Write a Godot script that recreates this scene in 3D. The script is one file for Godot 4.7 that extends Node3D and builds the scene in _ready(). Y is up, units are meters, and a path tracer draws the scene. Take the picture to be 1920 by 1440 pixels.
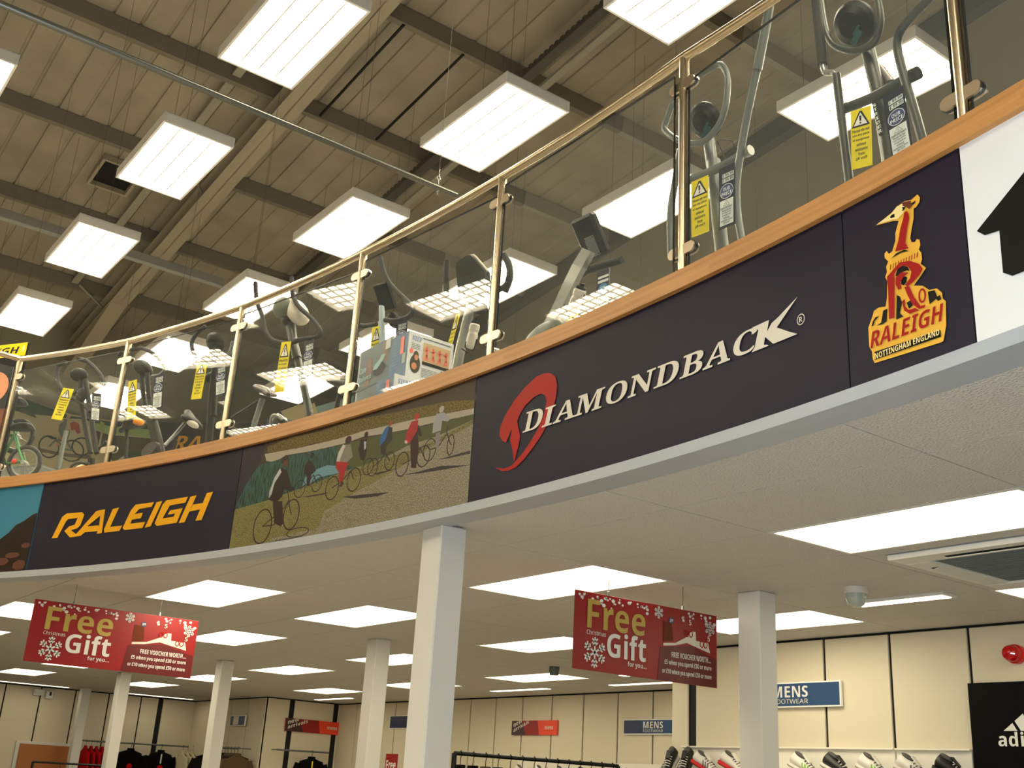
extends Node3D
# A sports shop seen from below: a curved mezzanine with a glass balustrade, gym machines behind it, and the shop floor under it.

const EYE := 1.6
const CEIL := 2.73          # shop ceiling under the mezzanine
const MEZ := 3.4            # mezzanine floor
const ARC := Vector2(-3.219, 9.335)   # centre of the curved front, in plan
const R := 12.002           # its radius
const PITCH := 0.10510      # slope of the roof (6 degrees)
const WALL_X := -20.0
const WALL_Z := -10.2

var M := {}
var fonts := {}
var text_cache := {}
var names := {}


func _ready() -> void:
	# --- camera ---
	var cam := Camera3D.new()
	cam.name = "camera"
	cam.position = Vector3(0, EYE, 0)
	cam.rotation_degrees = Vector3(19.935, 54.365, 3.476)
	cam.fov = 38.135
	cam.near = 0.05
	cam.far = 200.0
	add_child(cam)
	cam.make_current()
	# --- environment: a closed shop, no sky gets in ---
	var we := WorldEnvironment.new()
	we.name = "environment"
	var env := Environment.new()
	env.background_mode = Environment.BG_COLOR
	env.background_color = Color(0.02, 0.02, 0.022)
	env.tonemap_mode = Environment.TONE_MAPPER_LINEAR
	env.tonemap_exposure = 1.0
	env.sdfgi_enabled = true
	env.ssao_enabled = true
	env.ssil_enabled = true
	we.environment = env
	add_child(we)
	# --- the flash of the camera that took the photograph ---
	var flash := OmniLight3D.new()
	flash.name = "camera_flash_light"
	flash.position = Vector3(-0.02, EYE + 0.06, -0.02)
	flash.light_color = Color(0.80, 0.90, 1.0)
	flash.light_energy = FLASH
	flash.light_size = 0.03
	flash.omni_range = 40.0
	flash.omni_attenuation = 2.0
	flash.shadow_enabled = true
	add_child(flash)
	make_materials()
	build_shell()
	build_roof()
	build_shop_ceiling()
	build_shop_walls()
	build_fascia()
	build_balustrade()
	build_upper_lights()
	build_lower_lights()
	build_columns()
	build_banner_tube()
	build_machines()
	build_mezzanine_goods()
	build_shop_floor()


# how strongly things shine
const FLASH := 7.5
const LAMP := Color(1.0, 0.955, 0.83)
const UPPER_L := 34.0       # radiance of the hung louvre boxes
const LOWER_L := 5.0        # radiance of the recessed panels


# ---------------------------------------------------------------- shapes
class Shape:
	var v := PackedVector3Array()
	var n := PackedVector3Array()
	var u := PackedVector2Array()

	func tri(a: Vector3, b: Vector3, c: Vector3, na: Vector3, nb: Vector3, nc: Vector3, ua := Vector2.ZERO, ub := Vector2.ZERO, uc := Vector2.ZERO) -> void:
		if (b - a).cross(c - a).dot(na + nb + nc) > 0.0:      # front faces run clockwise
			v.append(a); v.append(c); v.append(b)
			n.append(na); n.append(nc); n.append(nb)
			u.append(ua); u.append(uc); u.append(ub)
		else:
			v.append(a); v.append(b); v.append(c)
			n.append(na); n.append(nb); n.append(nc)
			u.append(ua); u.append(ub); u.append(uc)

	func flat(a: Vector3, b: Vector3, c: Vector3, out: Vector3) -> void:
		var m := (b - a).cross(c - a)
		if m.length_squared() < 1e-16:
			return
		m = m.normalized()
		if m.dot(out) < 0.0:
			m = -m
		tri(a, b, c, m, m, m)

	# a flat four-sided face; out points away from the solid
	func quad(a: Vector3, b: Vector3, c: Vector3, d: Vector3, out: Vector3) -> void:
		var m := (c - a).cross(d - b).normalized()
		if m.dot(out) < 0.0:
			m = -m
		tri(a, b, c, m, m, m, Vector2(0, 1), Vector2(1, 1), Vector2(1, 0))
		tri(a, c, d, m, m, m, Vector2(0, 1), Vector2(1, 0), Vector2(0, 0))

	# a box with chamfered edges
	func box(c: Vector3, s: Vector3, b := Basis.IDENTITY, e := 0.0) -> void:
		var h := s * 0.5
		e = minf(e, minf(h.x, minf(h.y, h.z)) * 0.9)
		for ax in 3:
			for sg in [-1.0, 1.0]:
				var i := (ax + 1) % 3
				var j := (ax + 2) % 3
				var p: Array[Vector3] = []
				for k in [[-1.0, -1.0], [1.0, -1.0], [1.0, 1.0], [-1.0, 1.0]]:
					var q := Vector3.ZERO
					q[ax] = h[ax] * sg
					q[i] = (h[i] - e) * k[0]
					q[j] = (h[j] - e) * k[1]
					p.append(c + b * q)
				var o := Vector3.ZERO
				o[ax] = sg
				quad(p[0], p[1], p[2], p[3], b * o)
		if e <= 0.0:
			return
		for ax in 3:
			var i := (ax + 1) % 3
			var j := (ax + 2) % 3
			for si in [-1.0, 1.0]:
				for sj in [-1.0, 1.0]:
					var p: Array[Vector3] = []
					for k in [[-1.0, 0], [1.0, 0], [1.0, 1], [-1.0, 1]]:
						var q := Vector3.ZERO
						q[ax] = (h[ax] - e) * k[0]
						q[i] = (h[i] - (e if k[1] == 1 else 0.0)) * si
						q[j] = (h[j] - (e if k[1] == 0 else 0.0)) * sj
						p.append(c + b * q)
					var o := Vector3.ZERO
					o[i] = si
					o[j] = sj
					quad(p[0], p[1], p[2], p[3], b * o)
		for sx in [-1.0, 1.0]:
			for sy in [-1.0, 1.0]:
				for sz in [-1.0, 1.0]:
					var s3 := Vector3(sx, sy, sz)
					flat(c + b * (Vector3(h.x, h.y - e, h.z - e) * s3), c + b * (Vector3(h.x - e, h.y, h.z - e) * s3), c + b * (Vector3(h.x - e, h.y - e, h.z) * s3), b * s3)

	# a round bar along a path; flatten squeezes it along the given direction
	func tube(pts: Array, r: float, seg := 10, r_end := -1.0) -> void:
		var rings: Array = []
		var count := pts.size()
		var side := Vector3.ZERO
		for k in count:
			var a: Vector3 = pts[maxi(k - 1, 0)]
			var b: Vector3 = pts[mini(k + 1, count - 1)]
			var t := (b - a).normalized()
			if side == Vector3.ZERO:
				side = t.cross(Vector3.UP if absf(t.y) < 0.9 else Vector3.RIGHT).normalized()
			side = (side - t * side.dot(t)).normalized()
			var up := t.cross(side)
			var rr := r if r_end < 0.0 else lerpf(r, r_end, float(k) / (count - 1))
			var ring: Array = []
			for i in seg:
				var w := TAU * i / seg
				var o := side * cos(w) + up * sin(w)
				ring.append([pts[k] + o * rr, o])
			rings.append(ring)
		for k in count - 1:
			for i in seg:
				var j := (i + 1) % seg
				var a = rings[k][i]
				var b = rings[k][j]
				var c = rings[k + 1][j]
				var d = rings[k + 1][i]
				tri(a[0], b[0], c[0], a[1], b[1], c[1])
				tri(a[0], c[0], d[0], a[1], c[1], d[1])
		for e in [0, count - 1]:
			var t: Vector3 = ((pts[0] - pts[1]) if e == 0 else (pts[count - 1] - pts[count - 2])).normalized()
			for i in seg:
				tri(pts[e], rings[e][i][0], rings[e][(i + 1) % seg][0], t, t, t)

	# a turned shape: profile points are (radius, height along the axis)
	func lathe(profile: Array, at: Transform3D, seg := 16) -> void:
		for k in profile.size() - 1:
			var a: Vector2 = profile[k]
			var b: Vector2 = profile[k + 1]
			var d := b - a
			var nn := Vector2(d.y, -d.x).normalized()
			for i in seg:
				var w0 := TAU * i / seg
				var w1 := TAU * (i + 1) / seg
				var c0 := Vector3(cos(w0), 0, sin(w0))
				var c1 := Vector3(cos(w1), 0, sin(w1))
				var n0 := (at.basis * (c0 * nn.x + Vector3.UP * nn.y)).normalized()
				var n1 := (at.basis * (c1 * nn.x + Vector3.UP * nn.y)).normalized()
				var p0 := at * (c0 * a.x + Vector3.UP * a.y)
				var p1 := at * (c1 * a.x + Vector3.UP * a.y)
				var p2 := at * (c1 * b.x + Vector3.UP * b.y)
				var p3 := at * (c0 * b.x + Vector3.UP * b.y)
				if a.x > 1e-6:
					tri(p0, p1, p2, n0, n1, n1)
				if b.x > 1e-6:
					tri(p0, p2, p3, n0, n1, n0)

	# a polygon in the frame's xy plane, given depth along its z from z0 to z1
	func prism(poly: PackedVector2Array, z0: float, z1: float, at: Transform3D) -> void:
		var idx := Geometry2D.triangulate_polygon(poly)
		for k in range(0, idx.size(), 3):
			for z in [z0, z1]:
				var o := at.basis.z * (1.0 if z == maxf(z0, z1) else -1.0)
				flat(at * Vector3(poly[idx[k]].x, poly[idx[k]].y, z), at * Vector3(poly[idx[k + 1]].x, poly[idx[k + 1]].y, z), at * Vector3(poly[idx[k + 2]].x, poly[idx[k + 2]].y, z), o)
		var cw := Geometry2D.is_polygon_clockwise(poly)
		for k in poly.size():
			var a := poly[k]
			var b := poly[(k + 1) % poly.size()]
			var o := Vector2(b.y - a.y, a.x - b.x) * (-1.0 if cw else 1.0)
			quad(at * Vector3(a.x, a.y, z0), at * Vector3(b.x, b.y, z0), at * Vector3(b.x, b.y, z1), at * Vector3(a.x, a.y, z1), at.basis * Vector3(o.x, o.y, 0))

	# a skin over closed rings of equally many points; rounded normals
	func loft(rings: Array, caps := true) -> void:
		var rows := rings.size()
		var seg: int = rings[0].size()
		var mid: Array = []
		for r in rows:
			var m := Vector3.ZERO
			for p in rings[r]:
				m += p
			mid.append(m / seg)
		var nrm: Array = []
		for r in rows:
			var row: Array = []
			for i in seg:
				var du: Vector3 = rings[r][(i + 1) % seg] - rings[r][(i + seg - 1) % seg]
				var dv: Vector3 = rings[mini(r + 1, rows - 1)][i] - rings[maxi(r - 1, 0)][i]
				var m := du.cross(dv).normalized()
				if m.dot(rings[r][i] - mid[r]) < 0.0:
					m = -m
				row.append(m)
			nrm.append(row)
		for r in rows - 1:
			for i in seg:
				var j := (i + 1) % seg
				tri(rings[r][i], rings[r][j], rings[r + 1][j], nrm[r][i], nrm[r][j], nrm[r + 1][j])
				tri(rings[r][i], rings[r + 1][j], rings[r + 1][i], nrm[r][i], nrm[r + 1][j], nrm[r + 1][i])
		if caps:
			for r in [0, rows - 1]:
				var o: Vector3 = (mid[0] - mid[1]) if r == 0 else (mid[rows - 1] - mid[rows - 2])
				for i in seg:
					flat(mid[r], rings[r][i], rings[r][(i + 1) % seg], o)

	func ball(c: Vector3, r: Vector3, b := Basis.IDENTITY, seg := 14) -> void:
		var half := seg / 2
		for i in half:
			for j in seg:
				var q: Array = []
				for k in [[0, 0], [0, 1], [1, 1], [1, 0]]:
					var th: float = PI * (i + k[0]) / half
					var ph: float = TAU * (j + k[1]) / seg
					var d := Vector3(sin(th) * cos(ph), cos(th), sin(th) * sin(ph))
					q.append([c + b * (d * r), (b * (d / r)).normalized()])
				if i > 0:
					tri(q[0][0], q[1][0], q[2][0], q[0][1], q[1][1], q[2][1])
				if i < half - 1:
					tri(q[0][0], q[2][0], q[3][0], q[0][1], q[2][1], q[3][1])
				elif i == half - 1:
					tri(q[0][0], q[1][0], q[2][0], q[0][1], q[1][1], q[2][1])

	func mesh(off := Vector3.ZERO) -> ArrayMesh:
		var a := []
		a.resize(Mesh.ARRAY_MAX)
		var w := v
		if off != Vector3.ZERO:
			w = PackedVector3Array()
			for p in v:
				w.append(p - off)
		a[Mesh.ARRAY_VERTEX] = w
		a[Mesh.ARRAY_NORMAL] = n
		a[Mesh.ARRAY_TEX_UV] = u
		var m := ArrayMesh.new()
		m.add_surface_from_arrays(Mesh.PRIMITIVE_TRIANGLES, a)
		return m


# ---------------------------------------------------------------- naming and placing
func numbered(called: String) -> String:
	var k: int = names.get(called, -1) + 1
	names[called] = k
	return called if k == 0 else "%s_%03d" % [called, k]


func tag(o: Node3D, label: String, category := "", group := "", kind := "") -> Node3D:
	if label:
		o.set_meta("label", label)
	if category:
		o.set_meta("category", category)
	if group:
		o.set_meta("group", group)
	if kind:
		o.set_meta("kind", kind)
	return o


func thing(called: String, label: String, category: String, at := Vector3.ZERO, turn := 0.0, group := "") -> Node3D:
	var o := Node3D.new()
	o.name = numbered(called)
	o.position = at
	o.rotation.y = turn
	add_child(o)
	tag(o, label, category, group)
	return o


func part(called: String, s, m: Material, parent: Node3D, off := Vector3.ZERO) -> MeshInstance3D:
	var o := MeshInstance3D.new()
	o.name = called
	o.mesh = s.mesh(off) if s is Shape else s
	o.material_override = m
	o.cast_shadow = GeometryInstance3D.SHADOW_CASTING_SETTING_ON
	parent.add_child(o, true)
	return o


func single(called: String, s, m: Material, label: String, category: String, at := Vector3.ZERO, group := "") -> MeshInstance3D:
	var o := part(numbered(called), s, m, self, at)
	o.position = at
	tag(o, label, category, group)
	return o


func struct(called: String, s, m: Material) -> MeshInstance3D:
	var o := part(numbered(called), s, m, self)
	tag(o, "", "", "", "structure")
	return o


func copy(o: Node3D, at: Vector3, turn := 0.0, label := "") -> Node3D:
	var base: String = o.name
	base = base.rstrip("0123456789").trim_suffix("_") if base.right(3).is_valid_int() else base
	var c: Node3D = o.duplicate()
	c.name = numbered(base)
	c.position = at
	c.rotation.y = turn
	add_child(c)
	if label:
		c.set_meta("label", label)
	return c


func mat(key: String, c: Color, rough := 0.7, metal := 0.0) -> StandardMaterial3D:
	var m := StandardMaterial3D.new()
	m.resource_name = key
	m.albedo_color = c
	m.roughness = rough
	m.metallic = metal
	if key.ends_with("print") or key.ends_with("photo") or key.begins_with("tag ") or key.ends_with("plastic") or key.begins_with("poster") or key.begins_with("cloth"):
		m.metallic_specular = 0.22
	M[key] = m
	return m


func noise_texture(size: int, freq: float, dark: float, light: float, sd := 1, octaves := 3, tint := Color.WHITE) -> ImageTexture:
	var f := FastNoiseLite.new()
	f.seed = sd
	f.frequency = freq
	f.fractal_octaves = octaves
	var src := f.get_seamless_image(size, size)
	var im := Image.create(size, size, false, Image.FORMAT_RGB8)
	for y in size:
		for x in size:
			var k := lerpf(dark, light, src.get_pixel(x, y).r)
			im.set_pixel(x, y, Color(k * tint.r, k * tint.g, k * tint.b))
	return ImageTexture.create_from_image(im)


func grain_texture(size: int, sd: int, dark: float, light: float) -> ImageTexture:
	var f := FastNoiseLite.new()
	f.seed = sd
	f.frequency = 0.02
	f.fractal_octaves = 4
	var im := Image.create(size, size, false, Image.FORMAT_RGB8)
	for y in size:
		for x in size:
			var k := clampf(f.get_noise_2d(x * 0.4, y * 9.0) * 0.9 + 0.5, 0.0, 1.0)
			var g := lerpf(dark, light, k)
			im.set_pixel(x, y, Color(g, g * lerpf(0.96, 1.0, k), g * lerpf(0.9, 1.0, k)))
	return ImageTexture.create_from_image(im)


func make_materials() -> void:
	var m := mat("roof sheet", Color(0.66, 0.62, 0.55), 0.6)
	m.albedo_texture = noise_texture(256, 0.012, 0.86, 1.0, 4)
	m.uv1_triplanar = true
	m.uv1_world_triplanar = true
	m.uv1_scale = Vector3.ONE * 0.3
	mat("galvanised steel", Color(0.50, 0.47, 0.42), 0.5, 0.1)
	mat("painted steel", Color(0.66, 0.62, 0.54), 0.55)
	mat("pale steel", Color(0.62, 0.60, 0.54), 0.55)
	mat("tie steel", Color(0.62, 0.62, 0.60), 0.5)
	mat("tray steel", Color(0.33, 0.32, 0.30), 0.55, 0.2)
	mat("tube steel", Color(0.50, 0.50, 0.47), 0.30, 0.85)
	mat("bright bolt", Color(0.75, 0.75, 0.74), 0.2, 1.0)
	mat("grey steel", Color(0.40, 0.41, 0.40), 0.5, 0.2)
	mat("upper wall", Color(0.62, 0.60, 0.53), 0.8)
	mat("floor", Color(0.66, 0.63, 0.58), 0.6)
	mat("carpet", Color(0.50, 0.49, 0.47), 0.95)
	mat("outer wall", Color(0.62, 0.58, 0.52), 0.85)
	m = mat("ceiling tile", Color(0.80, 0.785, 0.75), 0.92)
	m.albedo_texture = noise_texture(512, 0.09, 0.93, 1.0, 7, 2)
	m.heightmap_enabled = false
	m.uv1_triplanar = true
	m.uv1_world_triplanar = true
	m.uv1_scale = Vector3.ONE * 1.4
	m.normal_enabled = true
	var f := FastNoiseLite.new()
	f.seed = 21
	f.frequency = 0.11
	f.fractal_octaves = 2
	var im := f.get_seamless_image(512, 512)
	im.convert(Image.FORMAT_RGBA8)
	im.bump_map_to_normal_map(3.0)
	m.normal_texture = ImageTexture.create_from_image(im)
	mat("ceiling grid", Color(0.60, 0.58, 0.54), 0.7)
	mat("soffit trim", Color(0.64, 0.66, 0.68), 0.45)
	mat("white paint", Color(0.84, 0.83, 0.80), 0.5)
	m = mat("shop wall panel", Color(0.84, 0.80, 0.70), 0.6)
	mat("dark gap", Color(0.05, 0.045, 0.045), 0.8)
	mat("black metal", Color(0.035, 0.033, 0.035), 0.45, 0.2)
	m = mat("oak edging", Color(0.76, 0.54, 0.29), 0.45)
	m.albedo_texture = grain_texture(256, 9, 0.86, 1.0)
	m.uv1_triplanar = true
	m.uv1_world_triplanar = true
	m.uv1_scale = Vector3(0.8, 0.8, 0.8)
	mat("polished steel", Color(0.84, 0.78, 0.68), 0.26, 1.0)
	mat("clamp steel", Color(0.78, 0.72, 0.64), 0.32, 1.0)
	m = mat("clear glass", Color(0.93, 0.98, 0.95, 0.03), 0.0)
	m.transparency = BaseMaterial3D.TRANSPARENCY_ALPHA
	m.metallic_specular = 0.33
	mat("glass edge", Color(0.03, 0.06, 0.05), 0.2)
	mat("lamp casing", Color(0.94, 0.93, 0.91), 0.45)
	mat("louvre", Color(0.92, 0.90, 0.85), 0.4)
	m = mat("upper lamp glow", Color(1, 1, 1), 0.6)
	m.emission_enabled = true
	m.emission = LAMP
	m.emission_energy_multiplier = 6.0
	m = mat("lower lamp glow", Color(1, 1, 1), 0.6)
	m.emission_enabled = true
	m.emission = LAMP
	m.emission_energy_multiplier = 3.0
	mat("wire", Color(0.38, 0.36, 0.33), 0.5, 0.4)
	m = mat("navy print", Color(0.13, 0.115, 0.17), 0.42)
	mat("white print", Color(0.88, 0.87, 0.84), 0.4)
	mat("cream print", Color(0.86, 0.83, 0.76), 0.4)
	mat("yellow print", Color(0.86, 0.62, 0.06), 0.4)
	mat("red print", Color(0.62, 0.09, 0.07), 0.4)
	mat("black print", Color(0.03, 0.03, 0.04), 0.4)
	mat("gold print", Color(0.90, 0.68, 0.24), 0.4)
	mat("pale gold print", Color(0.95, 0.86, 0.58), 0.4)
	mat("brown print", Color(0.42, 0.20, 0.12), 0.4)
	mat("badge red print", Color(0.62, 0.06, 0.07), 0.4)
	mat("mountain print", Color(0.16, 0.11, 0.08), 0.4)
	mat("rock print", Color(0.36, 0.22, 0.17), 0.4)
	mat("white board print", Color(0.90, 0.90, 0.89), 0.4)
	mat("cyclists photo", Color(0.4, 0.42, 0.3), 0.4)
	mat("sky print", Color(0.22, 0.46, 0.56), 0.4)


# ---------------------------------------------------------------- lettering and flat print
func font(key: String) -> SystemFont:
	if not fonts.has(key):
		var f := SystemFont.new()
		f.font_names = PackedStringArray(["Droid Serif" if key.begins_with("serif") else "Droid Sans"])
		f.font_weight = 700 if key.ends_with("bold") else 400
		fonts[key] = f
	return fonts[key]


# the triangles of a line of lettering, fitted into a rectangle; lean slants it
func letters(s: String, key: String, rect: Rect2, lean := 0.0) -> PackedVector2Array:
	var ck := s + key
	if not text_cache.has(ck):
		var t := TextMesh.new()
		t.text = s
		t.font = font(key)
		t.font_size = 48
		t.pixel_size = 0.01
		t.depth = 0.0
		t.curve_step = 3.0
		text_cache[ck] = t.get_mesh_arrays()[Mesh.ARRAY_VERTEX]
	var vs: PackedVector3Array = text_cache[ck]
	var lo := Vector2(1e9, 1e9)
	var hi := -lo
	for p in vs:
		lo = lo.min(Vector2(p.x, p.y))
		hi = hi.max(Vector2(p.x, p.y))
	var sc := rect.size / (hi - lo)
	var out := PackedVector2Array()
	for p in vs:
		var q := (Vector2(p.x, p.y) - lo) * sc
		out.append(rect.position + q + Vector2(lean * q.y, 0))
	return out


func tris_of(poly: PackedVector2Array) -> PackedVector2Array:
	var out := PackedVector2Array()
	for i in Geometry2D.triangulate_polygon(poly):
		out.append(poly[i])
	return out


func ring(c: Vector2, rx: float, ry: float, w: float, seg := 28, a0 := 0.0, a1 := TAU) -> PackedVector2Array:
	var out := PackedVector2Array()
	for i in seg:
		var p := Vector2.from_angle(lerpf(a0, a1, float(i) / seg))
		var q := Vector2.from_angle(lerpf(a0, a1, float(i + 1) / seg))
		var so := Vector2(rx, ry)
		var si := Vector2(rx - w, ry - w)
		for k in [p * so, q * so, q * si, p * so, q * si, p * si]:
			out.append(c + k)
	return out


func disc(c: Vector2, rx: float, ry: float, seg := 24) -> PackedVector2Array:
	var p := PackedVector2Array()
	for i in seg:
		p.append(c + Vector2(cos(TAU * i / seg) * rx, sin(TAU * i / seg) * ry))
	return tris_of(p)


func stroke(pts: Array, w: float) -> PackedVector2Array:
	var out := PackedVector2Array()
	for k in pts.size() - 1:
		var a: Vector2 = pts[k]
		var b: Vector2 = pts[k + 1]
		var o := (b - a).orthogonal().normalized() * w * 0.5
		for q in [a + o, b + o, b - o, a + o, b - o, a - o]:
			out.append(q)
	return out


func poly(f: Array) -> PackedVector2Array:
	var p := PackedVector2Array()
	for k in range(0, f.size(), 2):
		p.append(Vector2(f[k], f[k + 1]))
	return p


# lays flat triangles on a plane, a little proud of it
func on_plane(t: PackedVector2Array, at: Transform3D, lift := 0.0015) -> Shape:
	var s := Shape.new()
	var o := at.basis.z.normalized()
	for k in range(0, t.size(), 3):
		s.tri(at * Vector3(t[k].x, t[k].y, lift), at * Vector3(t[k + 1].x, t[k + 1].y, lift), at * Vector3(t[k + 2].x, t[k + 2].y, lift), o, o, o)
	return s


func on_arc(a: float, y: float, r: float) -> Vector3:
	return Vector3(ARC.x + r * sin(a), y, ARC.y - r * cos(a))


func arc_deg(th: float, y: float, off := 0.0) -> Vector3:
	return on_arc(deg_to_rad(th), y, R + off)


# lays flat triangles (metres along the curve, height) on the curved front
func on_front(t: PackedVector2Array, lift := 0.003) -> Shape:
	var s := Shape.new()
	for k in range(0, t.size(), 3):
		var p: Array = []
		for i in 3:
			var a := t[k + i].x / R
			p.append([on_arc(a, t[k + i].y, R - lift), Vector3(-sin(a), 0, cos(a))])
		s.tri(p[0][0], p[1][0], p[2][0], p[0][1], p[1][1], p[2][1])
	return s


# cuts a polygon into narrow upright strips, so that it can follow the curve
func strips(p: PackedVector2Array, w := 0.12) -> PackedVector2Array:
	var lo := 1e9
	var hi := -1e9
	for q in p:
		lo = minf(lo, q.x)
		hi = maxf(hi, q.x)
	var out := PackedVector2Array()
	var x := lo
	while x < hi:
		var band := PackedVector2Array([Vector2(x, -50), Vector2(x + w, -50), Vector2(x + w, 50), Vector2(x, 50)])
		for c in Geometry2D.intersect_polygons(p, band):
			out.append_array(tris_of(c))
		x += w
	return out


# a curved board: between two angles, two heights and two radii
func curved(a0: float, a1: float, y0: float, y1: float, r0: float, r1: float, uv := false, step := 1.0) -> Shape:
	var s := Shape.new()
	var count := maxi(1, int(ceil(absf(a1 - a0) / step)))
	for k in count:
		var f0 := float(k) / count
		var f1 := float(k + 1) / count
		var t0 := deg_to_rad(lerpf(a0, a1, f0))
		var t1 := deg_to_rad(lerpf(a0, a1, f1))
		var i0 := Vector3(-sin(t0), 0, cos(t0))
		var i1 := Vector3(-sin(t1), 0, cos(t1))
		var p := [on_arc(t0, y0, r0), on_arc(t1, y0, r0), on_arc(t1, y1, r0), on_arc(t0, y1, r0)]
		var q := [on_arc(t0, y0, r1), on_arc(t1, y0, r1), on_arc(t1, y1, r1), on_arc(t0, y1, r1)]
		s.tri(p[0], p[1], p[2], i0, i1, i1, Vector2(f0, 1), Vector2(f1, 1), Vector2(f1, 0))
		s.tri(p[0], p[2], p[3], i0, i1, i0, Vector2(f0, 1), Vector2(f1, 0), Vector2(f0, 0))
		s.quad(q[0], q[1], q[2], q[3], -i0)
		s.quad(p[0], p[1], q[1], q[0], Vector3.DOWN)
		s.quad(p[3], p[2], q[2], q[3], Vector3.UP)
		if k == 0:
			s.quad(p[0], q[0], q[3], p[3], p[0] - p[1])
		if k == count - 1:
			s.quad(p[1], q[1], q[2], p[2], p[1] - p[0])
	return s


func roof_y(x: float) -> float:
	return 8.95 + (x + 20.0) * PITCH


# ---------------------------------------------------------------- the building
const ARC_L := -26.0
const ARC_R := 26.0

# outline of the mezzanine in plan (x, z), set back from the curved front
func deck_outline(back: float, xr: float, zr: float) -> PackedVector2Array:
	var p := PackedVector2Array()
	var k := ARC_L
	while k <= ARC_R + 0.01:
		var q := arc_deg(k, 0, back)
		p.append(Vector2(q.x, q.z))
		k += 1.0
	var e := p[p.size() - 1]
	p.append(Vector2(xr, e.y))
	p.append(Vector2(xr, zr))
	p.append(Vector2(WALL_X, zr))
	p.append(Vector2(WALL_X, 8.4))
	p.append(Vector2(p[0].x - back, 8.4))
	p[0].x -= 0.0
	return p


func flat_deck(outline: PackedVector2Array, y0: float, y1: float) -> Shape:
	var s := Shape.new()
	s.prism(outline, -y1, -y0, Transform3D(Basis(Vector3.RIGHT, PI / 2), Vector3.ZERO))
	return s


func build_shell() -> void:
	var s := Shape.new()
	s.box(Vector3(-7.5, -0.1, -1.0), Vector3(26, 0.2, 19.4))
	struct("floor", s, M["floor"])
	# outer walls with thickness, up to the roof
	s = Shape.new()
	s.box(Vector3(WALL_X - 0.1, 4.6, -0.9), Vector3(0.2, 9.2, 19.0))
	struct("wall_left", s, M["upper wall"])
	s = Shape.new()
	s.prism(poly([-20.2, 0.0, 5.2, 0.0, 5.2, roof_y(5.2) + 0.1, -20.2, roof_y(-20.2) + 0.1]), -0.2, 0.0, Transform3D(Basis.IDENTITY, Vector3(0, 0, WALL_Z)))
	struct("wall_back", s, M["upper wall"])
	s = Shape.new()
	s.prism(poly([-20.2, 0.0, 5.2, 0.0, 5.2, roof_y(5.2) + 0.1, -20.2, roof_y(-20.2) + 0.1]), 0.0, 0.2, Transform3D(Basis.IDENTITY, Vector3(0, 0, 8.4)))
	struct("wall_front", s, M["outer wall"])
	s = Shape.new()
	s.box(Vector3(5.1, 5.9, -0.9), Vector3(0.2, 11.8, 19.0))
	struct("wall_right", s, M["outer wall"])
	# the mezzanine deck
	struct("floor", flat_deck(deck_outline(0.06, 5.0, WALL_Z), CEIL + 0.06, MEZ), M["carpet"])


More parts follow.
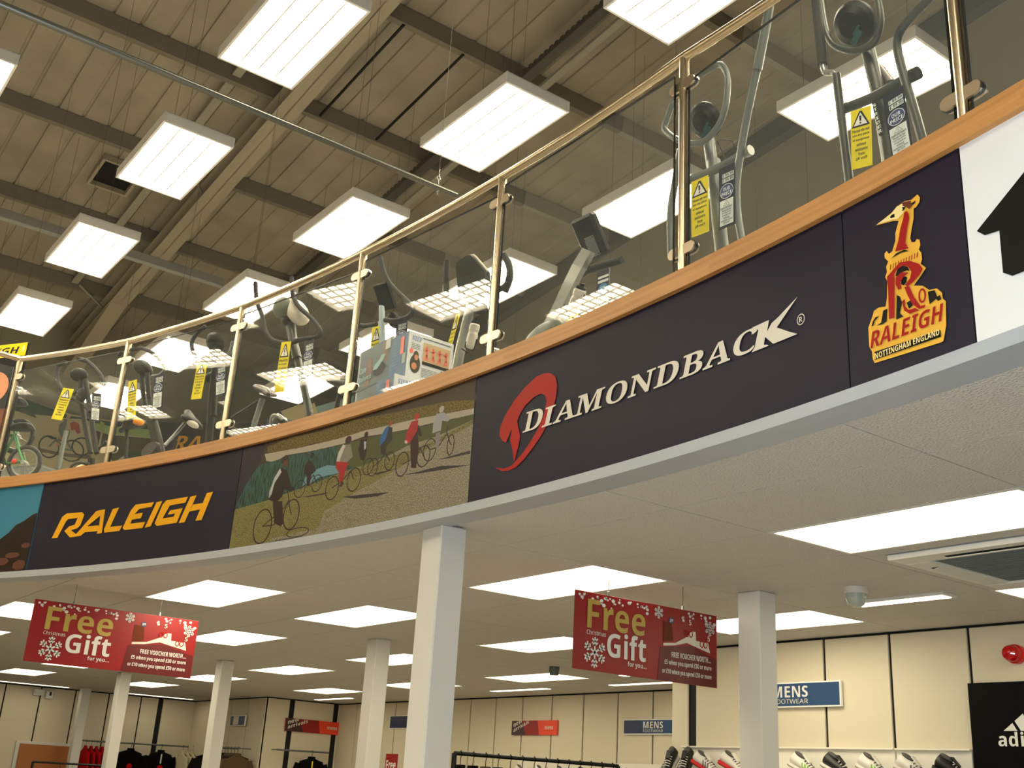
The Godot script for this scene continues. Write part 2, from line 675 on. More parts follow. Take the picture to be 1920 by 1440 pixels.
func build_roof() -> void:
	var roof := Node3D.new()
	roof.name = "ceiling"
	add_child(roof)
	tag(roof, "", "", "", "structure")
	# liner sheets, a metre wide, each with three raised ribs
	var sheet := Shape.new()
	var x0 := -20.1
	var x1 := 5.1
	var prof := [[0.0, 0.0], [0.30, 0.0], [0.312, 0.022], [0.338, 0.022], [0.35, 0.0], [0.633, 0.0], [0.645, 0.022], [0.671, 0.022], [0.683, 0.0], [0.966, 0.0], [0.974, 0.022], [0.998, 0.022]]
	for k in prof.size() - 1:
		var a = prof[k]
		var b = prof[k + 1]
		sheet.quad(Vector3(x0, roof_y(x0) + a[1], a[0]), Vector3(x1, roof_y(x1) + a[1], a[0]), Vector3(x1, roof_y(x1) + b[1], b[0]), Vector3(x0, roof_y(x0) + b[1], b[0]), Vector3.DOWN)
	sheet.quad(Vector3(x0, roof_y(x0) + 0.04, 0.0), Vector3(x1, roof_y(x1) + 0.04, 0.0), Vector3(x1, roof_y(x1) + 0.04, 0.998), Vector3(x0, roof_y(x0) + 0.04, 0.998), Vector3.UP)
	var sm := sheet.mesh()
	for k in 19:
		var o := part("roof_sheet", sm, M["roof sheet"], roof)
		o.position.z = WALL_Z - 0.1 + k
	var up := Vector3(0, 0.06, 0)
	var lid := Shape.new()
	lid.prism(poly([x0 - 0.1, roof_y(x0) + 0.06, x1 + 0.1, roof_y(x1) + 0.06, x1 + 0.1, roof_y(x1) + 0.2, x0 - 0.1, roof_y(x0) + 0.2]), WALL_Z - 0.2, 8.6, Transform3D.IDENTITY)
	part("roof_deck", lid, M["roof sheet"], roof)
	# zed purlins, sleeved in paler steel over the gable end
	for k in 11:
		var x := -18.03 + 2.115 * k
		var y := roof_y(x)
		part("purlin", purlin(x, y, -8.4, 8.3), M["galvanised steel"], roof)
		part("purlin_sleeve", purlin(x, y - 0.004, WALL_Z, -8.4), M["pale steel"], roof)
	# rafters of the steel frame
	for z in [-4.54, 1.5, 7.5]:
		part("rafter", rafter(z), M["painted steel"], roof)
	# the gable beam under the roof along the back wall, with its edge line
	var g := Shape.new()
	g.prism(poly([-20.0, roof_y(-20.0) - 0.30, 5.0, roof_y(5.0) - 0.30, 5.0, roof_y(5.0) - 0.02, -20.0, roof_y(-20.0) - 0.02]), 0.0, 0.16, Transform3D(Basis.IDENTITY, Vector3(0, 0, WALL_Z)))
	part("gable_beam", g, M["grey steel"], roof)
	# stays from the purlins down to the rafter
	for p in [[-13.75, -4.15, -4.55], [-17.95, -3.95, -4.65]]:
		var s := Shape.new()
		var y: float = roof_y(p[0])
		s.tube([Vector3(p[0], y - 0.16, p[1]), Vector3(p[0] - 0.35, y - 0.42, p[2])], 0.022, 6)
		part("rafter_stay", s, M["pale steel"], roof)
	# a light channel that runs with the slope between the purlins
	var ch := Shape.new()
	ch.prism(poly([-18.0, roof_y(-18.0) - 0.13, -9.5, roof_y(-9.5) - 0.13, -9.5, roof_y(-9.5) - 0.09, -18.0, roof_y(-18.0) - 0.09]), -3.93, -3.82, Transform3D.IDENTITY)
	part("roof_channel", ch, M["pale steel"], roof)
	# two dark sag bars across one bay
	for q in [[-11.63, -9.6, -5.03], [-11.63, -9.6, -5.87]]:
		var s := Shape.new()
		s.tube([Vector3(q[0], roof_y(q[0]) - 0.21, q[2]), Vector3(q[1], roof_y(q[1]) - 0.2, q[2])], 0.02, 6)
		part("sag_bar", s, M["black metal"], roof)
	# a pale tie that crosses below the rafter
	var st := Shape.new()
	st.box(Vector3(-14.43, 8.2, -2.1), Vector3(0.10, 0.13, 6.0), Basis.IDENTITY, 0.01)
	part("tie_beam", st, M["tie steel"], roof)
	# a perforated cable tray that climbs with the roof, and a pale trunking beside it
	var q := [-16.2, -6.8, -6.62]
	var c := Vector3((q[0] + q[1]) * 0.5, roof_y((q[0] + q[1]) * 0.5) - 0.38, q[2])
	var bas := Basis(Vector3.BACK, atan(PITCH))
	var long: float = q[1] - q[0]
	var tray := Shape.new()
	tray.box(c, Vector3(long, 0.01, 0.13), bas)
	tray.box(c + bas * Vector3(0, 0.035, 0.065), Vector3(long, 0.07, 0.006), bas)
	tray.box(c + bas * Vector3(0, 0.035, -0.065), Vector3(long, 0.07, 0.006), bas)
	for i in int(long / 0.10):
		tray.box(c + bas * Vector3(-long / 2 + 0.05 + 0.1 * i, 0.08, 0.065), Vector3(0.055, 0.02, 0.006), bas)
	part("cable_tray", tray, M["tray steel"], roof)
	var tr := Shape.new()
	tr.box(c + bas * Vector3(0, -0.02, -0.24), Vector3(long, 0.06, 0.10), bas, 0.008)
	part("cable_trunking", tr, M["pale steel"], roof)
	# a dark square roof hatch let into the sheets
	var v := Shape.new()
	var hb := Basis(Vector3.BACK, atan(PITCH))
	var hc := Vector3(-14.75, roof_y(-14.75) - 0.012, -3.42)
	v.box(hc, Vector3(0.66, 0.02, 0.5), hb)
	part("roof_hatch", v, M["dark gap"], roof)
	v = Shape.new()
	for sg in [-1.0, 1.0]:
		v.box(hc + hb * Vector3(0, -0.04, 0.27 * sg), Vector3(0.74, 0.09, 0.04), hb)
		v.box(hc + hb * Vector3(0.35 * sg, -0.04, 0), Vector3(0.04, 0.09, 0.5), hb)
	part("hatch_frame", v, M["painted steel"], roof)


func purlin(x: float, y: float, z0: float, z1: float) -> Shape:
	var s := Shape.new()
	var p := poly([0.035, 0.0, -0.055, 0.0, -0.055, -0.012, 0.020, -0.012, -0.012, -0.186, -0.078, -0.186, -0.078, -0.172, -0.09, -0.172, -0.09, -0.2, 0.0, -0.2, 0.035, -0.012])
	s.prism(p, z0, z1, Transform3D(Basis.IDENTITY, Vector3(x, y, 0)))
	return s


func rafter(z: float) -> Shape:
	var s := Shape.new()
	for q in [[0.20, 0.215, 0.14], [0.445, 0.46, 0.14], [0.2, 0.46, 0.008]]:
		s.prism(poly([-20.0, roof_y(-20.0) - q[1], 5.0, roof_y(5.0) - q[1], 5.0, roof_y(5.0) - q[0], -20.0, roof_y(-20.0) - q[0]]), z - q[2], z + q[2], Transform3D.IDENTITY)
	# haunch at the eaves
	s.prism(poly([-20.0, roof_y(-20.0) - 0.9, -17.6, roof_y(-17.6) - 0.45, -20.0, roof_y(-20.0) - 0.45]), z - 0.13, z + 0.13, Transform3D.IDENTITY)
	return s


# the shop ceiling under the mezzanine: tiles cut to the curve, laid in a grid
const TX := 1.19
const TZ := 0.585
var lamp_cells := {}

func cell_centre(i: int, j: int) -> Vector2:
	return Vector2(-2.665 - TX * i, -2.9025 - TZ * j)


func build_shop_ceiling() -> void:
	for c in [[4, -1, 0], [6, -1, 0], [8, -1, 0], [0, 2, 0], [2, 2, 0], [4, 2, 0], [6, 2, 0], [8, 2, 0], [10, 2, 0], [12, 2, 0],
			[0, 5, 0], [2, 5, 0], [4, 5, 0], [6, 5, 0], [8, 5, 0], [10, 5, 0], [12, 5, 0], [6, 8, 0], [8, 8, 0], [10, 8, 0]]:
		lamp_cells[Vector2i(c[0], c[1])] = true
	lamp_cells.erase(Vector2i(4, -1))
	lamp_cells[Vector2i(4, 0)] = true
	var ceil_node := struct("ceiling", flat_deck(deck_outline(0.10, 5.0, WALL_Z), CEIL + 0.012, CEIL + 0.05), M["ceiling grid"])
	var edge := deck_outline(0.13, 5.0, WALL_Z)
	for i in range(-6, 15):
		for j in range(-9, 11):
			var c := cell_centre(i, j)
			if lamp_cells.has(Vector2i(i, j)) or c.x < -20.3 or c.y < -9.3 or (c.x > -6.2 and c.y < -6.75) or (c.y > -1.0 and c.x > -14.0) or c.y > 1.5:
				continue
			if i == 0 and j in [3, 4]:
				continue                                  # the cassette fan coil sits here
			var h := Vector2(TX * 0.5 - 0.003, TZ * 0.5 - 0.003)
			var q := PackedVector2Array([c - h, c + Vector2(h.x, -h.y), c + h, c + Vector2(-h.x, h.y)])
			for cut in Geometry2D.intersect_polygons(q, edge):
				if absf(area(cut)) > 0.01:
					part("ceiling_tile", flat_deck(cut, CEIL, CEIL + 0.012), M["ceiling tile"], ceil_node)
	# the bright metal lip that finishes the curved edge
	struct("trim_1", curved(ARC_L, ARC_R, CEIL - 0.012, CEIL + 0.03, R - 0.006, R + 0.13), M["soffit trim"])


func area(p: PackedVector2Array) -> float:
	var a := 0.0
	for k in p.size():
		a += p[k].cross(p[(k + 1) % p.size()])
	return a * 0.5


# shop walls: flush panels over a dark backing that shows in the joints
func panel_wall(called: String, x_axis: Vector3, origin: Vector3, joints: Array, wide: Array, top: float) -> void:
	var nrm := x_axis.cross(Vector3.UP)
	var bas := Basis(x_axis, Vector3.UP, nrm)
	var s := Shape.new()
	var lo: float = joints[0]
	var hi: float = joints[joints.size() - 1]
	s.box(origin + bas * Vector3((lo + hi) * 0.5, CEIL * 0.5, -0.05), Vector3(hi - lo, CEIL, 0.1), bas)
	var w := struct(called, s, M["dark gap"])
	for k in joints.size() - 1:
		var g0: float = 0.045 if wide.has(k) else 0.011
		var g1: float = 0.045 if wide.has(k + 1) else 0.011
		var a: float = joints[k] + g0
		var b: float = joints[k + 1] - g1
		var p := Shape.new()
		p.box(origin + bas * Vector3((a + b) * 0.5, (top + 0.02) * 0.5, 0.009), Vector3(b - a, top - 0.02, 0.018), bas, 0.003)
		part("wall_panel", p, M["shop wall panel"], w)


func build_shop_walls() -> void:
	# back of the shop
	panel_wall("wall_back", Vector3.RIGHT, Vector3(0, 0, -9.05), [-16.9, -16.3, -15.7, -15.1, -14.5, -13.71, -13.11, -12.52, -11.93, -11.32, -10.71, -10.09, -9.50, -8.9, -8.3], [], 2.712)
	# the nearer stockroom wall on the right
	panel_wall("wall_right", Vector3.RIGHT, Vector3(0, 0, -6.55), [-6.66, -6.43, -5.70, -5.14, -4.60, -4.02, -3.45, -2.9, -2.3, -1.7], [1], 2.712)
	var s := Shape.new()
	s.box(Vector3(-6.61, CEIL * 0.5, -7.8), Vector3(0.1, CEIL, 2.5))
	struct("wall_right", s, M["shop wall panel"])
	# left: panels facing the shop, with a jog
	panel_wall("wall_left", Vector3.FORWARD, Vector3(-19.9, 0, 0), [2.3, 2.86, 3.42, 3.98, 4.53, 5.09, 5.65, 6.21, 6.77, 7.12, 7.75], [9], 2.712)
	panel_wall("wall_left", Vector3.RIGHT, Vector3(0, 0, -7.75), [-19.9, -18.9, -18.2, -17.55, -16.9], [], 2.712)
	panel_wall("wall_left", Vector3.FORWARD, Vector3(-16.9, 0, 0), [7.75, 8.18, 8.97, 9.05], [1, 2], 2.712)


# ---------------------------------------------------------------- the curved front with its printed boards
const PRINT_TOP := 3.352
const PRINT_LOW := 2.728

func board(a0: float, a1: float, m: Material, label: String) -> Node3D:
	var at := arc_deg((a0 + a1) * 0.5, PRINT_LOW)
	var t := thing("sign_board", label, "sign", at, 0.0, "printed boards round the curved mezzanine front")
	part("panel", curved(a0 + 0.012, a1 - 0.012, PRINT_LOW, PRINT_TOP, R, R + 0.012, true), m, t, at)
	return t


func ink(called: String, t: PackedVector2Array, m: Material, on: Node3D, lift := 0.003) -> MeshInstance3D:
	return part(called, on_front(t, lift), m, on, on.position)


func build_fascia() -> void:
	# the structural edge behind the boards
	struct("trim_2", curved(ARC_L, ARC_R, CEIL + 0.03, 3.36, R + 0.015, R + 0.06), M["white paint"])
	# oak edging along the top
	struct("trim_3", curved(ARC_L, ARC_R, 3.352, 3.428, R - 0.022, R + 0.05), M["oak edging"])
	# the mezzanine turns the corner at the far left
	var s := Shape.new()
	s.box(Vector3(-8.53, 3.05, 3.4), Vector3(0.05, 0.62, 10.0))
	struct("trim_4", s, M["white paint"])

	# 1: mountain under a blue sky
	var b := board(-26.0, -22.47, M["sky print"], "sky blue board with a dark brown mountain, leftmost on the mezzanine front")
	ink("mountain_print", strips(poly([-5.45, 2.73, -5.45, 2.86, -5.30, 2.93, -5.16, 2.955, -5.051, 2.986, -4.97, 3.03, -4.915, 3.077, -4.84, 3.10, -4.757, 3.14, -4.712, 3.15, -4.712, 2.73])), M["mountain print"], b)
	for q in [[-5.0, 2.83, 0.10, 0.05], [-4.88, 2.87, 0.08, 0.035], [-4.79, 2.80, 0.07, 0.06], [-5.08, 2.76, 0.12, 0.03], [-4.76, 2.93, 0.05, 0.03]]:
		ink("rock_print", disc(Vector2(q[0], q[1]), q[2], q[3] * 0.6, 7), M["rock print"], b, 0.0045)

	# 2: yellow name on navy
	b = board(-22.47, -12.95, M["navy print"], "navy board with a slanted yellow RALEIGH name, left of the cyclists photograph")
	for p in [
		[-4.505, 2.963, -4.44, 3.101, -4.399, 3.121, -4.241, 3.117, -4.212, 3.099, -4.232, 3.03, -4.261, 3.011, -4.321, 3.004, -4.348, 3.031, -4.292, 3.038, -4.276, 3.082, -4.374, 3.081, -4.391, 3.066, -4.448, 2.961],
		[-4.388, 3.003, -4.348, 3.031, -4.321, 3.004, -4.261, 2.975, -4.204, 2.964, -4.207, 2.959, -4.317, 2.956],
		[-4.26, 2.973, -4.097, 3.11, -4.044, 3.078, -4.16, 3.017, -4.171, 2.98, -4.205, 2.961],
		[-4.097, 3.11, -4.066, 3.115, -4.005, 3.116, -3.994, 2.962, -4.045, 2.959, -4.036, 3.015, -4.044, 3.078],
		[-4.16, 3.017, -4.039, 3.015, -4.034, 2.977, -4.171, 2.98],
		[-3.926, 3.111, -3.863, 3.115, -3.919, 2.995, -3.797, 2.994, -3.817, 2.962, -3.968, 2.962, -3.979, 2.983],
		[-3.699, 3.118, -3.515, 3.116, -3.531, 3.088, -3.654, 3.086, -3.693, 3.057, -3.61, 3.059, -3.621, 3.025, -3.71, 3.023, -3.719, 2.999, -3.569, 2.997, -3.588, 2.961, -3.767, 2.963, -3.79, 2.978, -3.738, 3.084],
		[-3.489, 3.113, -3.432, 3.115, -3.508, 2.964, -3.565, 2.961],
		[-3.473, 2.979, -3.425, 3.09, -3.395, 3.114, -3.182, 3.114, -3.198, 3.08, -3.349, 3.078, -3.402, 3.003, -3.294, 3.003, -3.281, 3.022, -3.355, 3.022, -3.339, 3.046, -3.216, 3.048, -3.253, 2.963, -3.447, 2.961],
		[-3.158, 3.111, -3.097, 3.114, -3.175, 2.959, -3.233, 2.958],
		[-3.119, 3.059, -2.979, 3.058, -2.999, 3.023, -3.145, 3.02],
		[-3.001, 3.115, -2.941, 3.117, -3.012, 2.956, -3.071, 2.957],
	]:
		ink("letter_print", tris_of(poly(p)), M["yellow print"], b)

	M["cyclists photo"].albedo_texture = paint_cyclists()
	M["cyclists photo"].albedo_color = Color(0.80, 0.80, 0.80)
	# 3: cyclists on a gravel shore
	b = board(-12.95, -3.57, M["cyclists photo"], "printed photograph of seven cyclists riding along a gravel lake shore, on the mezzanine front")

	# 4: red emblem and a cream name on navy
	b = board(-3.57, 6.265, M["navy print"], "long navy board with a red D emblem and the cream DIAMONDBACK name")
	ink("emblem_print", strips(poly([-0.502, 2.988, -0.528, 3.002, -0.55, 3.029, -0.549, 3.067, -0.518, 3.117, -0.462, 3.17, -0.393, 3.214, -0.318, 3.244, -0.265, 3.246, -0.223, 3.236, -0.189, 3.211, -0.175, 3.172, -0.178, 3.122, -0.197, 3.065, -0.225, 3.017, -0.267, 2.968, -0.316, 2.928, -0.372, 2.889, -0.423, 2.864, -0.47, 2.858, -0.519, 2.865, -0.564, 2.888, -0.501, 2.873, -0.454, 2.877, -0.386, 2.917, -0.331, 2.962, -0.282, 3.014, -0.254, 3.062, -0.24, 3.114, -0.251, 3.144, -0.282, 3.159, -0.328, 3.154, -0.38, 3.131, -0.413, 3.102, -0.434, 3.067, -0.463, 3.045, -0.484, 3.017]), 0.08), M["red print"], b)
	ink("emblem_print", tris_of(poly([-0.463, 3.049, -0.432, 3.07, -0.42, 3.036, -0.404, 2.997, -0.411, 2.963, -0.427, 2.915, -0.438, 2.89, -0.454, 2.948, -0.474, 2.995])), M["red print"], b)
	ink("name_print", letters("D", "serif bold", Rect2(-0.389, 3.008, 0.118, 0.087), 0.25), M["cream print"], b, 0.005)
	ink("name_print", letters("IAMONDBAC", "serif bold", Rect2(-0.262, 3.004, 1.175, 0.082), 0.28), M["cream print"], b, 0.005)
	# the K has a long rising arm
	ink("name_print", tris_of(poly([0.905, 3.0, 0.985, 3.0, 0.975, 3.006, 0.962, 3.01, 0.968, 3.036, 1.005, 3.0, 1.112, 3.0, 1.09, 3.012, 1.075, 3.02, 1.022, 3.052, 1.07, 3.09, 1.118, 3.128, 1.03, 3.086, 1.0, 3.075, 0.978, 3.052, 0.988, 3.09, 0.908, 3.088, 0.925, 3.082, 0.938, 3.07, 0.92, 3.014])), M["cream print"], b, 0.005)
	ink("mark_print", ring(Vector2(1.128, 3.045), 0.017, 0.019, 0.003), M["cream print"], b, 0.005)
	ink("mark_print", letters("R", "sans bold", Rect2(1.1205, 3.036, 0.014, 0.018)), M["cream print"], b, 0.005)

	# 5: the heron badge
	b = board(6.265, 8.385, M["navy print"], "navy board with the gold and red heron badge reading RALEIGH NOTTINGHAM ENGLAND")
	build_badge(b)

	# 6: white board with a black arrow
	b = board(8.385, 13.5, M["white board print"], "white board with a large black arrow at the right end of the mezzanine front")
	ink("arrow_print", strips(poly([1.792, 3.074, 1.95, 3.174, 2.13, 3.289, 2.31, 3.175, 2.468, 3.075, 2.44, 3.05, 2.395, 3.045, 2.395, 2.93, 2.37, 2.903, 1.918, 2.903, 1.886, 2.904, 1.859, 2.924, 1.861, 3.045, 1.816, 3.051])), M["black print"], b)


func build_badge(b: Node3D) -> void:
	ink("badge_outline_print", strips(poly([1.446, 3.243, 1.508, 3.258, 1.531, 3.271, 1.558, 3.274, 1.582, 3.267, 1.606, 3.274, 1.614, 3.26, 1.611, 3.247, 1.598, 3.236, 1.589, 3.236, 1.586, 3.204, 1.576, 3.174, 1.569, 3.148, 1.573, 3.134, 1.584, 3.129, 1.592, 3.136, 1.601, 3.13, 1.603, 3.113, 1.596, 3.1, 1.604, 3.088, 1.605, 3.067, 1.599, 3.055, 1.616, 3.035, 1.593, 3.015, 1.569, 2.998, 1.6, 2.986, 1.621, 2.965, 1.647, 2.96, 1.663, 2.941, 1.664, 2.923, 1.673, 2.912, 1.668, 2.842, 1.655, 2.801, 1.65, 2.799, 1.411, 2.811, 1.405, 2.826, 1.404, 2.849, 1.395, 2.866, 1.395, 2.927, 1.412, 2.955, 1.42, 2.973, 1.438, 2.977, 1.464, 2.971, 1.471, 2.996, 1.476, 3.048, 1.469, 3.063, 1.477, 3.077, 1.475, 3.094, 1.484, 3.108, 1.472, 3.125, 1.472, 3.138, 1.481, 3.144, 1.488, 3.131, 1.501, 3.134, 1.515, 3.162, 1.517, 3.187, 1.532, 3.221, 1.516, 3.228]), 0.06), M["gold print"], b, 0.003)
	for q in [
		["face_print", "pale gold print", [1.452, 3.243, 1.508, 3.254, 1.531, 3.267, 1.553, 3.27, 1.561, 3.251, 1.553, 3.237, 1.53, 3.226, 1.515, 3.232]],
		["crown_print", "brown print", [1.531, 3.269, 1.558, 3.271, 1.581, 3.264, 1.588, 3.245, 1.575, 3.239, 1.564, 3.252, 1.55, 3.262]],
		["beak_print", "black print", [1.488, 3.242, 1.515, 3.251, 1.523, 3.26, 1.53, 3.25, 1.526, 3.237]],
		["eye_print", "black print", [1.527, 3.255, 1.543, 3.259, 1.564, 3.253, 1.556, 3.244, 1.537, 3.246]],
		["ear_print", "black print", [1.58, 3.253, 1.6, 3.257, 1.597, 3.249, 1.586, 3.247]],
		["neck_print", "badge red print", [1.557, 3.235, 1.567, 3.237, 1.573, 3.224, 1.574, 3.209, 1.566, 3.187, 1.559, 3.161, 1.554, 3.138, 1.564, 3.117, 1.546, 3.12, 1.515, 3.127, 1.529, 3.156, 1.539, 3.19, 1.551, 3.215]],
		["collar_print", "black print", [1.497, 3.111, 1.517, 3.12, 1.546, 3.12, 1.564, 3.109, 1.536, 3.115, 1.511, 3.113]],
		["shade_print", "black print", [1.509, 3.052, 1.518, 3.069, 1.537, 3.073, 1.555, 3.062, 1.561, 3.046, 1.552, 3.052, 1.531, 3.054, 1.516, 3.045]],
		["shade_print", "black print", [1.529, 3.032, 1.539, 3.038, 1.55, 3.032, 1.547, 3.017, 1.537, 3.01, 1.527, 3.018]],
		["shade_print", "black print", [1.509, 2.99, 1.52, 2.982, 1.526, 2.96, 1.516, 2.931, 1.527, 2.917, 1.501, 2.916]],
		["shade_print", "black print", [1.542, 2.954, 1.556, 2.957, 1.564, 2.938, 1.549, 2.933]],
		["shade_print", "black print", [1.429, 2.922, 1.446, 2.926, 1.456, 2.96, 1.472, 2.961, 1.467, 2.923, 1.453, 2.919]],
		["shade_print", "black print", [1.618, 2.96, 1.642, 2.956, 1.649, 2.93, 1.621, 2.921, 1.619, 2.937]],
		["scroll_print", "black print", [1.409, 2.926, 1.416, 2.941, 1.426, 2.95, 1.441, 2.949, 1.423, 2.939, 1.418, 2.927]],
		["scroll_print", "black print", [1.64, 2.934, 1.658, 2.935, 1.661, 2.922, 1.65, 2.92]],
		["monogram_print", "badge red print", [1.479, 3.059, 1.506, 3.074, 1.507, 3.04, 1.497, 2.923, 1.477, 2.926, 1.48, 3.017]],
		["monogram_print", "badge red print", [1.506, 3.074, 1.529, 3.086, 1.566, 3.076, 1.597, 3.054, 1.608, 3.034, 1.594, 3.019, 1.569, 3.006, 1.55, 3.001, 1.542, 3.009, 1.561, 3.023, 1.568, 3.041, 1.557, 3.062, 1.537, 3.073, 1.515, 3.066, 1.504, 3.054]],
		["monogram_print", "badge red print", [1.511, 3.045, 1.531, 3.054, 1.558, 3.042, 1.539, 3.036, 1.527, 3.024, 1.529, 3.003, 1.517, 3.003, 1.509, 3.023]],
		["monogram_print", "badge red print", [1.539, 3.004, 1.556, 3.001, 1.572, 2.959, 1.591, 2.926, 1.608, 2.924, 1.603, 2.916, 1.585, 2.919, 1.562, 2.943, 1.548, 2.976]],
		["monogram_print", "badge red print", [1.527, 2.963, 1.538, 2.967, 1.538, 2.943, 1.549, 2.929, 1.572, 2.927, 1.585, 2.915, 1.552, 2.916, 1.533, 2.933]],
		["band_print", "black print", [1.415, 2.844, 1.65, 2.834, 1.65, 2.814, 1.414, 2.82]],
	]:
		ink(q[0], tris_of(poly(q[2])), M[q[1]], b, 0.0055 if q[1] != "badge red print" else 0.007)
	ink("monogram_print", ring(Vector2(1.599, 2.955), 0.0135, 0.022, 0.006), M["badge red print"], b, 0.007)
	for k in 11:
		var x := 1.49 + 0.0098 * k
		ink("rib_print", tris_of(poly([x, 3.077, x + 0.003, 3.077, x + 0.006, 3.093, x + 0.003, 3.093])), M["red print"], b, 0.0055)
	ink("name_print", letters("RALEIGH", "sans bold", Rect2(1.402, 2.858, 0.254, 0.05), 0.22), M["badge red print"], b, 0.007)
	ink("place_print", letters("NOTTINGHAM ENGLAND", "sans bold", Rect2(1.418, 2.820, 0.230, 0.017)), M["pale gold print"], b, 0.0085)


# ---------------------------------------------------------------- the glass balustrade
const POSTS := [[-25.9, 4.40], [-20.31, 4.362], [-14.79, 4.378], [-9.38, 4.430], [-3.86, 4.474], [2.05, 4.505], [8.09, 4.43], [14.0, 4.30]]

func rail_y(th: float) -> float:
	for k in POSTS.size() - 1:
		if th <= POSTS[k + 1][0]:
			return lerpf(POSTS[k][1], POSTS[k + 1][1], (th - POSTS[k][0]) / (POSTS[k + 1][0] - POSTS[k][0]))
	return POSTS[POSTS.size() - 1][1]


func build_balustrade() -> void:
	var at := arc_deg(-3.86, MEZ, 0.12)
	var t := thing("balustrade", "curved glass balustrade with polished steel posts and handrail on the mezzanine edge", "balustrade", at)
	var pts: Array = []
	var th := -25.9
	while th <= 14.01:
		pts.append(arc_deg(th, rail_y(th), 0.12))
		th += 0.7
	var s := Shape.new()
	s.tube(pts, 0.021, 14)
	part("handrail", s, M["polished steel"], t, at)
	var corner := arc_deg(-25.9, 4.40, 0.12)
	s = Shape.new()
	s.tube([corner, corner + Vector3(0.02, 0.0, 0.16), corner + Vector3(0.03, 0, 1.3)], 0.021, 14)
	part("handrail", s, M["polished steel"], t, at)
	for k in POSTS.size():
		var a: float = POSTS[k][0]
		var top: float = POSTS[k][1]
		var foot := arc_deg(a, MEZ, 0.12)
		s = Shape.new()
		s.tube([foot, foot + Vector3(0, top - MEZ - 0.01, 0)], 0.0212, 16)
		s.lathe([Vector2(0.05, 0.0), Vector2(0.05, 0.006), Vector2(0.024, 0.01)], Transform3D(Basis.IDENTITY, foot), 16)
		var p := part("post", s, M["polished steel"], t, at)
		# glass clamps: flat plates with a rounded end either side of the post, at two heights
		for h in [3.60 - maxf(0.0, -a - 10.0) * 0.0025, top - 0.145]:
			for sd in [-1.0, 1.0]:
				if (k == 0 and sd < 0.0) or (k == POSTS.size() - 1 and sd > 0.0):
					continue
				var w := deg_to_rad(a)
				var along: Vector3 = Vector3(cos(w), 0, sin(w)) * sd
				var inward := Vector3(-sin(w), 0, cos(w))
				var c := Shape.new()
				var pl := PackedVector2Array([Vector2(0.012, -0.022), Vector2(0.05, -0.022)])
				for i in 7:
					var q := -PI / 2 + PI * i / 6
					pl.append(Vector2(0.052 + 0.022 * cos(q), 0.022 * sin(q)))
				pl.append(Vector2(0.05, 0.022))
				pl.append(Vector2(0.012, 0.022))
				c.prism(pl, 0.007, 0.016, Transform3D(Basis(along, Vector3.UP, inward), foot + Vector3(0, h - MEZ, 0)))
				c.prism(pl, -0.016, -0.007, Transform3D(Basis(along, Vector3.UP, inward), foot + Vector3(0, h - MEZ, 0)))
				part("clamp", c, M["clamp steel"], p, at)
				var g := Shape.new()
				pl = Transform2D(0, Vector2(0.003, 0)) * pl
				g.prism(pl, -0.0068, 0.0068, Transform3D(Basis(along, Vector3.UP, inward), foot + Vector3(0, h - MEZ, 0)))
				part("rubber_pad", g, M["glass edge"], p, at)
	for k in POSTS.size() - 1:
		var a := arc_deg(POSTS[k][0], 0, 0.12)
		var b := arc_deg(POSTS[k + 1][0], 0, 0.12)
		# clamps leave a little play: these two panes are not quite square to their posts
		if k == 4:
			b += Vector3(sin(deg_to_rad(-0.9)), 0, -cos(deg_to_rad(-0.9))) * -0.022
		if k == 0:
			b += Vector3(sin(deg_to_rad(-23.0)), 0, -cos(deg_to_rad(-23.0))) * 0.012
		pane(t, at, a, b, 3.44, minf(POSTS[k][1], POSTS[k + 1][1]) - 0.062)
	pane(t, at, corner + Vector3(0.0, -corner.y, 0.0), corner + Vector3(0.03, -corner.y, 1.3), 3.44, 4.33)


func pane(t: Node3D, off: Vector3, a: Vector3, b: Vector3, y0: float, y1: float) -> void:
	var d := (b - a).normalized()
	var o := Vector3(-d.z, 0, d.x)
	var p := a + d * 0.032
	var q := b - d * 0.032
	var s := Shape.new()
	var h := 0.005
	for sg in [-1.0, 1.0]:
		var w: Vector3 = o * (h * sg)
		s.quad(Vector3(p.x, y0, p.z) + w, Vector3(q.x, y0, q.z) + w, Vector3(q.x, y1, q.z) + w, Vector3(p.x, y1, p.z) + w, o * sg)
	var g := part("glass_pane", s, M["clear glass"], t, off)
	s = Shape.new()
	for e in [[p, d * -0.001], [q, d * 0.001]]:
		var c: Vector3 = e[0] + e[1]
		s.box(Vector3(c.x, (y0 + y1) * 0.5, c.z), Vector3(0.0035, y1 - y0, 0.0098), Basis(d, Vector3.UP, o))
	var c := (p + q) * 0.5
	s.box(Vector3(c.x, y1 + 0.001, c.z), Vector3(p.distance_to(q), 0.0025, 0.0098), Basis(d, Vector3.UP, o))
	part("pane_edge", s, M["glass edge"], g, off)


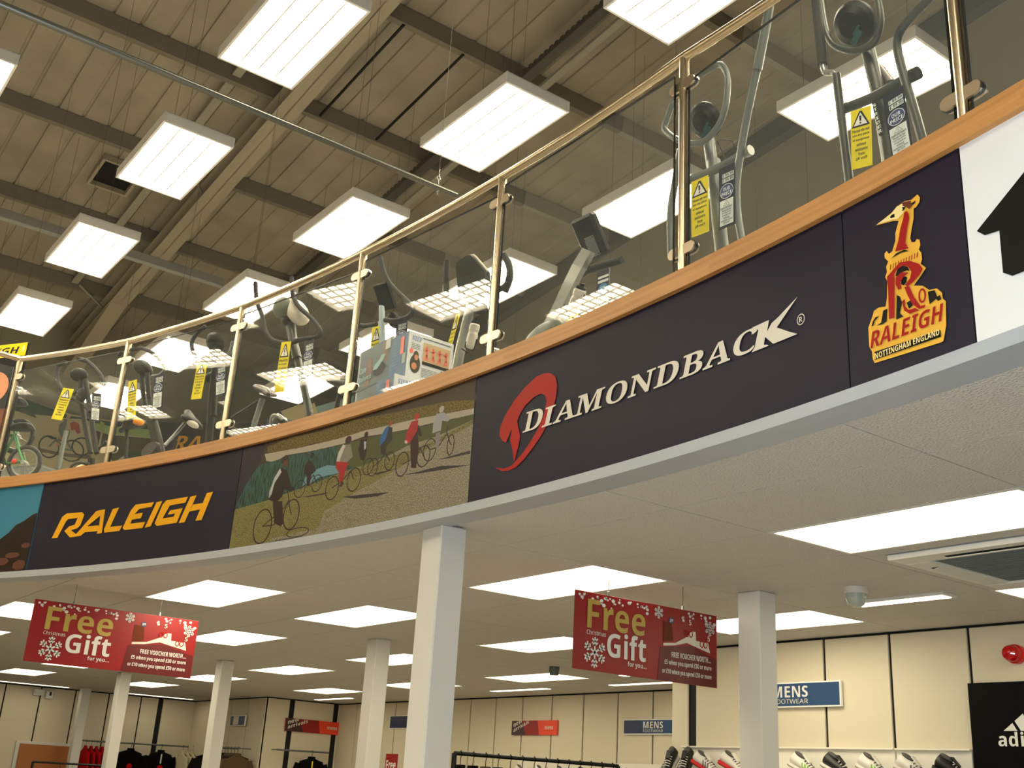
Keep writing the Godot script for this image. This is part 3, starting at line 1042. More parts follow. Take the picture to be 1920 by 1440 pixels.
# ---------------------------------------------------------------- lamps
func lamp_proto() -> Dictionary:
	var out := {}
	var s := Shape.new()
	var w := 1.25
	var d := 0.63
	s.box(Vector3(0, 0.092, 0), Vector3(w, 0.016, d), Basis.IDENTITY, 0.004)
	for sg in [-1.0, 1.0]:
		s.box(Vector3(0, 0.05, sg * (d / 2 - 0.011)), Vector3(w, 0.1, 0.022), Basis.IDENTITY, 0.003)
		s.box(Vector3(sg * (w / 2 - 0.011), 0.05, 0), Vector3(0.022, 0.1, d - 0.04), Basis.IDENTITY, 0.003)
	out.casing = s.mesh()
	s = Shape.new()
	s.box(Vector3(0, 0.066, 0), Vector3(1.205, 0.012, 0.585))
	out.glow = s.mesh()
	s = Shape.new()
	for k in range(1, 10):
		s.box(Vector3(-0.6 + 0.12 * k, 0.034, 0), Vector3(0.006, 0.020, 0.58))
	for k in range(1, 4):
		s.box(Vector3(0, 0.034, -0.29 + 0.145 * k), Vector3(1.2, 0.022, 0.012))
	out.louvre = s.mesh()
	s = Shape.new()
	s.tube([Vector3.ZERO, Vector3(0, 0.03, 0)], 0.01, 8)
	s.ball(Vector3(0, 0.034, 0), Vector3(0.012, 0.012, 0.012), Basis.IDENTITY, 8)
	out.eye = s.mesh()
	return out


func area_light(parent: Node3D, called: String, at: Vector3, size: Vector2, radiance: float) -> void:
	var l := AreaLight3D.new()
	l.name = called
	l.area_size = size
	l.area_normalize_energy = true
	l.light_color = LAMP
	l.light_energy = radiance * size.x * size.y / PI
	l.area_range = 40.0
	l.area_attenuation = 2.0
	l.shadow_enabled = true
	l.position = at
	l.rotation.x = -PI / 2
	parent.add_child(l, true)


func build_upper_lights() -> void:
	var pr := lamp_proto()
	var y := 6.69
	var where := [
		[-8.99, -0.74, "hung light box cut by the left edge of the picture, below the steel banner tube"],
		[-6.59, -2.54, "large hung light box at the top of the picture, just left of the long rafter"],
		[-8.97, -2.54, "hung light box left of the rafter, second down from the top, beside the roof hatch"],
		[-11.36, -2.54, "hung light box left of the rafter, third down from the top"],
		[-13.74, -2.54, "hung light box above the left end of the handrail, left of the rafter"],
		[-4.24, -4.38, "hung light box at the top edge of the picture, above the handrail"],
		[-6.61, -4.38, "biggest hung light box right of the rafter, its lower corner touching the handrail"],
		[-9.0, -4.36, "hung light box right of the rafter, partly below the end of the banner tube"],
		[-11.38, -4.36, "hung light box crossed by the handrail above the white headed exercise bike"],
		[-13.76, -4.36, "hung light box seen through the glass behind the round bike console"],
		[-16.14, -4.36, "small far light box seen through the leftmost glass panes"],
		[-4.28, -6.22, "hung light box seen through the glass behind the dark elliptical trainer"],
		[-6.62, -6.2, "hung light box seen through the glass to the right of the tilted monitor"],
		[-8.99, -6.18, "hung light box seen through the glass to the left of the tilted monitor"],
		[-11.38, -6.18, "far light box seen through the glass above the stack of cartons"],
		[-13.76, -6.18, "far light box seen through the glass behind the dark bike saddle"],
	]
	# the lamps over the open hall that the panes mirror, and those further along the mezzanine, hidden by its edge
	for q in [[-8.72, 1.83, "second pane from the left and the two beside the tall post"], [-11.13, 1.83, "pane above the cyclists photograph"], [-11.13, 3.72, "third pane from the left"], [-13.5, 5.6, "two leftmost panes"], [-11.13, 5.6, "pane behind the leftmost bike"], [-13.5, 1.83, ""], [-13.5, 3.72, ""]]:
		where.append([q[0], q[1], ("hung light box over the hall, mirrored in the " + q[2]) if q[2] else "hung louvre light box over the hall, out of sight behind the viewer"])
	for q in [[-16.14, -2.54], [-18.5, -2.54], [-18.5, -0.74], [-16.14, -0.74], [-13.76, -0.74], [-11.38, -0.74]]:
		where.append([q[0], q[1], "hung louvre light box outside the left edge of the picture"])
	for q in [[-8.72, 3.72], [-8.72, 5.6], [-6.37, 3.72], [-6.37, 5.6], [-4.0, 3.72], [-4.0, 5.6], [-1.6, 3.72], [-1.6, 5.6], [0.8, 3.72], [0.8, 1.83], [-1.8, -2.54]]:
		where.append([q[0], q[1], "hung louvre light box over the hall, out of sight behind the viewer"])
	for q in [[-1.8, -4.4], [-1.8, -6.2], [-1.8, -8.0], [-4.24, -8.0], [-6.62, -8.0], [-9.0, -8.0], [-11.38, -8.0], [-13.76, -8.0]]:
		where.append([q[0], q[1], "hung louvre light box over the mezzanine, hidden by the oak edging"])
	var k := 0
	for w in where:
		var at := Vector3(w[0], y, w[1])
		var t := thing("hung_light", w[2], "light", at, 0.0, "hung light boxes")
		part("casing", pr.casing, M["lamp casing"], t)
		part("lamp_panel", pr.glow, M["upper lamp glow"], t)
		part("louvre", pr.louvre, M["louvre"], t)
		var rise := roof_y(at.x) - y
		for q in [[-0.5, -0.2], [0.5, 0.2]]:
			var e := part("eye_bolt", pr.eye, M["polished steel"], t)
			e.position = Vector3(q[0], 0.1, q[1])
			var s := Shape.new()
			s.tube([Vector3(q[0], 0.13, q[1]), Vector3(q[0], rise + (q[0]) * PITCH, q[1])], 0.0018, 5)
			part("hanging_wire", s, M["wire"], t)
		area_light(t, "lamp_light", Vector3(0, 0.056, 0), Vector2(1.2, 0.58), UPPER_L)
		k += 1


func build_lower_lights() -> void:
	var fr := Shape.new()
	for sg in [-1.0, 1.0]:
		fr.box(Vector3(0, 0.004, sg * 0.282), Vector3(TX - 0.004, 0.012, 0.02))
		fr.box(Vector3(sg * 0.585, 0.004, 0), Vector3(0.02, 0.012, TZ - 0.02))
	var frm := fr.mesh()
	var gl := Shape.new()
	gl.box(Vector3(0, 0.008, 0), Vector3(1.152, 0.006, 0.545))
	var glm := gl.mesh()
	var said := {
		Vector2i(4, 0): "recessed ceiling light panel nearest the curved edge, above the left gift banner", Vector2i(6, -1): "recessed ceiling light panel at the left edge, behind the left gift banner",
		Vector2i(8, -1): "recessed ceiling light panel at the far left edge of the shop ceiling", Vector2i(0, 2): "largest recessed ceiling light panel, at the right above the cassette air conditioner",
		Vector2i(2, 2): "recessed ceiling light panel just above the right gift banner", Vector2i(4, 2): "recessed ceiling light panel left of the near white column",
		Vector2i(6, 2): "recessed ceiling light panel touching the right end of the left gift banner", Vector2i(0, 5): "recessed ceiling light panel at the right edge, below the air conditioner",
		Vector2i(2, 5): "recessed ceiling light panel behind the column beside the right gift banner", Vector2i(4, 5): "recessed ceiling light panel whose end hides behind the left side of the right gift banner",
		Vector2i(6, 5): "recessed ceiling light panel behind the second column", Vector2i(8, 5): "recessed ceiling light panel to the left of the second column",
		Vector2i(10, 5): "recessed ceiling light panel behind the third column", Vector2i(12, 5): "recessed ceiling light panel right of the thin far column under the left banner",
		Vector2i(6, 8): "recessed ceiling light panel near the back wall, above the right new arrivals sign", Vector2i(8, 8): "small recessed ceiling light panel seen between the near and second columns",
		Vector2i(10, 8): "small recessed ceiling light panel above the new arrivals sign on the left", Vector2i(8, 2): "recessed ceiling light panel hidden behind the left gift banner",
		Vector2i(10, 2): "recessed ceiling light panel showing below the left gift banner", Vector2i(12, 2): "recessed ceiling light panel at the left edge below the left gift banner",
	}
	for c in lamp_cells:
		var p := cell_centre(c.x, c.y)
		var t := thing("ceiling_light", said.get(c, "recessed ceiling light panel in the shop ceiling"), "light", Vector3(p.x, CEIL, p.y), 0.0, "recessed ceiling lights")
		part("frame", frm, M["white paint"], t)
		part("diffuser", glm, M["lower lamp glow"], t)
		area_light(t, "lamp_light", Vector3(0, 0.0035, 0), Vector2(1.14, 0.535), LOWER_L)
	# slim lights along the walls
	var k := 0
	for q in [[-11.12, -8.36, 0.0, 1.14, "slim wall light along the back wall, above the right new arrivals sign"], [-8.9, -8.36, 0.0, 1.14, "slim wall light along the back wall, above the mens footwear sign"],
			[-8.0, -7.7, 0.0, 1.14, "slim wall light just under the right gift banner"], [-15.75, -8.3, 0.0, 1.14, "slim wall light left of the second column"], [-19.3, -4.8, 1.0, 1.14, "slim wall light above the doorway on the left wall"],
			[-19.3, -6.9, 1.0, 1.14, "slim wall light over the black jackets on the left wall"], [-3.78, -5.5, 0.0, 0.62, "short wall light just right of the glass dome"]]:
		var t := thing("wall_light", q[4], "light", Vector3(q[0], CEIL - 0.009, q[1]), PI / 2 * q[2], "slim wall lights")
		var sf := Shape.new()
		sf.box(Vector3(0, 0.002, 0), Vector3(q[3], 0.016, 0.13))
		part("frame", sf, M["white paint"], t)
		sf = Shape.new()
		sf.box(Vector3(0, -0.0075, 0), Vector3(q[3] - 0.04, 0.005, 0.09))
		part("diffuser", sf, M["lower lamp glow"], t)
		area_light(t, "lamp_light", Vector3(0, -0.012, 0), Vector2(q[3] - 0.06, 0.085), LOWER_L * 1.5)
		k += 1


func build_columns() -> void:
	var k := 0
	for q in [[-4.34, -2.775, "near white square column that carries the curved mezzanine edge", 2.722], [-4.33, -4.92, "white square column to the right of the right gift banner", CEIL], [-8.52, -4.87, "white square column second from the near one, left of it", CEIL],
			[-11.96, -4.93, "cream lit square column right of the black jackets", CEIL], [-15.15, -4.88, "cream lit square column under the left gift banner", CEIL], [-19.2, -5.6, "narrow pale column beside the office doorway", CEIL]]:
		var s := Shape.new()
		s.box(Vector3(0, q[3] * 0.5, 0), Vector3(0.165, q[3], 0.14), Basis.IDENTITY, 0.006)
		var o := part(numbered("column"), s, M["white paint"], self)
		o.position = Vector3(q[0], 0, q[1])
		tag(o, q[2], "column", "white columns")
		k += 1


# the steel tube that hangs over the hall to carry banners
func build_banner_tube() -> void:
	var y := 4.35
	var t := thing("banner_tube", "long grey steel banner tube hanging on wires, its end over the handrail", "pole", Vector3(-4.15, y, -1.0))
	var s := Shape.new()
	s.tube([Vector3(0.02, 0, 1.6), Vector3(-0.015, 0, -1.575)], 0.0155, 16)
	s.tube([Vector3(-0.015, 0, -1.57), Vector3(-0.015, 0, -1.576)], 0.0165, 16)
	part("tube", s, M["tube steel"], t)
	for z in [-1.465, 0.9]:
		s = Shape.new()
		s.tube([Vector3(-0.015, 0.10, z), Vector3(-0.015, roof_y(-4.15) - y, z)], 0.0013, 5)
		part("hanging_wire", s, M["wire"], t)
		s = Shape.new()
		var o := Vector3(-0.015, 0.045, z)
		var pts: Array = []
		for i in 13:
			pts.append(o + Vector3(0, 0.010 + 0.010 * cos(TAU * i / 12), 0.010 * sin(TAU * i / 12)))
		s.tube(pts, 0.0026, 6)
		s.tube([o, o + Vector3(0, -0.085, 0)], 0.003, 8)
		s.tube([o + Vector3(0, 0.02, 0), o + Vector3(0, 0.06, 0)], 0.0035, 6)
		s.box(o + Vector3(0, -0.064, 0), Vector3(0.014, 0.006, 0.014), Basis(Vector3.UP, 0.6), 0.001)
		s.tube([o + Vector3(0, -0.062, 0), o + Vector3(0.0, -0.054, 0.018)], 0.0035, 6)
		s.tube([o + Vector3(0, -0.062, 0), o + Vector3(0.0, -0.054, -0.018)], 0.0035, 6)
		part("eye_bolt", s, M["bright bolt"], t)


# ---------------------------------------------------------------- the printed photograph of cyclists
var canvas: Image

func fill(f: Array, c: Color, alpha := 1.0) -> void:
	var n := f.size() / 2
	var y0 := 100000
	var y1 := -1
	for k in n:
		y0 = mini(y0, int(f[2 * k + 1]))
		y1 = maxi(y1, int(f[2 * k + 1]))
	for y in range(maxi(y0, 0), mini(y1 + 1, canvas.get_height())):
		var xs: Array = []
		for k in n:
			var ax: float = f[2 * k]
			var ay: float = f[2 * k + 1]
			var j := (k + 1) % n
			var bx: float = f[2 * j]
			var by: float = f[2 * j + 1]
			if (ay <= y + 0.5) != (by <= y + 0.5):
				xs.append(ax + (y + 0.5 - ay) / (by - ay) * (bx - ax))
		xs.sort()
		for k in range(0, xs.size() - 1, 2):
			for x in range(maxi(int(xs[k]), 0), mini(int(ceil(xs[k + 1])), canvas.get_width())):
				canvas.set_pixel(x, y, canvas.get_pixel(x, y).lerp(c, alpha))


func oval(e: Array, c: Color, alpha := 1.0) -> void:
	var f: Array = []
	for i in 20:
		f.append(e[0] + e[2] * cos(TAU * i / 20))
		f.append(e[1] + e[3] * sin(TAU * i / 20))
	fill(f, c, alpha)


func hoop(e: Array, w: float, c: Color) -> void:
	for i in 36:
		var f: Array = []
		for q in [[i, 0.0], [i + 1, 0.0], [i + 1, w], [i, w]]:
			var a: float = TAU * q[0] / 36
			f.append(e[0] + (e[2] - q[1]) * cos(a))
			f.append(e[1] + (e[3] - q[1]) * sin(a))
		fill(f, c)


func ln(f: Array, w: float, c: Color) -> void:
	for k in range(0, f.size() - 2, 2):
		var a := Vector2(f[k], f[k + 1])
		var b := Vector2(f[k + 2], f[k + 3])
		var o := (b - a).orthogonal().normalized() * w * 0.5
		fill([a.x + o.x, a.y + o.y, b.x + o.x, b.y + o.y, b.x - o.x, b.y - o.y, a.x - o.x, a.y - o.y], c)


func speckle(sd: int, freq: float, amount: float, sx := 1.0, sy := 1.0, y_from := 0) -> void:
	var n := FastNoiseLite.new()
	n.seed = sd
	n.frequency = freq
	n.fractal_octaves = 3
	for y in range(y_from, canvas.get_height()):
		for x in canvas.get_width():
			var k := 1.0 + n.get_noise_2d(x * sx, y * sy) * amount
			var c := canvas.get_pixel(x, y)
			canvas.set_pixel(x, y, Color(c.r * k, c.g * k, c.b * k))


func paint_cyclists() -> ImageTexture:
	canvas = Image.create(1200, 381, false, Image.FORMAT_RGB8)
	var gravel := Color8(158, 148, 124)
	canvas.fill(gravel)
	# grass creeping into the gravel at the lower left
	fill([-7, 382, -11, 217, 202, 194, 411, 185, 696, 165, 966, 160, 1203, 125, 1204, 137, 1006, 168, 834, 213, 641, 253, 504, 288, 485, 339, 235, 348, 114, 388], Color8(136, 128, 70), 0.75)
	var n := FastNoiseLite.new()
	n.seed = 5
	n.frequency = 0.02
	for y in range(100, 381):
		for x in 1200:
			var k := n.get_noise_2d(x, y * 2.0)
			if k > 0.12:
				canvas.set_pixel(x, y, canvas.get_pixel(x, y).lerp(Color8(128, 122, 70), clampf((k - 0.12) * 2.2, 0.0, 0.75) * clampf(1.25 - x / 900.0, 0.1, 1.0)))
	speckle(11, 0.22, 0.5)
	fill([0, 0, 1200, 0, 1200, 95, 900, 130, 500, 170, 0, 200], Color8(82, 66, 52))
	# hillside, bushes, the far shore and the lake
	fill([-83, 381, -179, -13, 127, -7, 518, -31, 733, -35, 1209, 70, 1213, 103, 1023, 96, 822, 90, 586, 102, 178, 85, -5, 208], Color8(82, 66, 52))
	fill([137, 19, 270, 6, 423, 13, 598, 7, 777, 20, 949, 33, 1081, 45, 1197, 67, 1199, 92, 1020, 74, 887, 73, 713, 54, 578, 59, 385, 49, 248, 51, 145, 40], Color8(122, 106, 48))
	fill([130, 43, 310, 51, 534, 56, 677, 54, 920, 66, 1199, 92, 1201, 109, 996, 95, 822, 88, 666, 73, 567, 78, 390, 74, 252, 66, 193, 82, 144, 70], Color8(196, 184, 164))
	fill([-2, 223, 5, 150, 107, 79, 192, 77, 268, 70, 405, 76, 575, 81, 682, 82, 821, 86, 997, 99, 1201, 109, 1203, 125, 1028, 139, 898, 143, 799, 160, 555, 174, 412, 190, 309, 199, 190, 212], Color8(66, 104, 100))
	fill([538, 80, 682, 82, 821, 86, 997, 99, 1201, 109, 1203, 125, 1029, 141, 898, 143, 799, 160, 640, 169, 548, 132], Color8(92, 96, 52))
	fill([418, 144, 490, 137, 596, 158, 577, 173, 453, 172, 411, 185, 368, 193, 377, 161], Color8(132, 178, 196), 0.85)
	n.frequency = 0.05
	for y in range(30, 330):
		for x in 1200:
			var c := canvas.get_pixel(x, y)
			if c.b > c.r * 1.02 and c.r < 0.45:
				var k := n.get_noise_2d(x * 2.2, y * 0.35)
				canvas.set_pixel(x, y, c.lerp(Color8(52, 66, 36), clampf(k * 2.4 + 0.25, 0.0, 0.85)))
	var bush := FastNoiseLite.new()
	bush.seed = 8
	bush.frequency = 0.11
	for y in 200:
		for x in 1200:
			var c := canvas.get_pixel(x, y)
			var k := bush.get_noise_2d(x, y * 1.3)
			if c.g > c.b * 1.6 and c.r > 0.4:
				canvas.set_pixel(x, y, c.lerp(Color8(66, 56, 34) if k < 0.0 else Color8(150, 136, 66), clampf(absf(k) * 1.5, 0.0, 0.7)))
	# riders
	var dark := Color8(52, 40, 38)
	for e in [[592, 255, 712, 263, 830, 274, 770, 278, 658, 270], [375, 226, 515, 229, 494, 233, 413, 231], [897, 232, 1066, 234, 1199, 255, 1106, 249, 964, 239], [147, 363, 312, 356, 410, 362, 478, 378, 316, 375, 197, 382], [1051, 213, 1194, 213, 1198, 222, 1102, 218], [737, 202, 853, 206, 827, 208, 759, 210]]:
		fill(e, Color8(58, 48, 52), 0.9)
	hoop([373, 342, 60, 16], 3.0, Color8(60, 50, 50))
	for q in [[[173, 301, 51, 60], 4.0], [[326, 278, 44, 52], 4.0], [[355, 196, 30, 30], 2.6], [[445, 190, 28, 29], 2.6], [[531, 218, 35, 39], 3.2], [[641, 207, 36, 38], 3.2], [[708, 176, 27, 27], 2.6],
			[[733, 182, 27, 29], 2.8], [[815, 176, 25, 29], 2.8], [[879, 197, 32, 38], 3.4], [[980, 190, 32, 33], 3.2], [[1007, 176, 30, 34], 2.8], [[1104, 179, 17, 31], 3.0]]:
		hoop(q[0], q[1], dark)
	for f in [[173, 301, 234, 274, 215, 220, 241, 303, 173, 301], [239, 293, 301, 230, 326, 278], [290, 196, 305, 231], [355, 196, 396, 183, 421, 158, 445, 190], [531, 218, 582, 200, 620, 175, 641, 207], [733, 182, 766, 168, 790, 146, 815, 176],
			[879, 197, 924, 191, 959, 159, 980, 190], [1007, 176, 1046, 175, 1083, 141, 1104, 179], [1080, 140, 1084, 121]]:
		ln(f, 3.0, dark)
	for q in [
		[Color8(66, 46, 40), [215, 220, 266, 226, 290, 303, 273, 311, 240, 298]], [Color8(58, 42, 38), [229, 106, 271, 122, 306, 182, 329, 190, 310, 200, 270, 185, 261, 211, 232, 227, 191, 213, 187, 183, 205, 137]],
		[Color8(206, 204, 204), [230, 108, 205, 137, 187, 183, 189, 206, 200, 194, 209, 157, 240, 123]],
		[Color8(60, 46, 42), [388, 102, 423, 131, 432, 146, 410, 157, 406, 193, 392, 191, 384, 153, 366, 147, 368, 118]],
		[Color8(150, 140, 128), [564, 82, 604, 87, 622, 130, 593, 144, 538, 136, 543, 104]], [Color8(220, 216, 208), [564, 80, 576, 86, 552, 137, 538, 136, 543, 104]],
		[Color8(186, 40, 40), [537, 132, 604, 146, 591, 170, 580, 209, 565, 205, 558, 170, 539, 153]], [Color8(90, 60, 50), [578, 200, 591, 211, 578, 222, 567, 216]],
		[Color8(58, 46, 42), [654, 82, 688, 83, 693, 129, 683, 154, 665, 146, 648, 112]], [Color8(186, 196, 206), [673, 90, 685, 91, 687, 115, 679, 118]],
		[Color8(60, 54, 52), [787, 62, 812, 71, 817, 111, 793, 124, 788, 154, 769, 146, 761, 114]], [Color8(52, 110, 178), [777, 66, 796, 60, 783, 105, 758, 118, 754, 95]],
		[Color8(66, 40, 38), [912, 108, 943, 88, 964, 124, 955, 127, 940, 113, 953, 158, 948, 220, 925, 216, 910, 137]], [Color8(192, 38, 44), [907, 71, 939, 72, 939, 104, 921, 122, 905, 137, 883, 132, 888, 99]],
		[Color8(232, 200, 190), [881, 124, 895, 128, 895, 137, 883, 133]], [Color8(178, 176, 178), [1026, 71, 1062, 74, 1091, 101, 1082, 106, 1055, 98, 1052, 127, 1014, 128, 1013, 98]],
		[Color8(150, 140, 140), [1030, 131, 1050, 130, 1050, 159, 1047, 183, 1033, 173]],
	]:
		fill(q[1], q[0])
	for q in [[[252, 82, 20, 15], 70, 52, 46], [[256, 96, 16, 13], 110, 70, 58], [[402, 91, 10, 9], 64, 50, 46], [[589, 70, 16, 13], 66, 50, 46], [[681, 69, 10, 10], 60, 48, 44], [[800, 55, 9, 9], 170, 90, 50], [[930, 60, 11, 10], 214, 60, 48], [[1048, 62, 11, 10], 200, 190, 176]]:
		oval(q[0], Color8(q[1], q[2], q[3]))
	# the picture fades into the navy board on its left
	fill([-230, -20, 125, 1, 111, 70, 49, 136, 3, 209, -5, 277, -9, 385, -130, 382], Color8(62, 52, 62))
	return ImageTexture.create_from_image(canvas)


# ---------------------------------------------------------------- gym machines on the mezzanine
func bar(t: Node3D, called: String, m: String, r: float, pts: Array, seg := 10) -> MeshInstance3D:
	var s := Shape.new()
	s.tube(smooth(pts), r, seg)
	return part(called, s, M[m], t)


# rounds the corners of a path
func smooth(p: Array) -> Array:
	if p.size() < 3:
		return p
	var out: Array = [p[0]]
	for k in range(1, p.size() - 1):
		var a: Vector3 = p[k].lerp(p[k - 1], 0.35)
		var b: Vector3 = p[k].lerp(p[k + 1], 0.35)
		for i in 4:
			var f := i / 3.0
			out.append(a.lerp(p[k], f).lerp(p[k].lerp(b, f), f))
	out.append(p[p.size() - 1])
	return out


# a frame that stands across the line of the railing: x along it, z towards the open hall
func facing(th: float, tilt := 0.0, roll := 0.0) -> Basis:
	var w := deg_to_rad(th)
	return Basis(Vector3(cos(w), 0, sin(w)), Vector3.UP, Vector3(-sin(w), 0, cos(w))) * Basis(Vector3.BACK, roll) * Basis(Vector3.RIGHT, tilt)


# a round console pod: domed front with a rim, flat back with a bracket
func pod(t: Node3D, c: Vector3, r: Vector3, b: Basis, m: String) -> void:
	var s := Shape.new()
	var fr := Transform3D(b * Basis(Vector3.RIGHT, PI / 2), c)
	fr.basis = fr.basis * Basis.from_scale(Vector3(r.x, r.z, r.y))
	s.lathe([Vector2(0.0, 1.0), Vector2(0.55, 0.92), Vector2(0.86, 0.6), Vector2(1.0, 0.15), Vector2(1.0, -0.25), Vector2(0.93, -0.5), Vector2(0.6, -0.62), Vector2(0.0, -0.64)], fr, 24)
	var o := part("console", s, M[m], t)
	var d := Shape.new()
	d.box(c + b * Vector3(r.x * 0.2, -r.y * 0.35, r.z * 1.02), Vector3(r.x * 0.5, r.y * 0.12, 0.008), b * Basis(Vector3.BACK, 0.5), 0.002)
	d.box(c + b * Vector3(r.x * 0.05, -r.y * 0.6, r.z * 0.95), Vector3(r.x * 0.7, r.y * 0.25, 0.01), b * Basis(Vector3.BACK, 0.5), 0.002)
	part("circuit_cover", d, M["teal plastic"], o)


func saddle(t: Node3D, c: Vector3, b: Basis, m: String, tip := "") -> void:
	var s := Shape.new()
	var rings: Array = []
	for q in [[-0.13, 0.055, 0.020, 0.01], [-0.12, 0.095, 0.032, 0.01], [-0.06, 0.100, 0.036, 0.005], [0.0, 0.065, 0.034, 0.0], [0.06, 0.036, 0.032, 0.0], [0.115, 0.028, 0.028, -0.005], [0.135, 0.016, 0.016, -0.01]]:
		var row: Array = []
		for i in 14:
			var a := TAU * i / 14
			row.append(c + b * Vector3(q[0], q[3] + q[2] * sin(a) * (1.0 if sin(a) > 0 else 0.7), q[1] * cos(a)))
		rings.append(row)
	s.loft(rings)
	var o := part("saddle", s, M[m], t)
	if tip:
		var n := Shape.new()
		n.ball(c + b * Vector3(-0.115, 0.008, 0), Vector3(0.032, 0.030, 0.062), b, 12)
		part("saddle_tip", n, M[tip], o)


# what a machine stands on, hidden by the oak edging from below: it runs back from the mast, aslant to the railing
func stand(t: Node3D, th: float, w: float, m: String, foot: Vector3, seat := Vector3.ZERO) -> void:
	var b := facing(th)
	var along := (Vector3(seat.x, 0, seat.z) if seat != Vector3.ZERO else b * Vector3(0.05, 0, -0.6)).normalized()
	var out := along.cross(Vector3.UP)
	var far := maxf(Vector2(seat.x, seat.z).length() + 0.12, 0.55)
	var s := Shape.new()
	s.tube([-along * 0.08 - out * w + Vector3(0, 0.035, 0), -along * 0.08 + out * w + Vector3(0, 0.035, 0)], 0.03, 10)
	part("foot_bar", s, M[m], t)
	s = Shape.new()
	s.tube([along * far - out * w + Vector3(0, 0.035, 0), along * far + out * w + Vector3(0, 0.035, 0)], 0.03, 10)
	part("foot_bar", s, M[m], t)
	s = Shape.new()
	s.tube([-along * 0.08 + Vector3(0, 0.05, 0), along * (far * 0.5) + Vector3(0, 0.09, 0), along * far + Vector3(0, 0.05, 0)], 0.03, 8)
	part("base_beam", s, M[m], t)
	s = Shape.new()
	s.lathe([Vector2(0.0, 0.05), Vector2(0.15, 0.05), Vector2(0.18, 0.025), Vector2(0.18, -0.025), Vector2(0.15, -0.05), Vector2(0.0, -0.05)], Transform3D(Basis(along, out, along.cross(out)), along * 0.2 + Vector3(0, 0.26, 0)), 20)
	part("flywheel_cover", s, M["black plastic"], t)
	s = Shape.new()
	s.tube([along * 0.04 + Vector3(0, 0.08, 0), foot], 0.03, 10)
	part("upright", s, M[m], t)


var tag_sets := {}

func hang_tag(kind: String, label: String, tl: Vector3, tr: Vector3, bl: Vector3, group: String) -> void:
	var x := tr - tl
	var w := x.length()
	var y := tl - bl
	y -= x.normalized() * y.dot(x.normalized()) * 0.0
	var h := y.length()
	var z := x.cross(y).normalized()
	var b := Basis(x / 0.115, y / 0.31, z)
	if not tag_sets.has(kind):
		tag_sets[kind] = tag_shapes(kind)
	var t := Node3D.new()
	t.name = numbered("warning_tag" if kind == "warning" else "price_tag")
	add_child(t)
	t.transform = Transform3D(b, bl)
	tag(t, label, "tag", group)
	for q in tag_sets[kind]:
		part(q[0], q[1], M[q[2]], t)


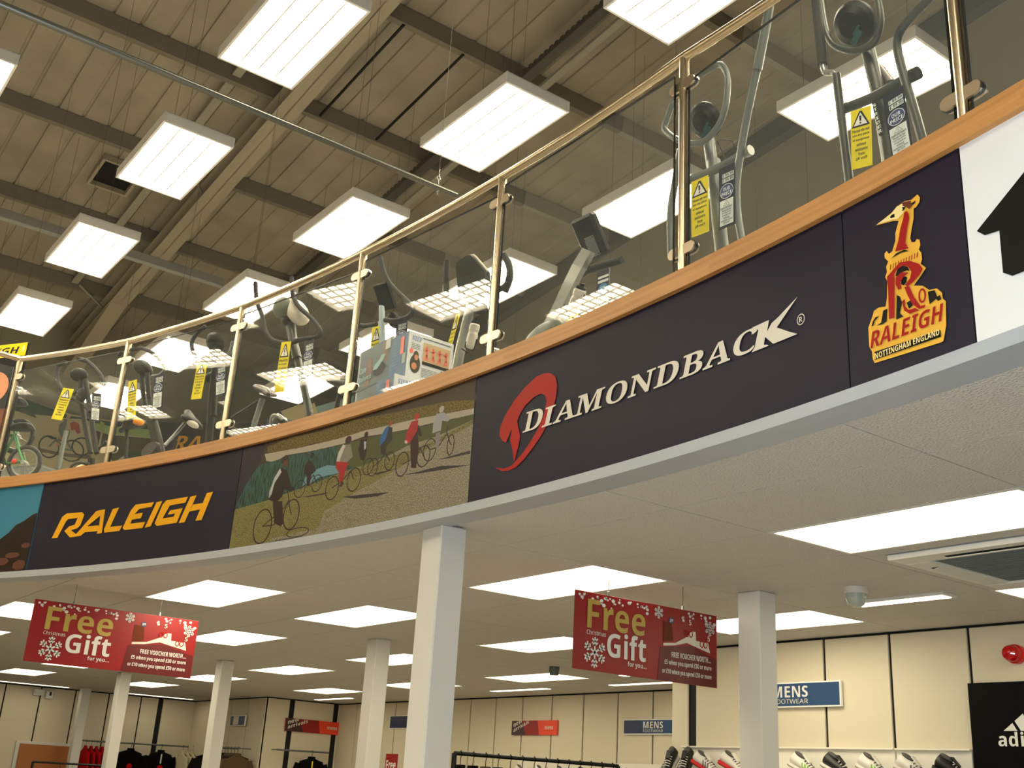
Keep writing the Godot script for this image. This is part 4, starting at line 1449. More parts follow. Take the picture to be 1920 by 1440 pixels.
func tag_shapes(kind: String) -> Array:
	var id := Transform3D.IDENTITY
	var out: Array = []
	var s := Shape.new()
	s.box(Vector3(0.0575, 0.155, 0), Vector3(0.115, 0.31, 0.002))
	if kind == "warning":
		out.append(["card", s.mesh(), "tag yellow"])
		out.append(["triangle_border", on_plane(tris_of(poly([0.006, 0.214, 0.109, 0.214, 0.064, 0.296, 0.051, 0.296])), id, 0.002).mesh(), "black print"])
		out.append(["triangle_field", on_plane(tris_of(poly([0.019, 0.222, 0.096, 0.222, 0.0575, 0.287])), id, 0.003).mesh(), "white print"])
		var e := tris_of(poly([0.053, 0.242, 0.062, 0.242, 0.064, 0.27, 0.051, 0.27]))
		e.append_array(disc(Vector2(0.0575, 0.232), 0.005, 0.005, 10))
		out.append(["exclamation_mark", on_plane(e, id, 0.004).mesh(), "black print"])
		var l := PackedVector2Array()
		var y := 0.187
		for q in [["Please do not", 0.096], ["use any piece", 0.094], ["of equipment", 0.092], ["without", 0.052], ["assistance", 0.070], ["from", 0.034], ["JJB staff", 0.066]]:
			l.append_array(letters(q[0], "sans bold", Rect2(0.0575 - q[1] / 2, y, q[1], 0.0165)))
			y -= 0.0245
		out.append(["lettering", on_plane(l, id, 0.002).mesh(), "black print"])
	elif kind == "price":
		out.append(["card", s.mesh(), "tag navy"])
		var w := tris_of(poly([0.028, 0.252, 0.108, 0.252, 0.108, 0.272, 0.028, 0.272]))
		w.append_array(tris_of(poly([0.028, 0.226, 0.108, 0.226, 0.108, 0.247, 0.028, 0.247])))
		w.append_array(tris_of(poly([0.010, 0.012, 0.105, 0.012, 0.105, 0.138, 0.010, 0.138])))
		w.append_array(ring(Vector2(0.0575, 0.181), 0.047, 0.037, 0.003))
		w.append_array(letters("OUR", "sans bold", Rect2(0.033, 0.184, 0.049, 0.018)))
		w.append_array(letters("PRICE", "sans bold", Rect2(0.022, 0.160, 0.071, 0.018)))
		out.append(["white_field", on_plane(w, id, 0.0032).mesh(), "tag white"])
		out.append(["round_field", on_plane(disc(Vector2(0.0575, 0.181), 0.046, 0.036), id, 0.0018).mesh(), "tag blue"])
		var l := PackedVector2Array()
		l.append_array(letters("£ 99.99", "sans bold", Rect2(0.032, 0.255, 0.072, 0.014)))
		l.append_array(letters("£ 99.99", "sans bold", Rect2(0.032, 0.229, 0.072, 0.015)))
		l.append_array(stroke([Vector2(0.035, 0.108), Vector2(0.0575, 0.134), Vector2(0.080, 0.108), Vector2(0.035, 0.108)], 0.0015))
		l.append_array(tris_of(poly([0.0565, 0.113, 0.0585, 0.113, 0.0585, 0.125, 0.0565, 0.125])))
		var y := 0.093
		for q in [["IMPORTANT", 0.082], ["Please do not", 0.066], ["use any piece", 0.066], ["of equipment", 0.062], ["without", 0.040], ["assistance from", 0.080], ["JJB staff", 0.044]]:
			l.append_array(letters(q[0], "sans bold", Rect2(0.0575 - q[1] / 2, y, q[1], 0.0095)))
			y -= 0.0125
		out.append(["lettering", on_plane(l, id, 0.0045).mesh(), "black print"])
	else:
		out.append(["card", s.mesh(), "tag navy"])
		var w := tris_of(poly([0.010, 0.245, 0.105, 0.250, 0.105, 0.268, 0.010, 0.263]))
		w.append_array(tris_of(poly([0.010, 0.212, 0.105, 0.216, 0.105, 0.236, 0.010, 0.232])))
		w.append_array(tris_of(poly([0.008, 0.030, 0.107, 0.034, 0.107, 0.112, 0.008, 0.108])))
		w.append_array(tris_of(poly([0.112, 0.0, 0.115, 0.0, 0.115, 0.31, 0.112, 0.31])))
		out.append(["white_field", on_plane(w, id, 0.0025).mesh(), "tag white"])
		out.append(["round_field", on_plane(disc(Vector2(0.0575, 0.163), 0.044, 0.044), id, 0.0025).mesh(), "tag sky blue"])
		out.append(["round_lettering", on_plane(letters("6 OR", "sans bold", Rect2(0.036, 0.168, 0.043, 0.016)) + letters("12 MONTHS", "sans bold", Rect2(0.024, 0.148, 0.067, 0.012)), id, 0.004).mesh(), "tag white"])
		out.append(["lettering", on_plane(letters("BUY", "sans bold", Rect2(0.022, 0.078, 0.066, 0.026)) + letters("NOW", "sans bold", Rect2(0.018, 0.040, 0.074, 0.028)), id, 0.004).mesh(), "black print"])
		out.append(["blue_strip", on_plane(tris_of(poly([0.008, 0.004, 0.107, 0.008, 0.107, 0.028, 0.008, 0.024])), id, 0.0025).mesh(), "tag sky blue"])
	return out


func build_machines() -> void:
	mat("dark green paint", Color(0.17, 0.19, 0.165), 0.42, 0.1)
	mat("silver paint", Color(0.36, 0.39, 0.38), 0.42, 0.2)
	mat("bright silver", Color(0.56, 0.57, 0.56), 0.30, 0.5)
	mat("black plastic", Color(0.045, 0.04, 0.04), 0.55)
	mat("dark grey plastic", Color(0.11, 0.105, 0.095), 0.5)
	mat("grey green plastic", Color(0.36, 0.38, 0.34), 0.45)
	mat("white plastic", Color(0.80, 0.78, 0.72), 0.35)
	mat("pale blue plastic", Color(0.62, 0.68, 0.70), 0.35)
	mat("teal plastic", Color(0.12, 0.30, 0.30), 0.4)
	mat("black foam", Color(0.045, 0.038, 0.04), 0.8)
	mat("brown vinyl", Color(0.16, 0.10, 0.09), 0.5)
	mat("orange plastic", Color(0.86, 0.52, 0.10), 0.4)
	mat("tag yellow", Color(0.84, 0.78, 0.05), 0.45)
	mat("tag navy", Color(0.09, 0.09, 0.17), 0.4)
	mat("tag white", Color(0.82, 0.86, 0.84), 0.45)
	mat("tag blue", Color(0.22, 0.24, 0.44), 0.45)
	mat("tag sky blue", Color(0.18, 0.50, 0.70), 0.45)
	mat("bottle", Color(0.76, 0.74, 0.68), 0.35)

	# --- dark elliptical trainer on the right
	var t := thing("elliptical_trainer", "dark green elliptical trainer with a black round console, behind the rightmost glass pane", "exercise machine", Vector3(-2.425, 3.4, -3.643))
	stand(t, 4.5, 0.3, "dark green paint", Vector3(0, 0.789, 0))
	bar(t, "mast", "dark green paint", 0.032, [Vector3(0.006, 0.721, 0.001), Vector3(-0.028, 1.111, -0.001), Vector3(-0.073, 1.402, -0.004)])
	bar(t, "mast_sleeve", "dark green paint", 0.037, [Vector3(0.017, 0.716, 0.001), Vector3(-0.014, 1.103, -0.001), Vector3(-0.019, 1.155, -0.001)])
	pod(t, Vector3(-0.139, 1.589, -0.008), Vector3(0.106, 0.104, 0.045), facing(4.7, 0.62, 0.0), "black plastic")
	bar(t, "handlebar", "dark green paint", 0.0165, [Vector3(-0.298, 1.954, 0.036), Vector3(-0.289, 1.792, 0.036), Vector3(-0.267, 1.596, 0.037), Vector3(-0.228, 1.496, 0.038), Vector3(-0.118, 1.396, 0.044), Vector3(-0.001, 1.367, 0.05), Vector3(0.043, 1.459, 0.053), Vector3(0.03, 1.616, 0.052), Vector3(0.02, 1.77, 0.052)])
	bar(t, "swing_arm", "dark green paint", 0.020, [Vector3(-0.134, 0.642, 0.093), Vector3(-0.16, 0.999, 0.092), Vector3(-0.18, 1.288, 0.091)])
	bar(t, "swing_arm_joint", "bright silver", 0.014, [Vector3(-0.181, 1.282, 0.091), Vector3(-0.194, 1.307, 0.09), Vector3(-0.245, 1.333, 0.088), Vector3(-0.255, 1.387, 0.087)])
	bar(t, "swing_arm_grip", "black foam", 0.024, [Vector3(-0.255, 1.384, 0.087), Vector3(-0.265, 1.569, 0.087), Vector3(-0.286, 1.95, 0.086)])
	bar(t, "swing_arm", "dark green paint", 0.020, [Vector3(0.252, 0.639, 0.119), Vector3(0.214, 0.857, 0.115), Vector3(0.168, 1.09, 0.112), Vector3(0.144, 1.243, 0.11), Vector3(0.163, 1.313, 0.112), Vector3(0.237, 1.348, 0.117), Vector3(0.328, 1.378, 0.125), Vector3(0.401, 1.451, 0.131)])
	bar(t, "cross_bar", "dark green paint", 0.024, [Vector3(-0.184, 1.118, 0.06), Vector3(-0.005, 1.088, 0.07), Vector3(0.178, 1.088, 0.083)])
	bar(t, "bar_cap", "black plastic", 0.029, [Vector3(0.173, 1.088, 0.082), Vector3(0.221, 1.084, 0.086)])
	bar(t, "name_strip", "black plastic", 0.010, [Vector3(-0.02, 1.093, 0.059), Vector3(0.009, 0.898, 0.061)])
	bar(t, "drive_cover", "brown vinyl", 0.03, [Vector3(-0.066, 1.323, -0.054), Vector3(-0.007, 1.205, -0.05)])
	var strip := PackedVector2Array()
	var word := "STRIDER"
	for k in word.length():
		strip.append_array(letters(word[k], "sans bold", Rect2(-0.008, 0.150 - 0.0235 * k, 0.016, 0.016)))
	var low: Vector3 = Vector3(0.023, 0.883, 0.082)
	var top: Vector3 = Vector3(-0.006, 1.076, 0.08)
	var up := (top - low).normalized()
	var side := facing(4.7).x
	part("name_lettering", on_plane(strip, Transform3D(Basis((side - up * side.dot(up)).normalized(), up, (side - up * side.dot(up)).normalized().cross(up)), low), 0.002), M["tag white"], t)

	# --- silver elliptical trainer
	t = thing("elliptical_trainer", "silver grey elliptical trainer with looped handlebar, behind the post left of the heron badge", "exercise machine", Vector3(-3.414, 3.4, -3.666))
	stand(t, 0.0, 0.3, "silver paint", Vector3(0, 0.761, 0))
	bar(t, "mast", "silver paint", 0.031, [Vector3(0.007, 0.715, 0), Vector3(-0.039, 1.123, 0.001), Vector3(-0.078, 1.417, 0.002)])
	bar(t, "mast_sleeve", "silver paint", 0.036, [Vector3(0.01, 0.713, 0), Vector3(-0.029, 1.057, 0.001), Vector3(-0.045, 1.275, 0.001)])
	pod(t, Vector3(-0.103, 1.546, 0.002), Vector3(0.098, 0.098, 0.042), facing(0.0, 0.62, 0.0), "black plastic")
	bar(t, "handlebar", "silver paint", 0.0165, [Vector3(-0.266, 1.713, 0.077), Vector3(-0.312, 1.618, 0.079), Vector3(-0.335, 1.572, 0.08), Vector3(-0.264, 1.486, 0.077), Vector3(-0.149, 1.395, 0.074), Vector3(-0.045, 1.353, 0.071), Vector3(0.064, 1.408, 0.07), Vector3(0.109, 1.506, 0.069), Vector3(0.125, 1.67, 0.069), Vector3(0.075, 1.779, 0.07), Vector3(-0.074, 1.783, 0.072), Vector3(-0.135, 1.775, 0.073)])
	bar(t, "swing_arm", "silver paint", 0.019, [Vector3(0.233, 0.625, 0.099), Vector3(0.197, 0.838, 0.099), Vector3(0.192, 1, 0.099), Vector3(0.222, 1.149, 0.099), Vector3(0.267, 1.339, 0.099), Vector3(0.341, 1.577, 0.1)])
	bar(t, "swing_arm_grip", "silver paint", 0.023, [Vector3(0.341, 1.571, 0.1), Vector3(0.41, 1.82, 0.101), Vector3(0.457, 2.016, 0.102)])
	bar(t, "swing_arm", "silver paint", 0.019, [Vector3(-0.242, 0.769, 0.106), Vector3(-0.252, 1.017, 0.107), Vector3(-0.216, 1.189, 0.106), Vector3(-0.18, 1.364, 0.104)])
	bar(t, "cross_bar", "silver paint", 0.023, [Vector3(-0.163, 1.179, 0.074), Vector3(0.062, 1.159, 0.07), Vector3(0.25, 1.17, 0.069)])
	bar(t, "bar_cap", "bright silver", 0.027, [Vector3(0.233, 1.169, 0.069), Vector3(0.264, 1.169, 0.069)])
	bar(t, "console_cable", "black plastic", 0.0035, [Vector3(-0.065, 1.423, -0.048), Vector3(-0.04, 1.363, -0.049), Vector3(-0.019, 1.306, -0.049), Vector3(-0.005, 1.268, -0.049)], 6)
	bar(t, "console_cable", "black plastic", 0.0025, [Vector3(-0.047, 1.424, -0.049), Vector3(0.033, 1.387, -0.05), Vector3(0.068, 1.307, -0.05)], 6)

	# --- upright bike with a tilted monitor
	t = thing("exercise_bike", "exercise bike with a tilted dark monitor on a silver arm and a water bottle", "exercise machine", Vector3(-4.663, 3.4, -3.587))
	stand(t, -4.8, 0.3, "silver paint", Vector3(-0.051, 0.718, 0.006))
	var m0: Vector3 = Vector3(0.275, 1.171, -0.027)
	var b3 := facing(-4.8, 0.62, 0.0)
	var s := Shape.new()
	s.box(m0 + b3 * Vector3(0, 0, -0.03), Vector3(0.175, 0.25, 0.06), b3, 0.016)
	part("monitor", s, M["dark grey plastic"], t)
	s = Shape.new()
	s.box(m0 + b3 * Vector3(0.012, -0.055, 0.007), Vector3(0.072, 0.118, 0.006), b3, 0.002)
	var pl := part("bracket_plate", s, M["silver paint"], t)
	s = Shape.new()
	for q in [[-0.02, -0.005], [0.042, -0.005], [-0.02, -0.105], [0.042, -0.105]]:
		s.ball(m0 + b3 * Vector3(q[0], q[1], 0.011), Vector3(0.005, 0.005, 0.003), b3, 8)
	part("screw", s, M["black plastic"], pl)
	s = Shape.new()
	var rings: Array = []
	for q in [[Vector3(0.365, 1.035, 0.035), 0.042], [Vector3(0.293, 0.959, 0.041), 0.045], [Vector3(0.208, 0.887, 0.029), 0.044], [Vector3(0.054, 0.773, -0.005), 0.040], [Vector3(-0.046, 0.65, 0.006), 0.040]]:
		var row: Array = []
		var ax := facing(-4.8, 0, -0.6)
		for c in [[-1, -1], [1, -1], [1, 1], [-1, 1]]:
			row.append(q[0] + ax * Vector3(q[1] * c[0], 0, 0.018 * c[1]))
		rings.append(row)
	for k in rings.size() - 1:
		for i in 4:
			var j := (i + 1) % 4
			s.quad(rings[k][i], rings[k][j], rings[k + 1][j], rings[k + 1][i], rings[k][i] + rings[k][j] - rings[k][(i + 2) % 4] - rings[k][(i + 3) % 4])
	part("monitor_arm", s, M["bright silver"], t)
	bar(t, "grip_bar", "black foam", 0.021, [Vector3(0.357, 0.926, 0.016), Vector3(0.456, 0.919, 0.008), Vector3(0.601, 0.906, -0.003)])
	bar(t, "grip_bar", "dark green paint", 0.014, [Vector3(0.153, 0.884, 0.014), Vector3(0.248, 0.914, 0.005), Vector3(0.343, 0.937, -0.003)])
	bar(t, "grip_bar", "black foam", 0.019, [Vector3(-0.34, 0.997, 0.093), Vector3(-0.297, 1.083, 0.087), Vector3(-0.319, 1.19, 0.091), Vector3(-0.375, 1.251, 0.098)])
	s = Shape.new()
	s.ball(Vector3(-0.032, 0.564, 0.004), Vector3(0.20, 0.16, 0.09), facing(-4.8, 0, 0.35), 18)
	part("body_shell", s, M["grey green plastic"], t)
	single_bottle(Vector3(-4.346, 4.227, -3.548), Vector3(-4.428, 4.109, -3.56), 0.036, "pale water bottle held by a wire cage below the tilted monitor")
	bar(t, "bottle_cage", "black plastic", 0.004, [Vector3(0.221, 0.736, 0.078), Vector3(0.286, 0.608, 0.072), Vector3(0.331, 0.608, 0.068), Vector3(0.377, 0.754, 0.064)], 6)
	bar(t, "bottle_cage", "black plastic", 0.004, [Vector3(0.258, 0.667, 0.075), Vector3(0.358, 0.654, 0.066)], 6)

	# --- bike with a silver post and a pale topped console
	t = thing("exercise_bike", "exercise bike with a pale rimmed console back and thick silver post, right of the cartons", "exercise machine", Vector3(-5.433, 3.4, -3.477))
	stand(t, -9.6, 0.3, "bright silver", Vector3(-0.004, 0.621, 0.001))
	s = Shape.new()
	var prof := poly([-0.112, -0.12, -0.118, 0.09, -0.105, 0.115, -0.02, 0.135, 0.02, 0.13, 0.045, 0.105, 0.135, -0.01, 0.135, -0.12])
	var c4: Vector3 = Vector3(0.037, 1.244, -0.006)
	s.prism(prof, -0.05, 0.0, Transform3D(facing(-9.6, 0.2), c4))
	part("console", s, M["dark grey plastic"], t)
	s = Shape.new()
	for k in [1, 2, 3, 4, 5]:
		var a := facing(-9.6, 0.2) * Vector3(prof[k].x, prof[k].y, -0.03) + c4
		var b := facing(-9.6, 0.2) * Vector3(prof[k + 1].x, prof[k + 1].y, -0.03) + c4
		s.tube([a, b], 0.011, 8)
	part("console_rim", s, M["white plastic"], t)
	bar(t, "post", "bright silver", 0.032, [Vector3(-0.019, 0.536, 0.003), Vector3(0.004, 0.726, -0.001), Vector3(0.049, 0.931, -0.008), Vector3(0.092, 1.065, -0.016)], 18)
	s = Shape.new()
	s.ball(Vector3(0.136, 1.055, 0.018), Vector3(0.05, 0.05, 0.05), Basis.IDENTITY, 18)
	part("post_joint", s, M["bright silver"], t)
	bar(t, "handlebar", "black foam", 0.019, [Vector3(-0.082, 1.35, 0.096), Vector3(-0.082, 1.256, 0.096), Vector3(-0.053, 1.079, 0.09)])
	bar(t, "handlebar", "black foam", 0.019, [Vector3(0.436, 1.235, 0.013), Vector3(0.5, 1.118, 0.004), Vector3(0.486, 1.016, 0.006), Vector3(0.364, 1.006, 0.023), Vector3(0.224, 1.017, 0.044)])
	s = Shape.new()
	s.ball(Vector3(0.152, 0.983, -0.025), Vector3(0.06, 0.035, 0.05), facing(-9.6), 12)
	part("tension_knob", s, M["black plastic"], t)
	single_bottle(Vector3(-5.219, 4.252, -3.441), Vector3(-5.254, 4.092, -3.436), 0.032, "grey water bottle with a black cap beside the thick silver post")
	bar(t, "bottle_cage", "black plastic", 0.004, [Vector3(0.179, 0.725, 0.072), Vector3(0.169, 0.686, 0.073), Vector3(0.251, 0.645, 0.06), Vector3(0.272, 0.716, 0.057)], 6)
	bar(t, "bottle_cage", "black plastic", 0.004, [Vector3(0.108, 0.702, 0.053), Vector3(0.168, 0.66, 0.043)], 6)

	# --- bike with a black slab console, behind the cartons
	t = thing("exercise_bike", "exercise bike with a black rectangular console on a pale blue stem, behind the cartons", "exercise machine", Vector3(-6.14, 3.4, -3.335))
	stand(t, -13.0, 0.3, "pale blue plastic", Vector3(-0.022, 0.892, 0.005))
	var b5 := facing(-13.0, 0.62, -0.05)
	s = Shape.new()
	s.box(Vector3(-0.048, 1.306, 0.011), Vector3(0.135, 0.19, 0.04), b5, 0.008)
	part("console", s, M["black plastic"], t)
	s = Shape.new()
	s.ball(Vector3(-0.005, 1.137, -0.05), Vector3(0.045, 0.06, 0.04), b5, 12)
	part("console_neck", s, M["black plastic"], t)
	s = Shape.new()
	var st: Array = []
	for q in [[Vector3(0.079, 0.739, 0.044), 0.022], [Vector3(0.052, 0.934, 0.05), 0.022], [Vector3(0.02, 1.135, 0.057), 0.021], [Vector3(-0.003, 1.207, 0.052), 0.015]]:
		var row: Array = []
		for i in 12:
			row.append(q[0] + facing(-13.0) * Vector3(q[1] * cos(TAU * i / 12), 0, 0.02 * sin(TAU * i / 12)))
		st.append(row)
	s.loft(st)
	part("stem", s, M["pale blue plastic"], t)
	bar(t, "handlebar", "black foam", 0.017, [Vector3(-0.044, 1.581, 0.083), Vector3(-0.002, 1.464, 0.073), Vector3(0.075, 1.347, 0.055), Vector3(0.202, 1.226, 0.027), Vector3(0.303, 1.138, 0.006), Vector3(0.339, 1.083, -0.002), Vector3(0.304, 1.046, 0.005), Vector3(0.175, 1.048, 0.033), Vector3(0.07, 1.081, 0.056)])
	bar(t, "handlebar", "black foam", 0.015, [Vector3(-0.261, 1.15, 0.115), Vector3(-0.171, 1.097, 0.093), Vector3(-0.036, 1.082, 0.06)])

	# --- bike with a white headed console
	t = thing("exercise_bike", "exercise bike with a white and grey egg shaped console and curved black handlebars", "exercise machine", Vector3(-6.791, 3.4, -3.167))
	stand(t, -17.2, 0.2, "dark green paint", Vector3(-0.018, 0.567, 0.005), Vector3(-0.07, 0.855, -0.24))
	s = Shape.new()
	s.ball(Vector3(-0.283, 1.397, 0.085), Vector3(0.155, 0.080, 0.075), facing(-17.5, 0.1, -0.72), 20)
	part("console", s, M["white plastic"], t)
	s = Shape.new()
	s.ball(Vector3(-0.363, 1.429, 0.162), Vector3(0.100, 0.085, 0.055), facing(-17.5, 0.1, -0.6), 18)
	part("console_face", s, M["grey green plastic"], t)
	s = Shape.new()
	s.ball(Vector3(-0.331, 1.329, 0.121), Vector3(0.06, 0.045, 0.05), facing(-17.5, 0.1, -0.8), 14)
	part("console_neck", s, M["dark grey plastic"], t)
	bar(t, "mast", "dark green paint", 0.027, [Vector3(-0.333, 1.344, 0.1), Vector3(-0.252, 1.116, 0.075), Vector3(-0.173, 0.935, 0.051), Vector3(-0.079, 0.716, 0.023), Vector3(0.003, 0.505, -0.001)], 14)
	bar(t, "mast_sleeve", "dark green paint", 0.033, [Vector3(-0.326, 1.318, 0.109), Vector3(-0.252, 1.134, 0.086), Vector3(-0.2, 1.011, 0.069)], 14)
	bar(t, "handlebar", "black foam", 0.017, [Vector3(-0.663, 1.701, 0.283), Vector3(-0.621, 1.531, 0.269), Vector3(-0.537, 1.399, 0.24), Vector3(-0.485, 1.259, 0.223), Vector3(-0.387, 1.163, 0.191), Vector3(-0.251, 1.119, 0.148), Vector3(-0.144, 1.114, 0.115)])
	bar(t, "handlebar", "black foam", 0.017, [Vector3(-0.284, 1.655, 0.158), Vector3(-0.254, 1.509, 0.149), Vector3(-0.182, 1.399, 0.127), Vector3(-0.009, 1.259, 0.076), Vector3(0.093, 1.146, 0.047), Vector3(0.08, 1.1, 0.05), Vector3(-0.092, 1.12, 0.1), Vector3(-0.177, 1.121, 0.125)])
	saddle(t, Vector3(-0.07, 0.855, -0.24), facing(-18.0, 0.0, -0.3) * Basis(Vector3.UP, -0.5), "black plastic")
	bar(t, "seat_post", "dark grey plastic", 0.018, [Vector3(-0.073, 0.806, -0.239), Vector3(-0.089, 0.703, -0.234), Vector3(-0.096, 0.543, -0.232)])

	# --- bike with a round console and one curled grip
	t = thing("exercise_bike", "exercise bike with a round black console and a curled black grip, left of the white headed bike", "exercise machine", Vector3(-7.8, 3.4, -2.833))
	stand(t, -21.0, 0.2, "dark grey plastic", Vector3(-0.042, 1.047, 0.016), Vector3(0.176, 0.925, -0.33))
	pod(t, Vector3(-0.088, 1.306, 0.033), Vector3(0.082, 0.085, 0.035), facing(-21.0, 0.6, 0.0), "black plastic")
	bar(t, "mast", "dark grey plastic", 0.025, [Vector3(0.017, 0.694, -0.007), Vector3(-0.033, 1.002, 0.012), Vector3(-0.071, 1.25, 0.027)])
	bar(t, "handlebar", "black foam", 0.017, [Vector3(-0.111, 1.428, 0.117), Vector3(-0.19, 1.388, 0.148), Vector3(-0.237, 1.325, 0.167), Vector3(-0.217, 1.254, 0.159), Vector3(-0.171, 1.188, 0.141)])
	bar(t, "handlebar", "silver paint", 0.014, [Vector3(-0.171, 1.188, 0.141), Vector3(-0.112, 1.108, 0.117), Vector3(0.01, 1.07, 0.071), Vector3(0.115, 1.087, 0.032), Vector3(0.192, 1.16, 0.003), Vector3(0.203, 1.244, -0)])
	s = Shape.new()
	s.ball(Vector3(-0.103, 1.027, 0.018), Vector3(0.05, 0.04, 0.04), facing(-21.0), 12)
	part("tension_knob", s, M["black plastic"], t)

	saddle(t, Vector3(0.176, 0.925, -0.33), facing(-18.0, 0.0, -0.42) * Basis(Vector3.UP, -0.5), "brown vinyl")
	bar(t, "seat_post", "silver paint", 0.023, [Vector3(0.146, 0.878, -0.32), Vector3(0.109, 0.725, -0.307), Vector3(0.075, 0.559, -0.294)])
	bar(t, "seat_slider", "dark grey plastic", 0.012, [Vector3(0.105, 0.867, -0.305), Vector3(-0.015, 0.816, -0.261), Vector3(-0.147, 0.765, -0.212)])
	bar(t, "frame_tube", "dark grey plastic", 0.012, [Vector3(-0.144, 0.695, -0.213), Vector3(-0.007, 0.625, -0.264), Vector3(0.083, 0.571, -0.297)])

	# --- dark bike with a white nosed saddle
	t = thing("exercise_bike", "dark exercise bike with a white nosed saddle, in front of the far navy board", "exercise machine", Vector3(-8.27, 3.4, -2.646))
	stand(t, -24.3, 0.2, "dark grey plastic", Vector3(-0.004, 0.479, 0.002), Vector3(-0.112, 0.822, -0.224))
	s = Shape.new()
	s.ball(Vector3(-0.335, 1.209, 0.147), Vector3(0.115, 0.06, 0.06), facing(-24.5, 0, -0.55), 18)
	part("console", s, M["dark grey plastic"], t)
	bar(t, "handlebar", "black foam", 0.016, [Vector3(-0.379, 1.352, 0.244), Vector3(-0.27, 1.354, 0.195), Vector3(-0.134, 1.277, 0.134), Vector3(-0.065, 1.212, 0.104)])
	bar(t, "handlebar", "silver paint", 0.013, [Vector3(-0.065, 1.212, 0.104), Vector3(0.005, 1.138, 0.074), Vector3(-0.023, 1.088, 0.086), Vector3(-0.12, 1.084, 0.128)])
	bar(t, "handlebar", "black foam", 0.015, [Vector3(-0.512, 1.316, 0.307), Vector3(-0.487, 1.35, 0.295), Vector3(-0.438, 1.324, 0.272)])
	bar(t, "stem", "dark grey plastic", 0.020, [Vector3(-0.336, 1.164, 0.147), Vector3(-0.289, 0.997, 0.126), Vector3(-0.22, 0.831, 0.096), Vector3(-0.182, 0.756, 0.079)])
	bar(t, "stem", "dark grey plastic", 0.020, [Vector3(-0.235, 1.14, 0.135), Vector3(-0.189, 0.975, 0.114), Vector3(-0.131, 0.834, 0.089), Vector3(-0.072, 0.734, 0.063)])
	bar(t, "mast", "dark grey plastic", 0.042, [Vector3(-0.166, 0.78, 0.072), Vector3(-0.077, 0.616, 0.033), Vector3(0.021, 0.412, -0.008)], 14)
	s = Shape.new()
	s.lathe([Vector2(0.0, 0.03), Vector2(0.07, 0.03), Vector2(0.085, 0.0), Vector2(0.07, -0.03), Vector2(0.0, -0.03)], Transform3D(facing(-24.0) * Basis(Vector3.RIGHT, 1.2), Vector3(0.056, 0.443, 0.085)), 18)
	part("flywheel", s, M["black plastic"], t)
	saddle(t, Vector3(-0.112, 0.822, -0.224), facing(-23.5, 0.0, -0.75) * Basis(Vector3.UP, PI - 0.35), "black plastic", "white plastic")
	bar(t, "seat_post", "silver paint", 0.015, [Vector3(-0.158, 0.783, -0.204), Vector3(-0.168, 0.677, -0.146), Vector3(-0.115, 0.554, -0.06)])
	bar(t, "pedal_crank", "dark grey plastic", 0.012, [Vector3(0.216, 0.522, -0.035), Vector3(0.208, 0.455, -0.032), Vector3(0.174, 0.417, -0.018)])

	# --- bike at the far left
	t = thing("exercise_bike", "exercise bike with curled black handlebars and a twin dark mast, leftmost of the bikes", "exercise machine", Vector3(-8.953, 3.4, -2.334))
	stand(t, -27.4, 0.2, "dark grey plastic", Vector3(-0.005, 0.481, 0.002), Vector3(-0.116, 0.846, -0.278))
	s = Shape.new()
	s.ball(Vector3(-0.307, 1.237, 0.156), Vector3(0.098, 0.058, 0.05), facing(-27.5, 0, -0.25), 16)
	part("console", s, M["black plastic"], t)
	bar(t, "handlebar", "black foam", 0.018, [Vector3(-0.362, 1.337, 0.264), Vector3(-0.439, 1.322, 0.305), Vector3(-0.445, 1.256, 0.309), Vector3(-0.39, 1.135, 0.279), Vector3(-0.308, 1.06, 0.235), Vector3(-0.197, 1.037, 0.177)])
	bar(t, "handlebar", "black foam", 0.018, [Vector3(-0.237, 1.349, 0.198), Vector3(-0.143, 1.318, 0.15), Vector3(-0.038, 1.233, 0.096), Vector3(0.046, 1.147, 0.055), Vector3(0.084, 1.077, 0.037)])
	bar(t, "mast", "dark grey plastic", 0.021, [Vector3(-0.275, 1.19, 0.139), Vector3(-0.238, 1.03, 0.12), Vector3(-0.135, 0.764, 0.067), Vector3(-0.027, 0.528, 0.013)])
	bar(t, "mast", "dark grey plastic", 0.021, [Vector3(-0.186, 1.17, 0.127), Vector3(-0.111, 0.983, 0.089), Vector3(-0.013, 0.743, 0.04), Vector3(0.078, 0.511, -0.005)])
	bar(t, "shift_lever", "black plastic", 0.010, [Vector3(-0.224, 0.994, 0.191), Vector3(-0.103, 0.934, 0.129), Vector3(-0.017, 0.86, 0.086)])
	s = Shape.new()
	s.ball(Vector3(-0.167, 1.021, 0.139), Vector3(0.05, 0.07, 0.04), facing(-27.5), 12)
	part("mast_head", s, M["dark grey plastic"], t)
	bar(t, "frame_tube", "dark grey plastic", 0.013, [Vector3(0.015, 0.533, -0.008), Vector3(0.061, 0.564, -0.03), Vector3(0.114, 0.612, -0.056)])
	saddle(t, Vector3(-0.116, 0.846, -0.278), facing(-26.0, 0.0, 0.12) * Basis(Vector3.UP, PI - 0.2), "black plastic", "orange plastic")
	bar(t, "seat_post", "dark grey plastic", 0.016, [Vector3(-0.136, 0.816, -0.268), Vector3(-0.117, 0.703, -0.277), Vector3(-0.093, 0.562, -0.289)])

	# --- the tags that hang from the machines
	var gy := "yellow warning tags on the machines"
	hang_tag("warning", "yellow warning tag hanging from the dark elliptical trainer", Vector3(-2.523, 4.442, -3.528), Vector3(-2.416, 4.417, -3.522), Vector3(-2.534, 4.155, -3.529), gy)
	hang_tag("warning", "yellow warning tag hanging from the silver elliptical trainer", Vector3(-3.499, 4.52, -3.544), Vector3(-3.384, 4.513, -3.546), Vector3(-3.495, 4.205, -3.544), gy)
